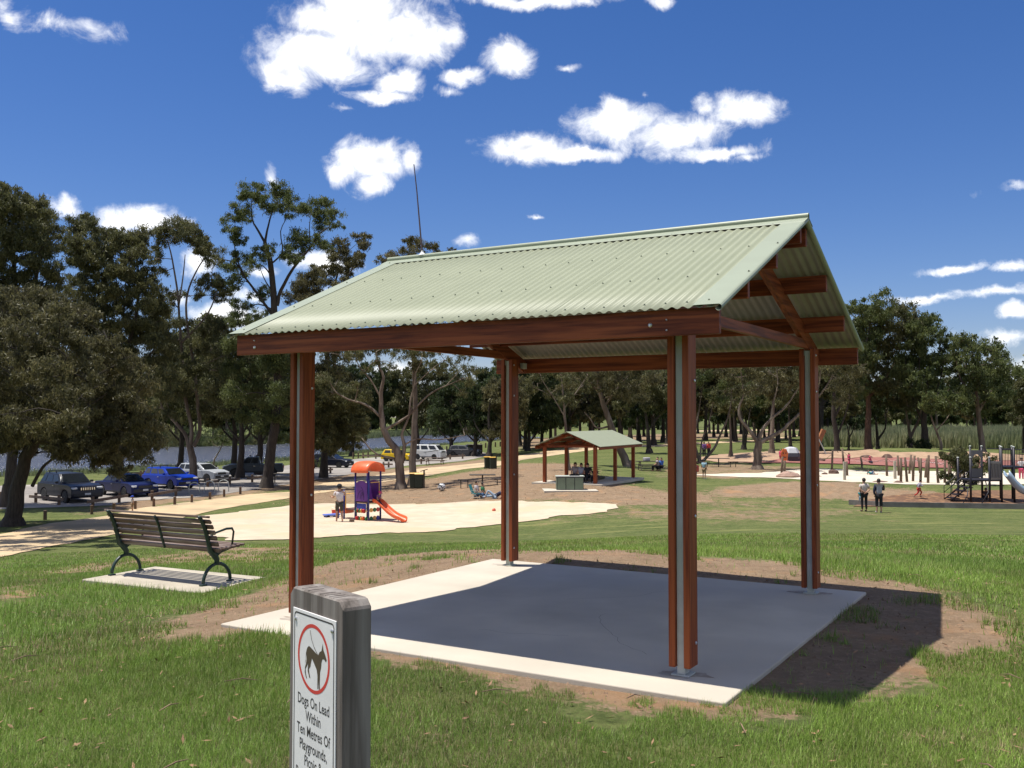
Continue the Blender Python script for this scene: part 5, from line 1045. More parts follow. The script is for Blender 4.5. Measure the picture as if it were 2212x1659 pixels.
for k in range(17): bollard((944+k*10.5, 977-k*.95), 'bollard in the long row along the lakeside track', 'row of bollards on the lakeside track', .75, .18)
for k, (xa, xb, yt, yb) in enumerate([(1665,1760,520,630),(1800,1890,500,612),(1925,2015,500,602)]):
    a = atg(*c1(xa,yb)); c = atg(*c1(xb,yb)); t = thing('cycle_hoop', a, 0, ['leftmost galvanised cycle hoop by the sandy path','middle galvanised cycle hoop by the sandy path','rightmost galvanised cycle hoop by the sandy path'][k], 'bike rack', 'cycle hoops')
    d = c-a; b = MB(); h = .82; pts = [(0,0,-.1),(0,0,h-.33)]+[tuple(d*(.5-.5*math.cos(an))+Vector((0,0,h-.33+.33*math.sin(an)))) for an in np.linspace(.2,math.pi-.2,8)]+[tuple(d+Vector((0,0,h-.33))), tuple(d+Vector((0,0,-.1)))]
    b.tube(pts, .03, 6); b.build('bent_pipe', M['galv'], t, smooth=True)
# ------------------------------------------------------------------ play unit
pl = atg(767.5,1125.5); sd_ = .86
pu = thing('play_unit', pl, math.radians(-34), 'orange and purple play unit with a slide standing on the sand', 'play equipment')
MO = mat('orange plastic', (.82,.14,.035), .4, (.74,.11,.03), 5); MP = mat('purple plastic', (.135,.035,.26), .45, (.11,.028,.22), 5); MPd = mat('dark purple relief', (.05,.012,.11), .5); MN = mat('navy posts', (.012,.016,.13), .35)
MY = mat('yellow pipe', (.72,.42,.10), .4); MG = mat('green bead', (.01,.15,.05), .4); MR = mat('red bead', (.5,.02,.015), .4); MB_ = mat('blue bead', (.02,.04,.30), .4); MDK = mat('brown deck', (.10,.05,.04), .7)
for i, (x, y) in enumerate(((0,0),(sd_,0),(sd_,sd_),(0,sd_))):
    b = MB(); b.tube([(x,y,-.2),(x,y,2.42)], .047, 10); b.build('post', MN, pu, smooth=True)
for x, y, h in ((-.75,0,1.5),(-.75,sd_,1.5),(-1.25,.1,.75)):
    b = MB(); b.tube([(x,y,-.2),(x,y,h)], .045, 10); b.build('post', MN, pu, smooth=True)
b = MB(); b.box((sd_/2,sd_/2,.93), (sd_+.02,sd_+.02,.06)); b.build('deck', MDK, pu, bevel=.01)
b = MB(); b.box((-.40,sd_/2,.55), (.68,sd_,.06)); b.build('step_deck', MDK, pu, bevel=.01)
b = MB(); b.box((-1.0,sd_/2,.42), (.5,.6,.22)); b.build('step_block', MO, pu, bevel=.03)
# barrel roof, thick curved shell with a lip
def shell(name, prof_r, y0, y1, m, parent, cx, cz, a0, a1, th=.03, n=14, rows=7, bulge=.06):
    vs = []; 
    for r_off in (0, -th):
        for j in range(rows):
            v = j/(rows-1); yy = y0+(y1-y0)*v; bl = bulge*math.sin(math.pi*v)
            for i in range(n):
                a = math.radians(a0+(a1-a0)*i/(n-1)); r = prof_r+r_off+bl; vs.append((cx+r*1.02*math.cos(a), yy, cz+r*.72*math.sin(a)))
    fs = []; K = rows*n
    for j in range(rows-1):
        for i in range(n-1):
            q = j*n+i; fs.append((q,q+1,q+n+1,q+n)); fs.append((K+q,K+q+n,K+q+n+1,K+q+1))
    for i in range(n-1): fs.append((i,K+i,K+i+1,i+1)); q = (rows-1)*n+i; fs.append((q,q+1,K+q+1,K+q))
    for j in range(rows-1): q = j*n; fs.append((q,q+n,K+q+n,K+q)); q = j*n+n-1; fs.append((q,K+q,K+q+n,q+n))
    b = MB(); b.add(vs, fs); return b.build(name, m, parent, smooth=True)
rf = shell('roof', .63, -.12, sd_+.12, MO, pu, 0, 0, -8, 188); rf.rotation_euler = (0,0,math.radians(90)); rf.location = (sd_,sd_/2,2.44)
rf.data.transform(Matrix.Translation((0,0,0)))
OG = mat('orange groove', (.45,.055,.012), .5)
def arc_line(b, pts, w, y): 
    for p, q in zip(pts[:-1], pts[1:]):
        p_, q_ = Vector((p[0],y,p[1])), Vector((q[0],y,q[1])); d = (q_-p_).normalized(); n = Vector((-d.z,0,d.x))*w; b.add([tuple(p_+n),tuple(q_+n),tuple(q_-n),tuple(p_-n),tuple(p_+n+Vector((0,.01,0))),tuple(q_+n+Vector((0,.01,0))),tuple(q_-n+Vector((0,.01,0))),tuple(p_-n+Vector((0,.01,0)))], [(0,1,2,3),(0,4,5,1),(2,6,7,3)])
b = MB()
for k in range(5): b.lathe([(.022,0),(.02,.006)], 8, Matrix.Translation((.16+k*.14, -.225, 2.47+.03*abs(k-2)*.4)) @ Matrix.Rotation(math.pi/2,4,'X'))
tag(b.build('roof_dots', OG, pu), kind='stuff')
def ppanel(nm, pts, y, parent, dx=0):
    b = MB(); b.prism(pts, y-.018, y+.018, 'y'); return b.build(nm, MP, parent, bevel=.012)
pan = [(.05,.98),(.05,1.86)]+[(.05+.76*u, 1.86+.12*math.sin(math.pi*u)) for u in (.2,.4,.6,.8)]+[(.81,1.86),(.79,1.5),(.84,1.2),(.81,.98)]
p1 = ppanel('front_panel', pan, -.03, pu)
b = MB()
for (cx, cz, r, a0, a1) in ((.52,1.1,.42,100,178),(.10,1.2,.62,-12,50),(.35,1.15,.30,-20,60),(.62,1.2,.28,130,200),(.42,1.35,.12,60,-90)):
    arc_line(b, [(cx+r*.8*math.cos(a), cz+r*math.sin(a)) for a in np.radians(np.linspace(a0,a1,9))], .014, -.056)
b.build('relief_swirl', MPd, p1)
p2 = ppanel('back_panel', pan, sd_+.03, pu)
b = MB(); b.prism([(y, z) for y, z in ((.05,.98),(.05,1.5),(.4,1.72),(.81,1.5),(.81,.98))], -.02, .02, 'x', Matrix.Translation((-.0,0,0))); b.build('side_arch', MP, pu, bevel=.01)
b = MB(); b.tube([(-.62,-.02,.58),(-.62,-.02,1.25),(-.58,-.02,1.31),(-.1,-.02,1.35)], .02, 6); b.tube([(-.75,.1,.58),(-.80,.1,1.40),(-.76,.1,1.46)], .02, 6); b.tube([(.88,.12,1.9),(.88,.70,1.9),(.88,.74,1.86),(.88,.74,1.05)], .018, 6); b.build('grab_rails', MY, pu, smooth=True)
b = MB(); b.box((.40,.0,.72), (.62,.03,.30)); b.build('play_panel', MB_, pu, bevel=.02)
for z in (.52,.15):
    b = MB(); b.tube([(.05,0,z),(sd_-.05,0,z)], .012, 6); b.tube([(sd_,.05,z),(sd_,sd_-.05,z)], .012, 6); b.build('bead_rod', MY, pu)
for z, cols in ((.52,[(.12,MG),(.20,MR),(.28,MG),(.40,MY),(.52,MR),(.60,MR)]),(.15,[(.10,MR),(.18,MR),(.34,MG),(.43,MY),(.54,MO),(.74,MG)])):
    for x, m_ in cols:
        b = MB(); b.lathe([(.03,-.025),(.10,-.02),(.11,0),(.10,.02),(.03,.025)], 12, Matrix.Translation((x,0,z)) @ Matrix.Rotation(math.pi/2,4,'Y')); b.build('bead', m_, pu, smooth=True)
for z, cols in ((.56,(MY,MG,MR)),(.16,(MG,MY,MB_))):
    for k, m_ in enumerate(cols):
        b = MB(); b.lathe([(.02,-.02),(.105,-.02),(.105,.02),(.02,.02)], 14, Matrix.Translation((sd_,.2+k*.24,z)) @ Matrix.Rotation(math.pi/2,4,'Y')); b.build('disc', m_, pu)
# slide: U channel swept down to the right
cs = [(-.26,.16),(-.22,.17),(-.20,.03),(-.10,-.03),(.10,-.03),(.20,.03),(.22,.17),(.26,.16),(.24,-.03),(.12,-.08),(-.12,-.08),(-.24,-.03)]
path = [(sd_-.05,.98),(sd_+.25,.97),(sd_+.45,.86),(sd_+.85,.56),(sd_+1.25,.34),(sd_+1.6,.24),(sd_+1.85,.20),(sd_+1.95,.10)]
vs = []; n = len(cs)
for x, z in path: vs += [(x, sd_/2+u, z+w) for u, w in cs]
fs = [(i*n+j, i*n+(j+1) % n, (i+1)*n+(j+1) % n, (i+1)*n+j) for i in range(len(path)-1) for j in range(n)]+[tuple(range(n)), tuple(reversed(range((len(path)-1)*n, len(path)*n)))]
b = MB(); b.add(vs, fs); sl_ = b.build('slide', MO, pu, smooth=True); ss = sl_.modifiers.new('s','SUBSURF'); ss.levels = ss.render_levels = 1
for yy in (.32,.54):
    b = MB(); b.tube([(sd_+1.62,yy,-.1),(sd_+1.62,yy,.2)], .02, 6); b.build('slide_leg', MN, pu)
# toys in the sand
def small(name, label, cat_, q, fn, group=None):
    t = thing(name, atg(*q), random.uniform(0,3), label, cat_, group); fn(t); return t
def f_bucket(t): b = MB(); b.lathe([(.11,0),(.14,.26),(.15,.27),(.13,.27),(.10,.02)], 12); b.build('pail', mat('red bucket', (.62,.07,.03), .45), t); b = MB(); b.tube([(-.14,0,.26),(-.10,0,.38),(0,0,.43),(.10,0,.38),(.14,0,.26)], .008, 5); b.build('handle', M['bolt'], t)
small('toy_bucket', 'small red bucket on the sand left of the man', 'bucket', (722,1113), f_bucket)
def f_cart(t): b = MB(); b.box((0,0,.16), (.75,.34,.10), taper=1.15); b.build('tub', mat('blue toy plastic', (.13,.20,.62), .4), t, bevel=.02); [ (lambda m: m.build('wheel', M['tyre'], t))(MB().lathe([(.08,-.03),(.08,.03)], 10, Matrix.Translation((x,y,.08)) @ Matrix.Rotation(math.pi/2,4,'X'))) for x in (-.25,.25) for y in (-.17,.17)]
small('toy_cart', 'low blue toy cart on the sand left of the man', 'toy', (716,1119), f_cart)
def ballf(m, r=.12):
    def f(t): b = MB(); b.ball((0,0,r), r, 12); b.build('ball_skin', m, t, smooth=True)
    return f
small('toy_ball', 'black and white ball on the leaf litter right of the bins', 'ball', (954,1061), ballf(mat('black and white ball', (.6,.6,.6), .4, (.02,.02,.02), 7, lo=.49, hi=.51), .26))
small('toy_ball', 'red ball on the sand beside the far left shelter post', 'ball', (1067,1106), ballf(mat('red ball', (.6,.10,.05), .4), .10))
small('toy_block', 'dark stump on the sand in front of the man', 'toy', (760,1130), lambda t: (lambda b: b.build('stump', M['post'], t, bevel=.02))(MB().box((0,0,.09),(.22,.16,.18))))
# ------------------------------------------------------------------ people
SK = mat('skin', (.42,.23,.15), .6); HB = mat('dark hair', (.022,.016,.013), .7); HF = mat('fair hair', (.30,.18,.08), .7)
def cloth(n, c): return mat(n, c, .85, tuple(q*.85 for q in c), 6)
def skinned(name, joints, edges, rad, m, parent, root=0, lvl=1):
    me = bpy.data.meshes.new(name); me.from_pydata([tuple(j) for j in joints], edges, []); o = bpy.data.objects.new(name, me); col.objects.link(o); o.parent = parent
    sk = o.modifiers.new('skin','SKIN'); sv = me.skin_vertices[0].data if me.skin_vertices else None
    if sv is None:
        bpy.context.view_layer.objects.active = o; import bmesh; bm = bmesh.new(); bm.from_mesh(me); bm.verts.layers.skin.verify(); bm.to_mesh(me); bm.free(); sv = me.skin_vertices[0].data
    for i, r in enumerate(rad): sv[i].radius = (r, r) if not isinstance(r, tuple) else r; sv[i].use_root = (i == root)
    sk.use_smooth_shade = True; sb_ = o.modifiers.new('sub','SUBSURF'); sb_.levels = sb_.render_levels = lvl
    me.materials.append(m); dg = bpy.context.evaluated_depsgraph_get(); m2 = bpy.data.meshes.new_from_object(o.evaluated_get(dg)); o.modifiers.clear(); o.data = m2
    m2.polygons.foreach_set('use_smooth', [True]*len(m2.polygons)); return o
def person(label, pos, h, rz, top, bottom, hair=HB, pose='stand', sleeves='short', legs='long', hat=None, lvl=1, shoe=None, female=False, group=None, build=1.0, arms=None, topcol2=None):
    """faces +x before rz; returns the root"""
    t = thing('person', pos, rz, label, 'person', group); k = h/1.75
    J = {'pel':(0,0,.93),'wa':(0,0,1.08),'ch':(0,0,1.30),'nk':(.01,0,1.48),'hb':(.02,0,1.56),'hd':(.02,0,1.65),
         'sL':(0,.19,1.41),'eL':(-.03,.25,1.12),'hL':(.05,.25,.88),'sR':(0,-.19,1.41),'eR':(-.03,-.25,1.12),'hR':(.05,-.25,.88),
         'pL':(0,.10,.88),'kL':(.02,.11,.48),'aL':(-.02,.11,.08),'tL':(.13,.12,.03),'pR':(0,-.10,.88),'kR':(.02,-.11,.48),'aR':(-.02,-.11,.08),'tR':(.13,-.12,.03)}
    def up(d): J.update(d)
    if pose == 'walk': up({'kL':(.14,.10,.50),'aL':(.16,.10,.10),'tL':(.31,.10,.04),'kR':(-.04,-.10,.48),'aR':(-.26,-.10,.12),'tR':(-.13,-.11,.04)})
    if pose == 'run': up({'kL':(.28,.10,.62),'aL':(.12,.10,.28),'tL':(.24,.10,.18),'kR':(-.12,-.10,.52),'aR':(-.46,-.10,.30),'tR':(-.42,-.10,.14),'ch':(.10,0,1.30),'nk':(.15,0,1.47),'hb':(.18,0,1.55),'hd':(.19,0,1.64),'sL':(.1,.19,1.4),'sR':(.1,-.19,1.4),'eL':(-.1,.25,1.18),'hL':(.1,.24,1.1),'eR':(.15,-.25,1.15),'hR':(.35,-.2,1.25)})
    if pose in ('sit','recline','slide'):
        dz = -.48
        for q in ('pel','wa','ch','nk','hb','hd','sL','eL','hL','sR','eR','hR','pL','pR'): J[q] = (J[q][0], J[q][1], J[q][2]+dz)
        up({'kL':(.44,.12,.47),'aL':(.42,.12,.08),'tL':(.56,.12,.03),'kR':(.44,-.12,.47),'aR':(.42,-.12,.08),'tR':(.56,-.12,.03),'eL':(.08,.24,.66),'hL':(.30,.16,.56),'eR':(.08,-.24,.66),'hR':(.30,-.16,.56)})
    if pose == 'recline':
        up({'pel':(0,0,.16),'wa':(-.12,0,.22),'ch':(-.32,0,.34),'nk':(-.44,0,.44),'hb':(-.50,0,.50),'hd':(-.55,0,.58),'pL':(.02,.1,.15),'pR':(.02,-.1,.15),'sL':(-.38,.19,.38),'sR':(-.38,-.19,.38),'eL':(-.45,.28,.15),'hL':(-.30,.32,.05),'eR':(-.45,-.28,.15),'hR':(-.30,-.32,.05),'kL':(.42,.10,.50),'aL':(.60,.1,.09),'tL':(.74,.1,.04),'kR':(.44,-.1,.12),'aR':(.86,-.1,.08),'tR':(.92,-.1,.18)})
    if pose == 'slide': up({'kL':(.38,.08,.36),'aL':(.70,.08,.16),'tL':(.80,.08,.22),'kR':(.38,-.08,.36),'aR':(.70,-.08,.16),'tR':(.80,-.08,.22)})
    if arms == 'back': up({'eL':(-.10,.27,1.16),'hL':(-.16,.02,1.02),'eR':(-.10,-.27,1.16),'hR':(-.16,-.02,1.0)})
    if arms == 'up': up({'eR':(.10,-.30,1.24),'hR':(.06,-.10,1.52),'eL':(.10,.28,1.16),'hL':(.30,.34,1.22)})
    if arms == 'hold': up({'eR':(.06,-.27,1.17),'hR':(.28,-.20,1.25),'eL':(-.03,.25,1.12),'hL':(.05,.20,.90)})
    order = list(J); idx = {q:i for i, q in enumerate(order)}; V = [Vector(J[q])*k for q in order]
    base = {'pel':.13,'wa':.115,'ch':.135,'nk':.055,'hb':.085,'hd':.098,'sL':.062,'eL':.042,'hL':.030,'sR':.062,'eR':.042,'hR':.030,'pL':.09,'kL':.058,'aL':.040,'tL':.034,'pR':.09,'kR':.058,'aR':.040,'tR':.034}
    if h < 1.3: base.update({'hd':.125,'hb':.10,'nk':.06})
    E = [('pel','wa'),('wa','ch'),('ch','nk'),('nk','hb'),('hb','hd'),('ch','sL'),('sL','eL'),('eL','hL'),('ch','sR'),('sR','eR'),('eR','hR'),('pel','pL'),('pL','kL'),('kL','aL'),('aL','tL'),('pel','pR'),('pR','kR'),('kR','aR'),('aR','tR')]
    skinned('body', V, [(idx[a], idx[b]) for a, b in E], [base[q]*k*build for q in order], SK, t, idx['pel'], lvl)
    def sub_(name, names, ed, add, m, root, ends={}):
        P = []; R = []
        for q in names:
            if q in ends: a_, b_, f = ends[q]; P.append((Vector(J[a_])*(1-f)+Vector(J[b_])*f)*k); R.append((base[a_]*(1-f)+base[b_]*f+add)*k*build)
            else: P.append(Vector(J[q])*k); R.append((base[q]+add)*k*build)
        ii_ = {q:i for i, q in enumerate(names)}; skinned(name, P, [(ii_[a], ii_[b]) for a, b in ed], R, m, t, ii_[root], lvl)
    f = .62 if sleeves == 'short' else (.1 if sleeves == 'none' else 1)
    nm = ['hip','wa','ch','nk2','sL','sR','xL','xR']; ends = {'hip':('pel','wa',.15),'nk2':('ch','nk',.55),'xL':('sL','eL',f),'xR':('sR','eR',f)}; ed = [('hip','wa'),('wa','ch'),('ch','nk2'),('ch','sL'),('ch','sR'),('sL','xL'),('sR','xR')]
    if topcol2 is not None: sub_('vest', ['hip','wa','ch','nk2'], [('hip','wa'),('wa','ch'),('ch','nk2')], .034, topcol2, 'ch', {'hip':ends['hip'],'nk2':ends['nk2']})
    if sleeves == 'long': nm += ['wL','wR']; ends.update({'wL':('eL','hL',.85),'wR':('eR','hR',.85)}); ed += [('xL','wL'),('xR','wR')]
    sub_('shirt', nm, ed, .018, top, 'ch', ends)
    if legs == 'long': nm = ['pel','pL','pR','kL','kR','yL','yR']; ends = {'yL':('kL','aL',.92),'yR':('kR','aR',.92)}; ed = [('pel','pL'),('pel','pR'),('pL','kL'),('pR','kR'),('kL','yL'),('kR','yR')]
    else:
        f2 = .92 if legs == 'shorts' else 1.0
        nm = ['pel','pL','pR','yL','yR']; ends = {'yL':('pL','kL',f2),'yR':('pR','kR',f2)}; ed = [('pel','pL'),('pel','pR'),('pL','yL'),('pR','yR')]
        if legs == 'crop': nm += ['zL','zR']; ends.update({'zL':('kL','aL',.45),'zR':('kR','aR',.45)}); ed += [('yL','zL'),('yR','zR')]
    sub_('trousers' if legs == 'long' else 'shorts', nm, ed, .014, bottom, 'pel', ends)
    hd = Vector(J['hd'])*k; r = base['hd']*k*1.12
    b = MB(); b.ball((hd.x-.012*k, hd.y, hd.z+.02*k), r, 12, (1.0,.94,1.05)); hob = b.build('hair', hair, t, smooth=True)
    # open the hair at the face
    import bmesh
    bm = bmesh.new(); bm.from_mesh(hob.data); bmesh.ops.delete(bm, geom=[v_ for v_ in bm.verts if v_.co.x > hd.x+r*.28 and v_.co.z < hd.z+r*.42], context='VERTS'); bm.to_mesh(hob.data); bm.free()
    if female: b = MB(); b.ball((hd.x-r*.55, 0, hd.z-r*.7), r*.75, 8, (.6,.95,1.2)); b.build('ponytail', hair, t, smooth=True)
    if hat is not None: b = MB(); b.lathe([(r*1.12,0),(r*1.14,.04*k),(r*.95,.10*k),(r*.4,.14*k)], 12, c=(hd.x,hd.y,hd.z+.03*k)); b.lathe([(r*1.5,0),(r*1.4,.012*k)], 12, c=(hd.x+.05*k,hd.y,hd.z+.035*k)); b.build('hat', hat, t, smooth=True)
    if h > 1.3 and lvl > 0:
        for q in ('hL','hR'):   # fingers, a thumb, on the near figures
            p = Vector(J[q])*k; e = Vector(J['e'+q[1]])*k; d = (p-e).normalized(); sdv = d.cross(Vector((0,0,1))); sdv = sdv.normalized() if sdv.length > .1 else Vector((0,1,0)); fb = MB()
            for i in range(4): o_ = sdv*(i-1.5)*.019*k; l_ = (.075,.085,.08,.065)[i]*k; fb.tube([p+d*.02*k+o_, p+d*(.02*k+l_*.6)+o_, p+d*(.02*k+l_)+o_-Vector((0,0,.01*k))], [.010*k,.009*k,.007*k], 5)
            fb.tube([p+sdv*.03*k, p+sdv*.055*k+d*.04*k], [.011*k,.008*k], 5); tag(fb.build('fingers', SK, t, smooth=True), kind='stuff')
    for s in ('L','R'):
        a, b_ = Vector(J['a'+s])*k, Vector(J['t'+s])*k; b = MB(); b.ball(tuple((a*.35+b_*.65)-Vector((0,0,.005))), .062*k, 8, (1.75,.85,.75)); b.build('shoe', shoe or M['blackp'], t, smooth=True)
    return t
W_ = cloth('white shirt', (.62,.57,.57)); BKc = cloth('black cloth', (.012,.012,.016)); GRc = cloth('dark olive shorts', (.06,.055,.04)); PKc = cloth('pink cloth', (.55,.06,.14)); TLc = cloth('teal cloth', (.02,.28,.30)); NVc = cloth('navy cloth', (.015,.018,.05)); GYc = cloth('grey marl', (.36,.36,.42)); RDc = cloth('red trousers', (.42,.03,.02)); JNc = cloth('blue jeans', (.06,.12,.22)); PUc = cloth('purple cloth', (.12,.05,.18)); LBc = cloth('pale blue top', (.28,.42,.50)); STc = cloth('striped top', (.28,.24,.24)); CRc = cloth('cream top', (.60,.52,.46)); KHc = cloth('khaki', (.25,.17,.10)); DKc = cloth('dark brown top', (.05,.03,.03))
def P(px, py): return atg(px, py)
person('man in a white t-shirt, olive shorts and black cap standing by the play unit', P(733,1129.5), 1.80, math.pi/2+.35, W_, GRc, hair=HB, pose='walk', legs='shorts', hat=BKc, arms='up', shoe=GYc)
ch_ = person('small child in a pink sun hat sliding down the orange slide', P(733,1129), .95, math.radians(-34), PUc, NVc, pose='slide', hat=PKc, legs='long')
ch_.location = pl+Matrix.Rotation(math.radians(-34),3,'Z') @ Vector((sd_+.10, sd_/2, .98-.16)); ch_.rotation_euler = (0, math.radians(22), math.radians(-34))
person('toddler in a white shirt and blue cap standing on the edge of the sandy path', P(286,1106), .86, -2.4, W_, KHc, pose='stand', hat=cloth('blue cap', (.02,.06,.4)), legs='shorts', shoe=W_)
wm = person('woman in a cream t-shirt and black trousers with her hands behind her back', P(1867,1105), 1.66, math.pi/2+.05, CRc, BKc, arms='back', legs='long', sleeves='short')
person('woman in a grey top with navy sleeves and black cropped trousers', P(1899,1107.5), 1.66, math.pi/2-.1, NVc, BKc, arms='hold', legs='crop', sleeves='long', shoe=W_, build=1.12, topcol2=GYc)
person('small child in teal standing beside the woman in cream', P(1859,1091), .82, 1.4, TLc, LBc, lvl=1)
person('boy in a grey top and red trousers running across the bark mulch', P(1985,1078), 1.12, -.1, GYc, RDc, pose='run', lvl=1, sleeves='long', shoe=KHc)
person('child crouched in the dark under the play tower deck', P(2130,1083), 1.0, 1.2, DKc, BKc, pose='sit', lvl=0)
person('child in a pink dress standing by the grey climbing boulder', P(1686,995), 1.05, .6, PKc, PKc, hair=HF, lvl=0, legs='shorts')
person('child in a teal top and black shorts below the leaning swing beam', P(1757,996), 1.25, 1.6, TLc, BKc, lvl=0, legs='shorts')
person('girl in pink leaning at the left end of the red court', P(1834,1004), 1.1, .3, PKc, PKc, pose='walk', lvl=0, hair=HF)
person('child in a pink hat and top sitting on the edge of the red court', P(1879,1003), 1.0, -1.2, PKc, NVc, pose='sit', hat=PKc, lvl=0)
person('child in teal lying in the rope net above the white sand', P(1882,1026), 1.0, .2, TLc, JNc, pose='recline', lvl=0, legs='shorts')
person('distant person in a white top behind the railing at the right edge', atx(2204,72), 1.6, 1.0, W_, PKc, lvl=0)
person('person in purple standing under the many stemmed tree', P(1521,987), 1.6, 1.2, PUc, BKc, lvl=0, sleeves='long')
person('person in a red jacket standing under the many stemmed tree', P(1531,984), 1.5, -1.2, cloth('red jacket', (.5,.05,.04)), BKc, lvl=0, sleeves='long')
person('adult in black and blue jeans carrying a red bag right of the nearest post', P(1501,1033), 1.55, 1.2, BKc, JNc, lvl=1, sleeves='long', arms='hold')
small('red_bag', 'red shoulder bag held beside the adult in black', 'bag', (1506,1033), lambda t: (lambda b: b.build('bag_body', cloth('red bag', (.55,.10,.08)), t, bevel=.05))(MB().box((0,0,.72),(.34,.2,.5))))
person('boy in a pale blue shirt beside the adult in black', P(1521,1035), 1.45, .8, LBc, KHc, lvl=1, legs='shorts', shoe=W_)
# ------------------------------------------------------------------ small shelter
SZ = gz(*onz(1286,1045,-2.4))+.02
A0 = onz(1286,1045,SZ+.06); A2 = onz(1385,1031,SZ+.06)
an = math.atan2(A2[1]-A0[1], A2[0]-A0[0])+math.radians(3); LX, LY = 6.9, 3.5
s2 = thing('picnic_shelter', (A0[0], A0[1], SZ), an, 'small distant picnic shelter with a pale green roof over a bench', 'shelter')
b = MB(); b.box((LX/2-.1, LY/2, -.02), (LX+1.0, LY+1.3, .16)); o = b.build('shelter_slab', M['conc'], None); o.location = s2.location; o.rotation_euler = (0,0,an); tag(o, 'concrete slab under the small distant shelter', kind='structure')
for x in (0, LX/2, LX):
    for y in (0, LY): b = MB(); b.box((x,y,1.2), (.20,.20,2.3)); b.build('post', M['timber_z_lit'], s2)
for y in (-.45, LY+.45): b = MB(); b.box((LX/2, y, 2.30), (LX+.9,.06,.22)); b.build('eave_beam', M['timber_x'], s2)
ov = .55; zE, zR = 2.40, 3.32
for s in (-1, 1):
    b = MB(); y_e = LY/2+s*(LY/2+ov); b.add([(-ov,LY/2,zR),(LX+ov,LY/2,zR),(LX+ov,y_e,zE),(-ov,y_e,zE)]+[(-ov,LY/2,zR-.03),(LX+ov,LY/2,zR-.03),(LX+ov,y_e,zE-.03),(-ov,y_e,zE-.03)], [(0,1,2,3),(7,6,5,4),(0,4,5,1),(1,5,6,2),(2,6,7,3),(3,7,4,0)]); b.build('roof_sheet', M['roofgreen'], s2)
    for x in (0, LX/2, LX): b = MB(); b.beam((x,LY/2,zR-.16),(x,LY/2+s*(LY/2+.45),zE-.08), .08,.2); b.build('rafter', M['timber_y'], s2)
    for t_ in (.15,.5,.8): y = LY/2+s*(LY/2+ov)*t_; b = MB(); b.box((LX/2,y,zR-(zR-zE)*t_-.12), (LX+1.0,.05,.16)); b.build('purlin', M['timber_x'], s2)
for x in (0, LX/2, LX): b = MB(); b.box((x, LY/2, 2.36), (.08,LY,.12)); b.build('tie_beam', M['timber_y'], s2)
R2 = Matrix.Rotation(an,4,'Z')
def s2w(x, y, z=.06): return s2.location+(R2 @ Vector((x,y,z)))
sb2 = thing('park_bench', s2w(1.3,1.3), an+math.pi/2, 'dark park bench with a row of people under the small shelter', 'bench')
for k in range(3): b = MB(); b.box((-.0,0,0),(1.9,.10,.03)); o = b.build('back_slat', M['blackp'], sb2); o.location = (0,-.22,.55+k*.12)
for k in range(4): b = MB(); b.box((0,0,0),(1.9,.09,.03)); o = b.build('seat_slat', M['blackp'], sb2); o.location = (0,-.15+k*.11,.43)
for x in (-.8,.8): b = MB(); b.tube([(x,-.25,.85),(x,-.2,.42),(x,-.25,0)], .03, 6); b.tube([(x,.2,.42),(x,.25,0)], .03, 6); b.build('end_frame', M['blackp'], sb2)
for k, (u, nm_, c_) in enumerate([(.62,'person in grey seated on the left end of the shelter bench',STc),(.2,'person in a pale top seated second from left on the shelter bench',GYc),(-.25,'person in black seated third from left on the shelter bench',BKc),(-.75,'small person in black seated at the right end of the shelter bench',BKc)]):
    pp = sb2.matrix_basis @ Vector((u*1.0,.0,0)); person(nm_, pp, (1.7,1.65,1.65,1.3)[k], an+math.pi, c_, BKc, pose='sit', lvl=0)
# barbecue
q0, q1 = atg(1205,1060), atg(1259,1059); 
bb = thing('barbecue', (q0+q1)/2, math.atan2(q1.y-q0.y, q1.x-q0.x), 'grey green three panel barbecue cabinet in front of the small shelter', 'barbecue'); wB = (q1-q0).length+.1; hB = 30/2084.6*q0.y
MGp = mat('grey green panel', (.16,.20,.135), .5, (.13,.165,.11), 3); b = MB(); b.box((0,.42,hB/2), (wB,.8,hB-.05)); b.build('cabinet', M['blackp'], bb)
for k in range(3): b = MB(); b.box(((k-1)*wB/3.02, .01, hB/2-.01), (wB/3.3,.03,hB-.14)); b.build('panel', MGp, bb)
b = MB(); b.box((-wB/2-.0,.42,hB/2-.01), (.03,.62,hB-.14)); b.build('side_panel', MGp, bb); b = MB(); b.box((0,.42,hB), (wB+.1,.9,.05)); b.build('benchtop', M['galv'], bb); b = MB(); b.box((.3,.42,hB+.03), (.6,.5,.012)); b.build('hotplate', M['blackp'], bb)
b = MB(); b.box((0,.3,-.02), (wB+1.6,2.0,.10)); o = b.build('barbecue_slab', M['conc'], None); o.location = bb.location; o.rotation_euler = bb.rotation_euler; tag(o, 'concrete pad under the barbecue', kind='structure')
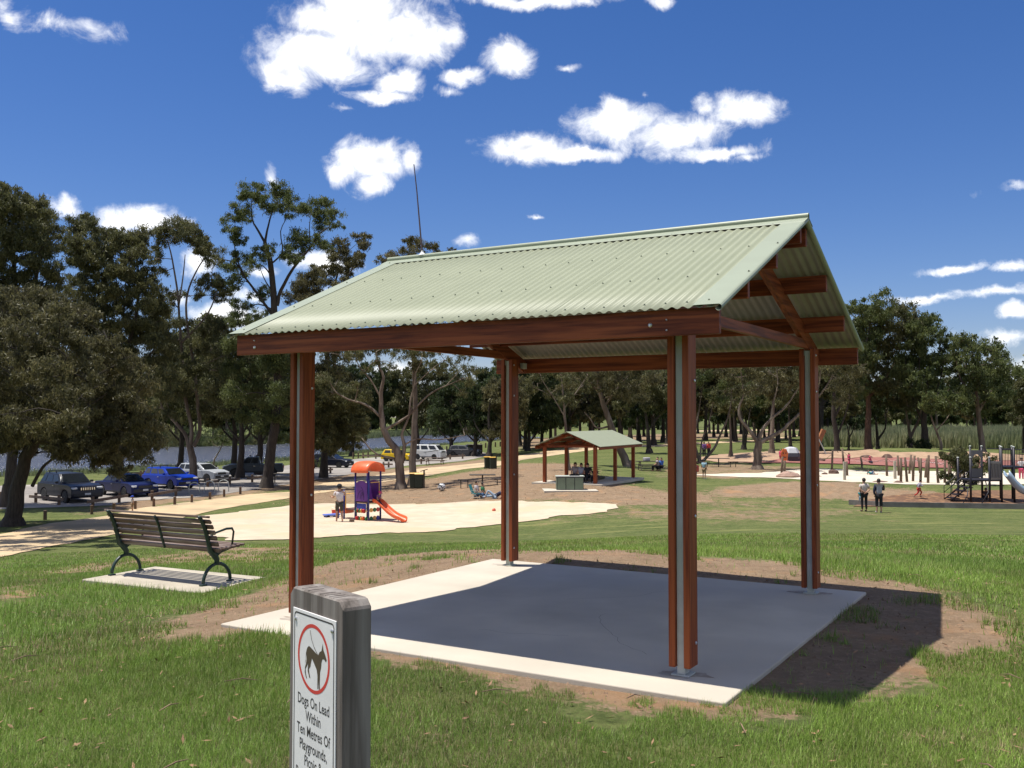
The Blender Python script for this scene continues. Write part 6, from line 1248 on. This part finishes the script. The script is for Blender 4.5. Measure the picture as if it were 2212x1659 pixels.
# bins
MBn = mat('dark green bin', (.018,.03,.018), .5); MLd = mat('yellow bin lid', (.72,.43,.06), .45)
def bin_(q, h, label, group='wheelie bins'):
    t = thing('wheelie_bin', atg(*q), random.uniform(-.3,.3), label, 'bin', group); b = MB(); b.box((0,0,h*.48), (.48,.55,h*.86), taper=1.18); b.build('bin_body', MBn, t, bevel=.03); b = MB(); b.box((0,0,h*.95), (.64,.72,.07)); b.build('lid', MLd, t, bevel=.03)
    for s in (-1,1): b = MB(); b.lathe([(.1,-.03),(.1,.03)], 10, Matrix.Translation((s*.24,.30,.1)) @ Matrix.Rotation(math.pi/2,4,'Y')); b.build('wheel', M['tyre'], t)
    b = MB(); b.tube([(-.22,.38,h*.93),(.22,.38,h*.93)], .02, 6); b.build('handle', MBn, t); return t
bin_((894,1055), 1.10, 'wheelie bin with a yellow lid standing against the straight trunk'); bin_((907,1055), 1.05, 'wheelie bin beside the steel stand right of the straight trunk')
bin_((1053,1013), 1.15, 'far wheelie bin with a yellow lid on the sandy path edge'); bin_((1065,1013), 1.1, 'far wheelie bin with a dark lid next to the shelter post')
for q, lb_ in (((916,1055),'slim steel bin stand beside the near wheelie bins'),((1072,1013),'slim dark bin stand beside the far wheelie bins')):
    t = thing('bin_stand', atg(*q), 0, lb_, 'post'); b = MB(); b.box((0,0,.6),(.10,.10,1.3)); b.build('post', M['dark_timber'], t); b = MB(); b.beam((-.25,0,1.16),(.25,0,1.32),.05,.05); b.build('arm', M['dark_timber'], t)
# tables
def table(q, L_, m, label, kind='aframe', rz=0, h=.75):
    t = thing('picnic_table', atg(*q), rz, label, 'table', 'picnic tables')
    if kind == 'aframe':
        for k in range(4): b = MB(); b.box((0,(k-1.5)*.19,h),(L_,.17,.045)); b.build('table_plank', m, t)
        for s in (-1,1):
            for k in (0,1): b = MB(); b.box((0,s*(.70+k*.15),.45),(L_,.13,.04)); b.build('seat_plank', m, t)
        for x in (-L_*.36,L_*.36):
            for s in (-1,1): b = MB(); b.beam((x,s*.18,h-.03),(x,s*.62,-.05),.05,.11); b.build('leg', m, t)
            b = MB(); b.box((x+.05,0,.40),(.05,1.6,.10)); b.build('cross_beam', m, t)
    else:
        b = MB(); b.box((0,0,h),(L_,.8,.05)); b.build('tabletop', m, t, bevel=.01); b = MB(); b.tube([(0,0,-.1),(0,0,h)], .05, 8); b.build('pedestal', m, t)
        for s in (1,-1): b = MB(); b.box((s*(L_/2+.35),-.1,.44),(.85,.3,.05)); b.build('seat', m, t); b = MB(); b.tube([(s*(L_/2+.12),-.1,-.1),(s*(L_/2+.12),-.1,.43)], .03, 6); b.tube([(s*(L_/2+.58),-.1,-.1),(s*(L_/2+.58),-.1,.43)], .03, 6); b.build('seat_leg', m, t)
    return t
table(c2(1620,362), 2.3, M['post'], 'timber A-frame picnic table in front of the white van', 'aframe', -.2)
table(c2(2040,552), 1.7, M['dark_timber'], 'dark pedestal table behind the seated couple', 'ped', .1)
table(c3(1910,520), 1.8, M['dark_timber'], 'dark pedestal table on shaded grass right of the many stemmed tree', 'ped', 0)
table(c2(300,525), 2.2, M['dark_timber'], 'dark shaded picnic table just left of the left shelter post', 'aframe', .2)
table(c3(1300,552), 2.2, M['dark_timber'], 'dark picnic table with bags right of the small shelter', 'aframe', .1)
wp = atg(*c3(1372,560)); person('woman in a striped top seated at the table with bags', wp, 1.6, 2.8, STc, BKc, pose='sit', lvl=0); wp2 = atg(*c3(1405,558)); person('person in blue bending beside the table with bags', wp2, 1.5, 2.2, cloth('blue jacket', (.03,.10,.35)), BKc, pose='sit', lvl=0)
tb = Vector(atg(*c3(1300,552))); small('cool_bag', 'pale picnic bag lying on the dark table right of the small shelter', 'bag', c3(1275,552), lambda t: (lambda b: b.build('bag_body', cloth('pale bag', (.4,.38,.4)), t, bevel=.05))(MB().box((0,0,.92),(.6,.35,.28))))
t = thing('stone_block', atg(*c2(1970,272)), .2, 'square brown stone block among the far dark trunks', 'barbecue'); b = MB(); b.box((0,0,.62),(1.9,1.4,1.25)); b.build('stone_base', mat('brown stone', (.14,.095,.065), .9, (.08,.055,.04), 3, bump=.03, bscale=4), t, bevel=.05); b = MB(); b.box((0,0,1.28),(2.0,1.5,.08)); b.build('top_slab', M['conc2'], t)
# couple on camp chairs and the lounging person
def camp_chair(q, label, c):
    t = thing('camp_chair', atg(*q), -.2, label, 'chair'); b = MB(); b.box((0,0,.30),(.5,.5,.03)); b.build('seat', c, t); b = MB(); b.box((0,0,0),(.04,.5,.55)); o = b.build('backrest', c, t); o.location = (-.30,0,.55); o.rotation_euler = (0,-.35,0)
    for s in (-1,1): b = MB(); b.tube([(-.3,s*.27,0),(.25,s*.27,.45),(-.25,s*.27,.5)], .014, 5); b.tube([(.3,s*.27,0),(-.32,s*.27,.45)], .014, 5); b.build('leg_frame', M['galv'], t)
    return t.location
q = camp_chair((1029,1077), 'blue folding camp chair with a couple sitting on it near the far left post', TLc)
person('person in a white top and blue jeans sitting in the blue camp chair', q+Vector((0,-.0,-.14)), 1.62, -.25, W_, JNc, pose='sit', lvl=1)
person('person in a green top sitting beside the camp chair', atg(1042,1076)+Vector((0,.4,-.26)), 1.6, -.2, cloth('green top', (.05,.25,.10)), JNc, pose='sit', lvl=1)
person('person in pale jeans lounging on the ground beside the far left post', atg(1070,1077), 1.65, math.pi-.15, NVc, cloth('pale jeans', (.28,.36,.45)), pose='recline', lvl=1)
# ------------------------------------------------------------------ right playground
MPo = mat('peeled timber pole', (.155,.105,.07), .85, (.09,.058,.04), 2, bump=.01, bscale=4, stretch=(6,6,1))
PL = [(c5(320,650),c5(335,940)),(c5(480,655),c5(495,935)),(c5(525,690),c5(522,1022)),(c5(580,680),c5(612,1020)),(c5(665,645),c5(635,910)),(c5(712,655),c5(686,1012)),(c5(758,680),c5(792,900)),(c5(798,690),c5(790,1030)),(c5(905,650),c5(893,1035)),(c5(882,690),c5(855,962)),
  (c5(1000,665),c5(1040,1035)),(c5(1130,690),c5(1125,1033)),(c5(1180,760),c5(1186,962)),(c5(1178,680),c5(1224,1035)),(c5(1300,800),c5(1296,990)),(c5(1335,700),c5(1341,1000)),(c5(1385,690),c5(1386,972)),(c5(1590,670),c5(1556,965)),(c5(1530,760),c5(1600,970)),(c5(660,660),c5(700,935)),
  (c4(242,400),c4(232,560)),(c4(262,400),c4(258,541)),(c4(515,405),c4(534,515)),(c4(650,345),c4(642,512)),(c4(728,330),c4(745,480)),(c4(765,440),c4(770,556)),(c4(878,398),c4(893,490))]
tops = []
for k, (tp_, bt) in enumerate(PL):
    p = atg(*bt); d = p.y; q = atd(tp_[0], tp_[1], d+random.uniform(-.3,.3)); L_ = q-p
    b = MB(); b.tube([(0,0,-.3), tuple(L_*.5+Vector((random.uniform(-.02,.02),0,0))), tuple(L_)], [.10,.092,.08], 8); o = b.build('timber_pole', MPo, None, smooth=True); o.location = p; tops.append(q)
    lbs = ['leaning','upright','slanting']; ti = math.degrees(math.atan2(L_.x, L_.z))
    kind_ = 'upright' if abs(ti) < 2 else ('left leaning' if ti < 0 else 'right leaning')
    where = 'carrying the orange mask' if k in (20,21) else ('on the left part of the white sand' if bt[0] < 1900 else ('in the middle of the pole cluster' if bt[0] < 1985 else ('between the running boy and the olive shrub' if bt[0] < 2035 else 'behind the olive shrub by the tower stairs')))
    tag(o, f'{["brown","weathered","bare"][k % 3]} {kind_} timber pole {where}', 'pole', 'climbing poles on the white sand')
for k, (xa, ya, yb) in enumerate([(748,440,592),(1160,435,582)]):
    p = atg(*c4(xa,yb)); h = (yb-ya)*.2647/2084.6*p.y; b = MB(); b.box((0,0,h/2),(.17,.17,h)); o = b.build('concrete_post', M['conc2'], None, bevel=.01); o.location = p; tag(o, ['square grey post on the white sand left of the women','square grey post on the white sand among the timber poles'][k], 'post')
rope = mat('dark rope', (.05,.045,.04), .8); rb = thing('rope_net', atg(*c4(960,540)), 0, 'sagging dark rope net slung over the white sand', 'climbing net'); o_ = rb.location
for k in range(7):
    x = (k-3)*.35; b = MB(); b.tube([(x,-.9,.55),(x,-.4,.26),(x,.2,.22),(x,.9,.6)], .012, 4); b.build('rope', rope, rb)
    y = (k-3)*.28; b = MB(); b.tube([(-1.1,y,.6),(-.5,y,.28),(.4,y,.24),(1.1,y,.6)], .012, 4); b.build('rope', rope, rb)
for k, (i, j) in enumerate([(0,1),(2,3),(5,8),(8,10),(10,11),(24,26),(22,23),(26,0)]):
    a, c = tops[i]-Vector((0,0,.25)), tops[j]-Vector((0,0,.3)); m_ = (a+c)/2-Vector((0,0,.25)); b = MB(); b.tube([(0,0,0), tuple(m_-a), tuple(c-a)], .014, 4); o = b.build('slack_rope', rope, None); o.location = a; tag(o, f'slack rope tied between timber poles {["at the left end","by the first upright pole","in the middle of the cluster","across the cluster centre","right of the cluster centre","over the rope net","behind the far right post","above the net on the right"][k]}', 'rope')
t = thing('carved_mask', atg(*c4(245,550)), .0, 'orange carved mask fixed high between two timber poles', 'sculpture'); p_ = atd(*c4(256,382), t.location.y-.15)-t.location; b = MB(); b.prism([(-.22,-.45),(-.30,.1),(-.15,.45),(.15,.45),(.30,.1),(.22,-.45)], -.06, .06, 'y', Matrix.Translation(p_)); b.build('mask', mat('orange carved wood', (.60,.13,.03), .6, (.45,.09,.02), 4), t, bevel=.03)
b = MB(); [b.box((p_.x+s*.11,p_.y-.075,p_.z+.12),(.09,.03,.07)) for s in (-1,1)]; b.box((p_.x,p_.y-.075,p_.z-.2),(.2,.03,.06)); b.build('mask_features', M['blackp'], t)
# boulders and logs
def rock(q, w, h, label, m, seed, dy=0):
    p = atg(*q); r = random.Random(seed); b = MB(); n = 9; rings = [(.0,1.0),(.35,1.02),(.7,.8),(.95,.42),(1.0,.0)]; vs = []
    for z, k in rings:
        for j in range(n): a = 2*math.pi*j/n; rr = w/2*k*(1+r.uniform(-.16,.16)); vs.append((rr*math.cos(a), rr*.7*math.sin(a), h*z*(1+r.uniform(-.1,.1))-.05))
    b.add(vs, [(i*n+j, i*n+(j+1)%n, (i+1)*n+(j+1)%n, (i+1)*n+j) for i in range(len(rings)-1) for j in range(n)]); o = b.build('boulder', m, None); o.location = p; return tag(o, label, 'rock', 'boulders in the playground')
MRk = mat('reddish brown rock', (.16,.095,.07), .9, (.085,.05,.038), 2, bump=.03, bscale=5); MTr = mat('tan rock', (.38,.25,.19), .9, (.27,.17,.13), 2, bump=.03, bscale=4)
rock(c4(655,540), .85, .42, 'dark reddish boulder at the foot of a pole on the white sand', MRk, 1); rock(c4(585,545), .5, .22, 'low dark boulder left of the largest boulder on the white sand', MRk, 2); rock(c4(535,562), .6, .13, 'flat brown stone lying on the white sand', MRk, 3); rock(c4(285,568), 1.7, .5, 'wide flat tan boulder under the orange mask', MTr, 4)
rock(c4(495,545), .35, .22, 'small dark stone touching the right edge of the far right post', MRk, 5); rock(c5(487,1030), .7, .2, 'low reddish stone in front of the concrete post', MRk, 6); rock(c4(1035,607), 1.2, .16, 'long low stone slab behind the two women', MRk, 7); rock(c4(550,438), 1.0, .38, 'brown boulder near the teal child', MRk, 8); rock(c4(1095,415), 1.1, .5, 'dark rock on the earth bank behind the court', MRk, 9); rock(c4(925,408), 1.3, .35, 'rock at the back of the red court', MRk, 10)
# climbing boulder with a white faceted top
p = atg(*c4(310,430)); t = thing('climbing_boulder', p, 0, 'dark climbing boulder with a white faceted top near the child in pink', 'play equipment'); b = MB(); b.lathe([(.85,0),(.95,.4),(.85,.75)], 6); b.build('dark_body', mat('dark climbing wall', (.05,.045,.06), .6), t); b = MB(); b.lathe([(.85,.75),(.6,1.2),(.25,1.32)], 6); b.build('white_top', mat('pale faceted top', (.5,.5,.52), .5), t)
# leaning beam with strut
p = atg(*c4(487,372)); top_ = atd(*c4(578,178), p.y)-p; t = thing('swing_beam', p, 0, 'heavy leaning orange timber beam with a steel strut behind the white sand', 'play equipment'); b = MB(); b.beam((0,0,-.2), tuple(top_), .42, .5, up=(0,1,0)); b.build('timber_beam', mat('orange timber', (.36,.15,.055), .7, (.26,.10,.04), 2), t)
st_ = atd(*c4(607,398), p.y-.5)-p; md = atd(*c4(533,248), p.y-.3)-p; b = MB(); b.tube([tuple(md), tuple(st_)], .06, 8); b.build('steel_strut', M['galv'], t); b = MB(); b.tube([tuple(top_), tuple(top_+Vector((2.6,0,-4.2)))], .025, 5); b.build('cable', rope, t)
# mulch edging
GPK = mat('grey sleeper', (.22,.20,.18), .85, (.15,.135,.12), 2, bump=.004, bscale=6)
e0_, e1_, e2_, e3_ = (atg(*q) for q in ((1834,1090),(1907,1095),(2040,1097),(2290,1101))); t = thing('mulch_edging', e0_, 0, 'grey timber edging boards along the front of the bark mulch', 'edging')
for a, c in ((e0_,e1_),(e1_,e2_),(e2_,e3_)): b = MB(); b.beam(tuple(a-e0_+Vector((0,0,.10))), tuple(c-e0_+Vector((0,0,.10))), .08, .34); b.build('edging_board', GPK, t)
# dark play tower
D3 = atg(2138,1086).y; tz = gz(atx(2138,D3).x, D3)
def tp(cx_, cy_, dy=0): q = atd(*c5(cx_,cy_), D3); return (q.x-TO.x, dy, q.z-TO.z)
TO = atx(2097, D3); tw_ = thing('play_tower', TO, 0, 'black play tower with stairs, grey panels and a pale blue slide', 'play equipment'); MK = mat('black powder coat', (.014,.012,.018), .5); MGy = mat('grey plastic panel', (.20,.175,.16), .6); MSl = mat('pale blue slide', (.30,.40,.50), .3, spec=.7)
X = lambda cx_: tp(cx_, 1285)[0]
Zt = lambda cy_: tp(1485, cy_)[2]
for cx_, dy, h in ((1485,0,2.48),(1745,0,2.48),(1660,1.5,3.05),(1822,1.5,3.05),(1910,0,3.05),(2082,0,3.05),(2082,1.5,3.05),(2250,0,3.05),(2250,1.5,3.05),(1485,1.5,2.4)):
    b = MB(); b.tube([(X(cx_),dy,-.3),(X(cx_),dy,h)], .062, 8); po = b.build('post', MK, tw_, smooth=True); b = MB(); b.ball((X(cx_),dy,h+.02), .075, 8, (1,1,.7)); b.build('post_cap', M['galv'], po, smooth=True)
b = MB(); b.box(((X(1485)+X(1910))/2, .75, 1.22), (X(1910)-X(1485), 1.5, .09)); b.build('lower_deck', MK, tw_); b = MB(); b.box(((X(1910)+X(2250))/2, .75, 1.95), (X(2250)-X(1910), 1.5, .09)); b.build('upper_deck', MK, tw_)
for k in range(5): f_ = k/5; b = MB(); b.box((X(1290)+(X(1600)-X(1290))*f_, .5, .22+1.0*f_), (.42,.85,.05)); b.build('stair_tread', MK, tw_)
for yy in (.08,.92):
    b = MB(); b.tube([(X(1220),yy,.12),(X(1600),yy,1.25)], .035, 6); b.tube([(X(1220),yy,0),(X(1220),yy,.85),(X(1480),yy,1.75)], .022, 6); b.tube([(X(1220),yy,.5),(X(1480),yy,1.4)], .018, 6); b.tube([(X(1330),yy,.4),(X(1330),yy,1.1)], .018, 6); b.build('stair_rail', MK, tw_, smooth=True)
pz_ = [(X(1665),1.95),(X(1665),2.85),(X(1820),2.85),(X(1820),1.95),(X(1790),1.95)]+[((X(1665)+X(1820))/2+.27*math.cos(a)*1.0, 2.2+.42*math.sin(a)) for a in np.radians(np.linspace(0,180,9))]+[(X(1700),1.95)]
b = MB(); b.prism(pz_, 1.42, 1.47, 'y'); b.build('arch_panel', MGy, tw_)
b = MB(); b.box((X(1740),1.44,1.55),(X(1820)-X(1665),.05,.5)); b.build('lower_panel', MGy, tw_)
for k in range(7): x = X(1775)+(X(1900)-X(1775))*k/6; b = MB(); b.beam((x-.03,-.03,1.35),(x+.03,-.03,2.2),.05,.03,up=(0,1,0)); b.build('panel_slat', MGy, tw_)
b = MB(); b.box(((X(1760)+X(1910))/2,0,2.22),(X(1910)-X(1760),.06,.14)); b.box(((X(1760)+X(1910))/2,0,1.33),(X(1910)-X(1760),.06,.12)); b.box(((X(1760)+X(1910))/2,.03,1.78),(X(1910)-X(1760)-.02,.02,.85)); b.build('slatted_panel', mat('lighter grey plastic', (.27,.24,.22), .6), tw_)
for k in range(16): x = X(1930)+(X(2250)-X(1930))*k/15; b = MB(); b.tube([(x,.02,2.02),(x,.02,2.9)], .018, 5); b.build('railing_bar', MK, tw_)
b = MB(); b.tube([(X(1910),.02,2.92),(X(2250),.02,2.92)], .028, 6); b.tube([(X(1910),1.5,2.92),(X(2250),1.5,2.92)], .028, 6); b.build('top_rail', MK, tw_)
pth = [(X(1930),1.55),(X(1960),1.35),(X(2010),1.02),(X(2080),.72),(X(2180),.50),(X(2300),.35),(X(2400),.26)]; vs = []; cs2 = [(-.34,.28),(-.30,.29),(-.26,.06),(-.12,-.04),(.12,-.04),(.26,.06),(.30,.29),(.34,.28),(.30,0),(.14,-.09),(-.14,-.09),(-.30,0)]; n = len(cs2)
for i, (x, z) in enumerate(pth): vs += [(x, -.35-.5*(i/6)+u, z+w) for u, w in cs2]
b = MB(); b.add(vs, [(i*n+j, i*n+(j+1)%n, (i+1)*n+(j+1)%n, (i+1)*n+j) for i in range(len(pth)-1) for j in range(n)]+[tuple(range(n)),tuple(reversed(range((len(pth)-1)*n,len(pth)*n)))]); o = b.build('slide', MSl, tw_, smooth=True)
b = MB(); b.tube([(X(1700),.1,1.2),(X(1690),-.3,.6),(X(1560),-.6,.0)], .03, 6); b.tube([(X(1440),-.1,.9),(X(1400),-.3,.4),(X(1330),-.4,0)], .025, 6); b.build('climbing_loop', MK, tw_, smooth=True)
# court lines
for k, pts in enumerate([[(1760,996),(1930,999),(2060,1003)],[(1930,994.5),(2000,1000),(2040,1006)],[(1850,1000),(1990,997),(2130,999)]]):
    W3 = [atg(*q)+Vector((0,0,.13)) for q in pts]; b = MB()
    for a, c in zip(W3[:-1], W3[1:]): b.beam(tuple(a), tuple(c), .10, .006)
    tag(b.build('court_line', M['line'], None), 'white line painted across the red court', kind='structure')
# dry twigs and bark strips lying on the near grass and dirt
tr_ = random.Random(21); BTW = mat('dry bark strip', (.27,.18,.11), .85, (.14,.085,.055), 4)
tb_ = MB()
for k in range(70):
    a_ = math.radians(tr_.uniform(-29,29)); q_ = tr_.uniform(4.6, 14); x_, y_ = q_*math.sin(a_), q_*math.cos(a_)
    if float(sdist(np.array(x_), np.array(y_), SLABP)) > -.1: continue
    h_ = tr_.uniform(0, 3.14); l_ = tr_.uniform(.05,.22); z_ = gz(x_, y_)+.035; dx_, dy_ = math.cos(h_)*l_, math.sin(h_)*l_
    tb_.tube([(x_-dx_*.5, y_-dy_*.5, z_), (x_+tr_.uniform(-.01,.01), y_+.012, z_+.012), (x_+dx_*.5, y_+dy_*.5, z_)], [.003,.0045,.002], 4)
tag(tb_.build('fallen_twigs', BTW, None), 'dry twigs and bark strips scattered on the near grass', kind='stuff')
# leaf litter and sticks on the grass close by
r = np.random.default_rng(3); n = 900; q = np.sqrt(r.uniform(16, 150, n)); a = np.radians(r.uniform(-31,31,n)); x, y = q*np.sin(a), q*np.cos(a); k = sdist(x,y,SLABP) < -.05; x, y = x[k], y[k]; n = len(x); z = height(x,y)+.025
d = r.normal(size=(n,3)); d[:,2] *= .25; d /= np.linalg.norm(d,axis=1)[:,None]; w = np.cross(d, np.array([0,0,1.])+r.normal(size=(n,3))*.3); w /= np.linalg.norm(w,axis=1)[:,None]; L_ = r.uniform(.03,.075,n)[:,None]; c_ = np.stack([x,y,z],1)
v = np.stack([c_-d*L_*.5, c_+w*.009, c_+d*L_*.5, c_-w*.009],1).reshape(-1,3); tag(raw_mesh('leaf_litter', v, np.arange(4*n).reshape(-1,4), mat('dry brown leaves', (.32,.19,.10), .8, (.17,.09,.05), 3), k=4), 'dry brown gum leaves scattered over the near grass', kind='stuff')
r = np.random.default_rng(4); n = 7000; PP = DIRT[2][0]; A_ = np.array(PP); x = r.uniform(A_[:,0].min(),A_[:,0].max(),n*3); y = r.uniform(A_[:,1].min(),A_[:,1].max(),n*3); k = sdist(x,y,PP) > -1.5; x, y = x[k][:n], y[k][:n]; n = len(x); c_ = np.stack([x,y,height(x,y)+.03],1); d = r.normal(size=(n,3)); d[:,2] *= .2; d /= np.linalg.norm(d,axis=1)[:,None]; w = np.cross(d,[0,0,1.]); v = np.stack([c_-d*.07,c_+w*.025,c_+d*.07,c_-w*.025],1).reshape(-1,3)
tag(raw_mesh('fallen_leaves', v, np.arange(4*n).reshape(-1,4), mat('pale fallen leaves', (.42,.30,.17), .8, (.22,.13,.07), .5), k=4), 'pale fallen leaves under the forked pale tree', kind='stuff')
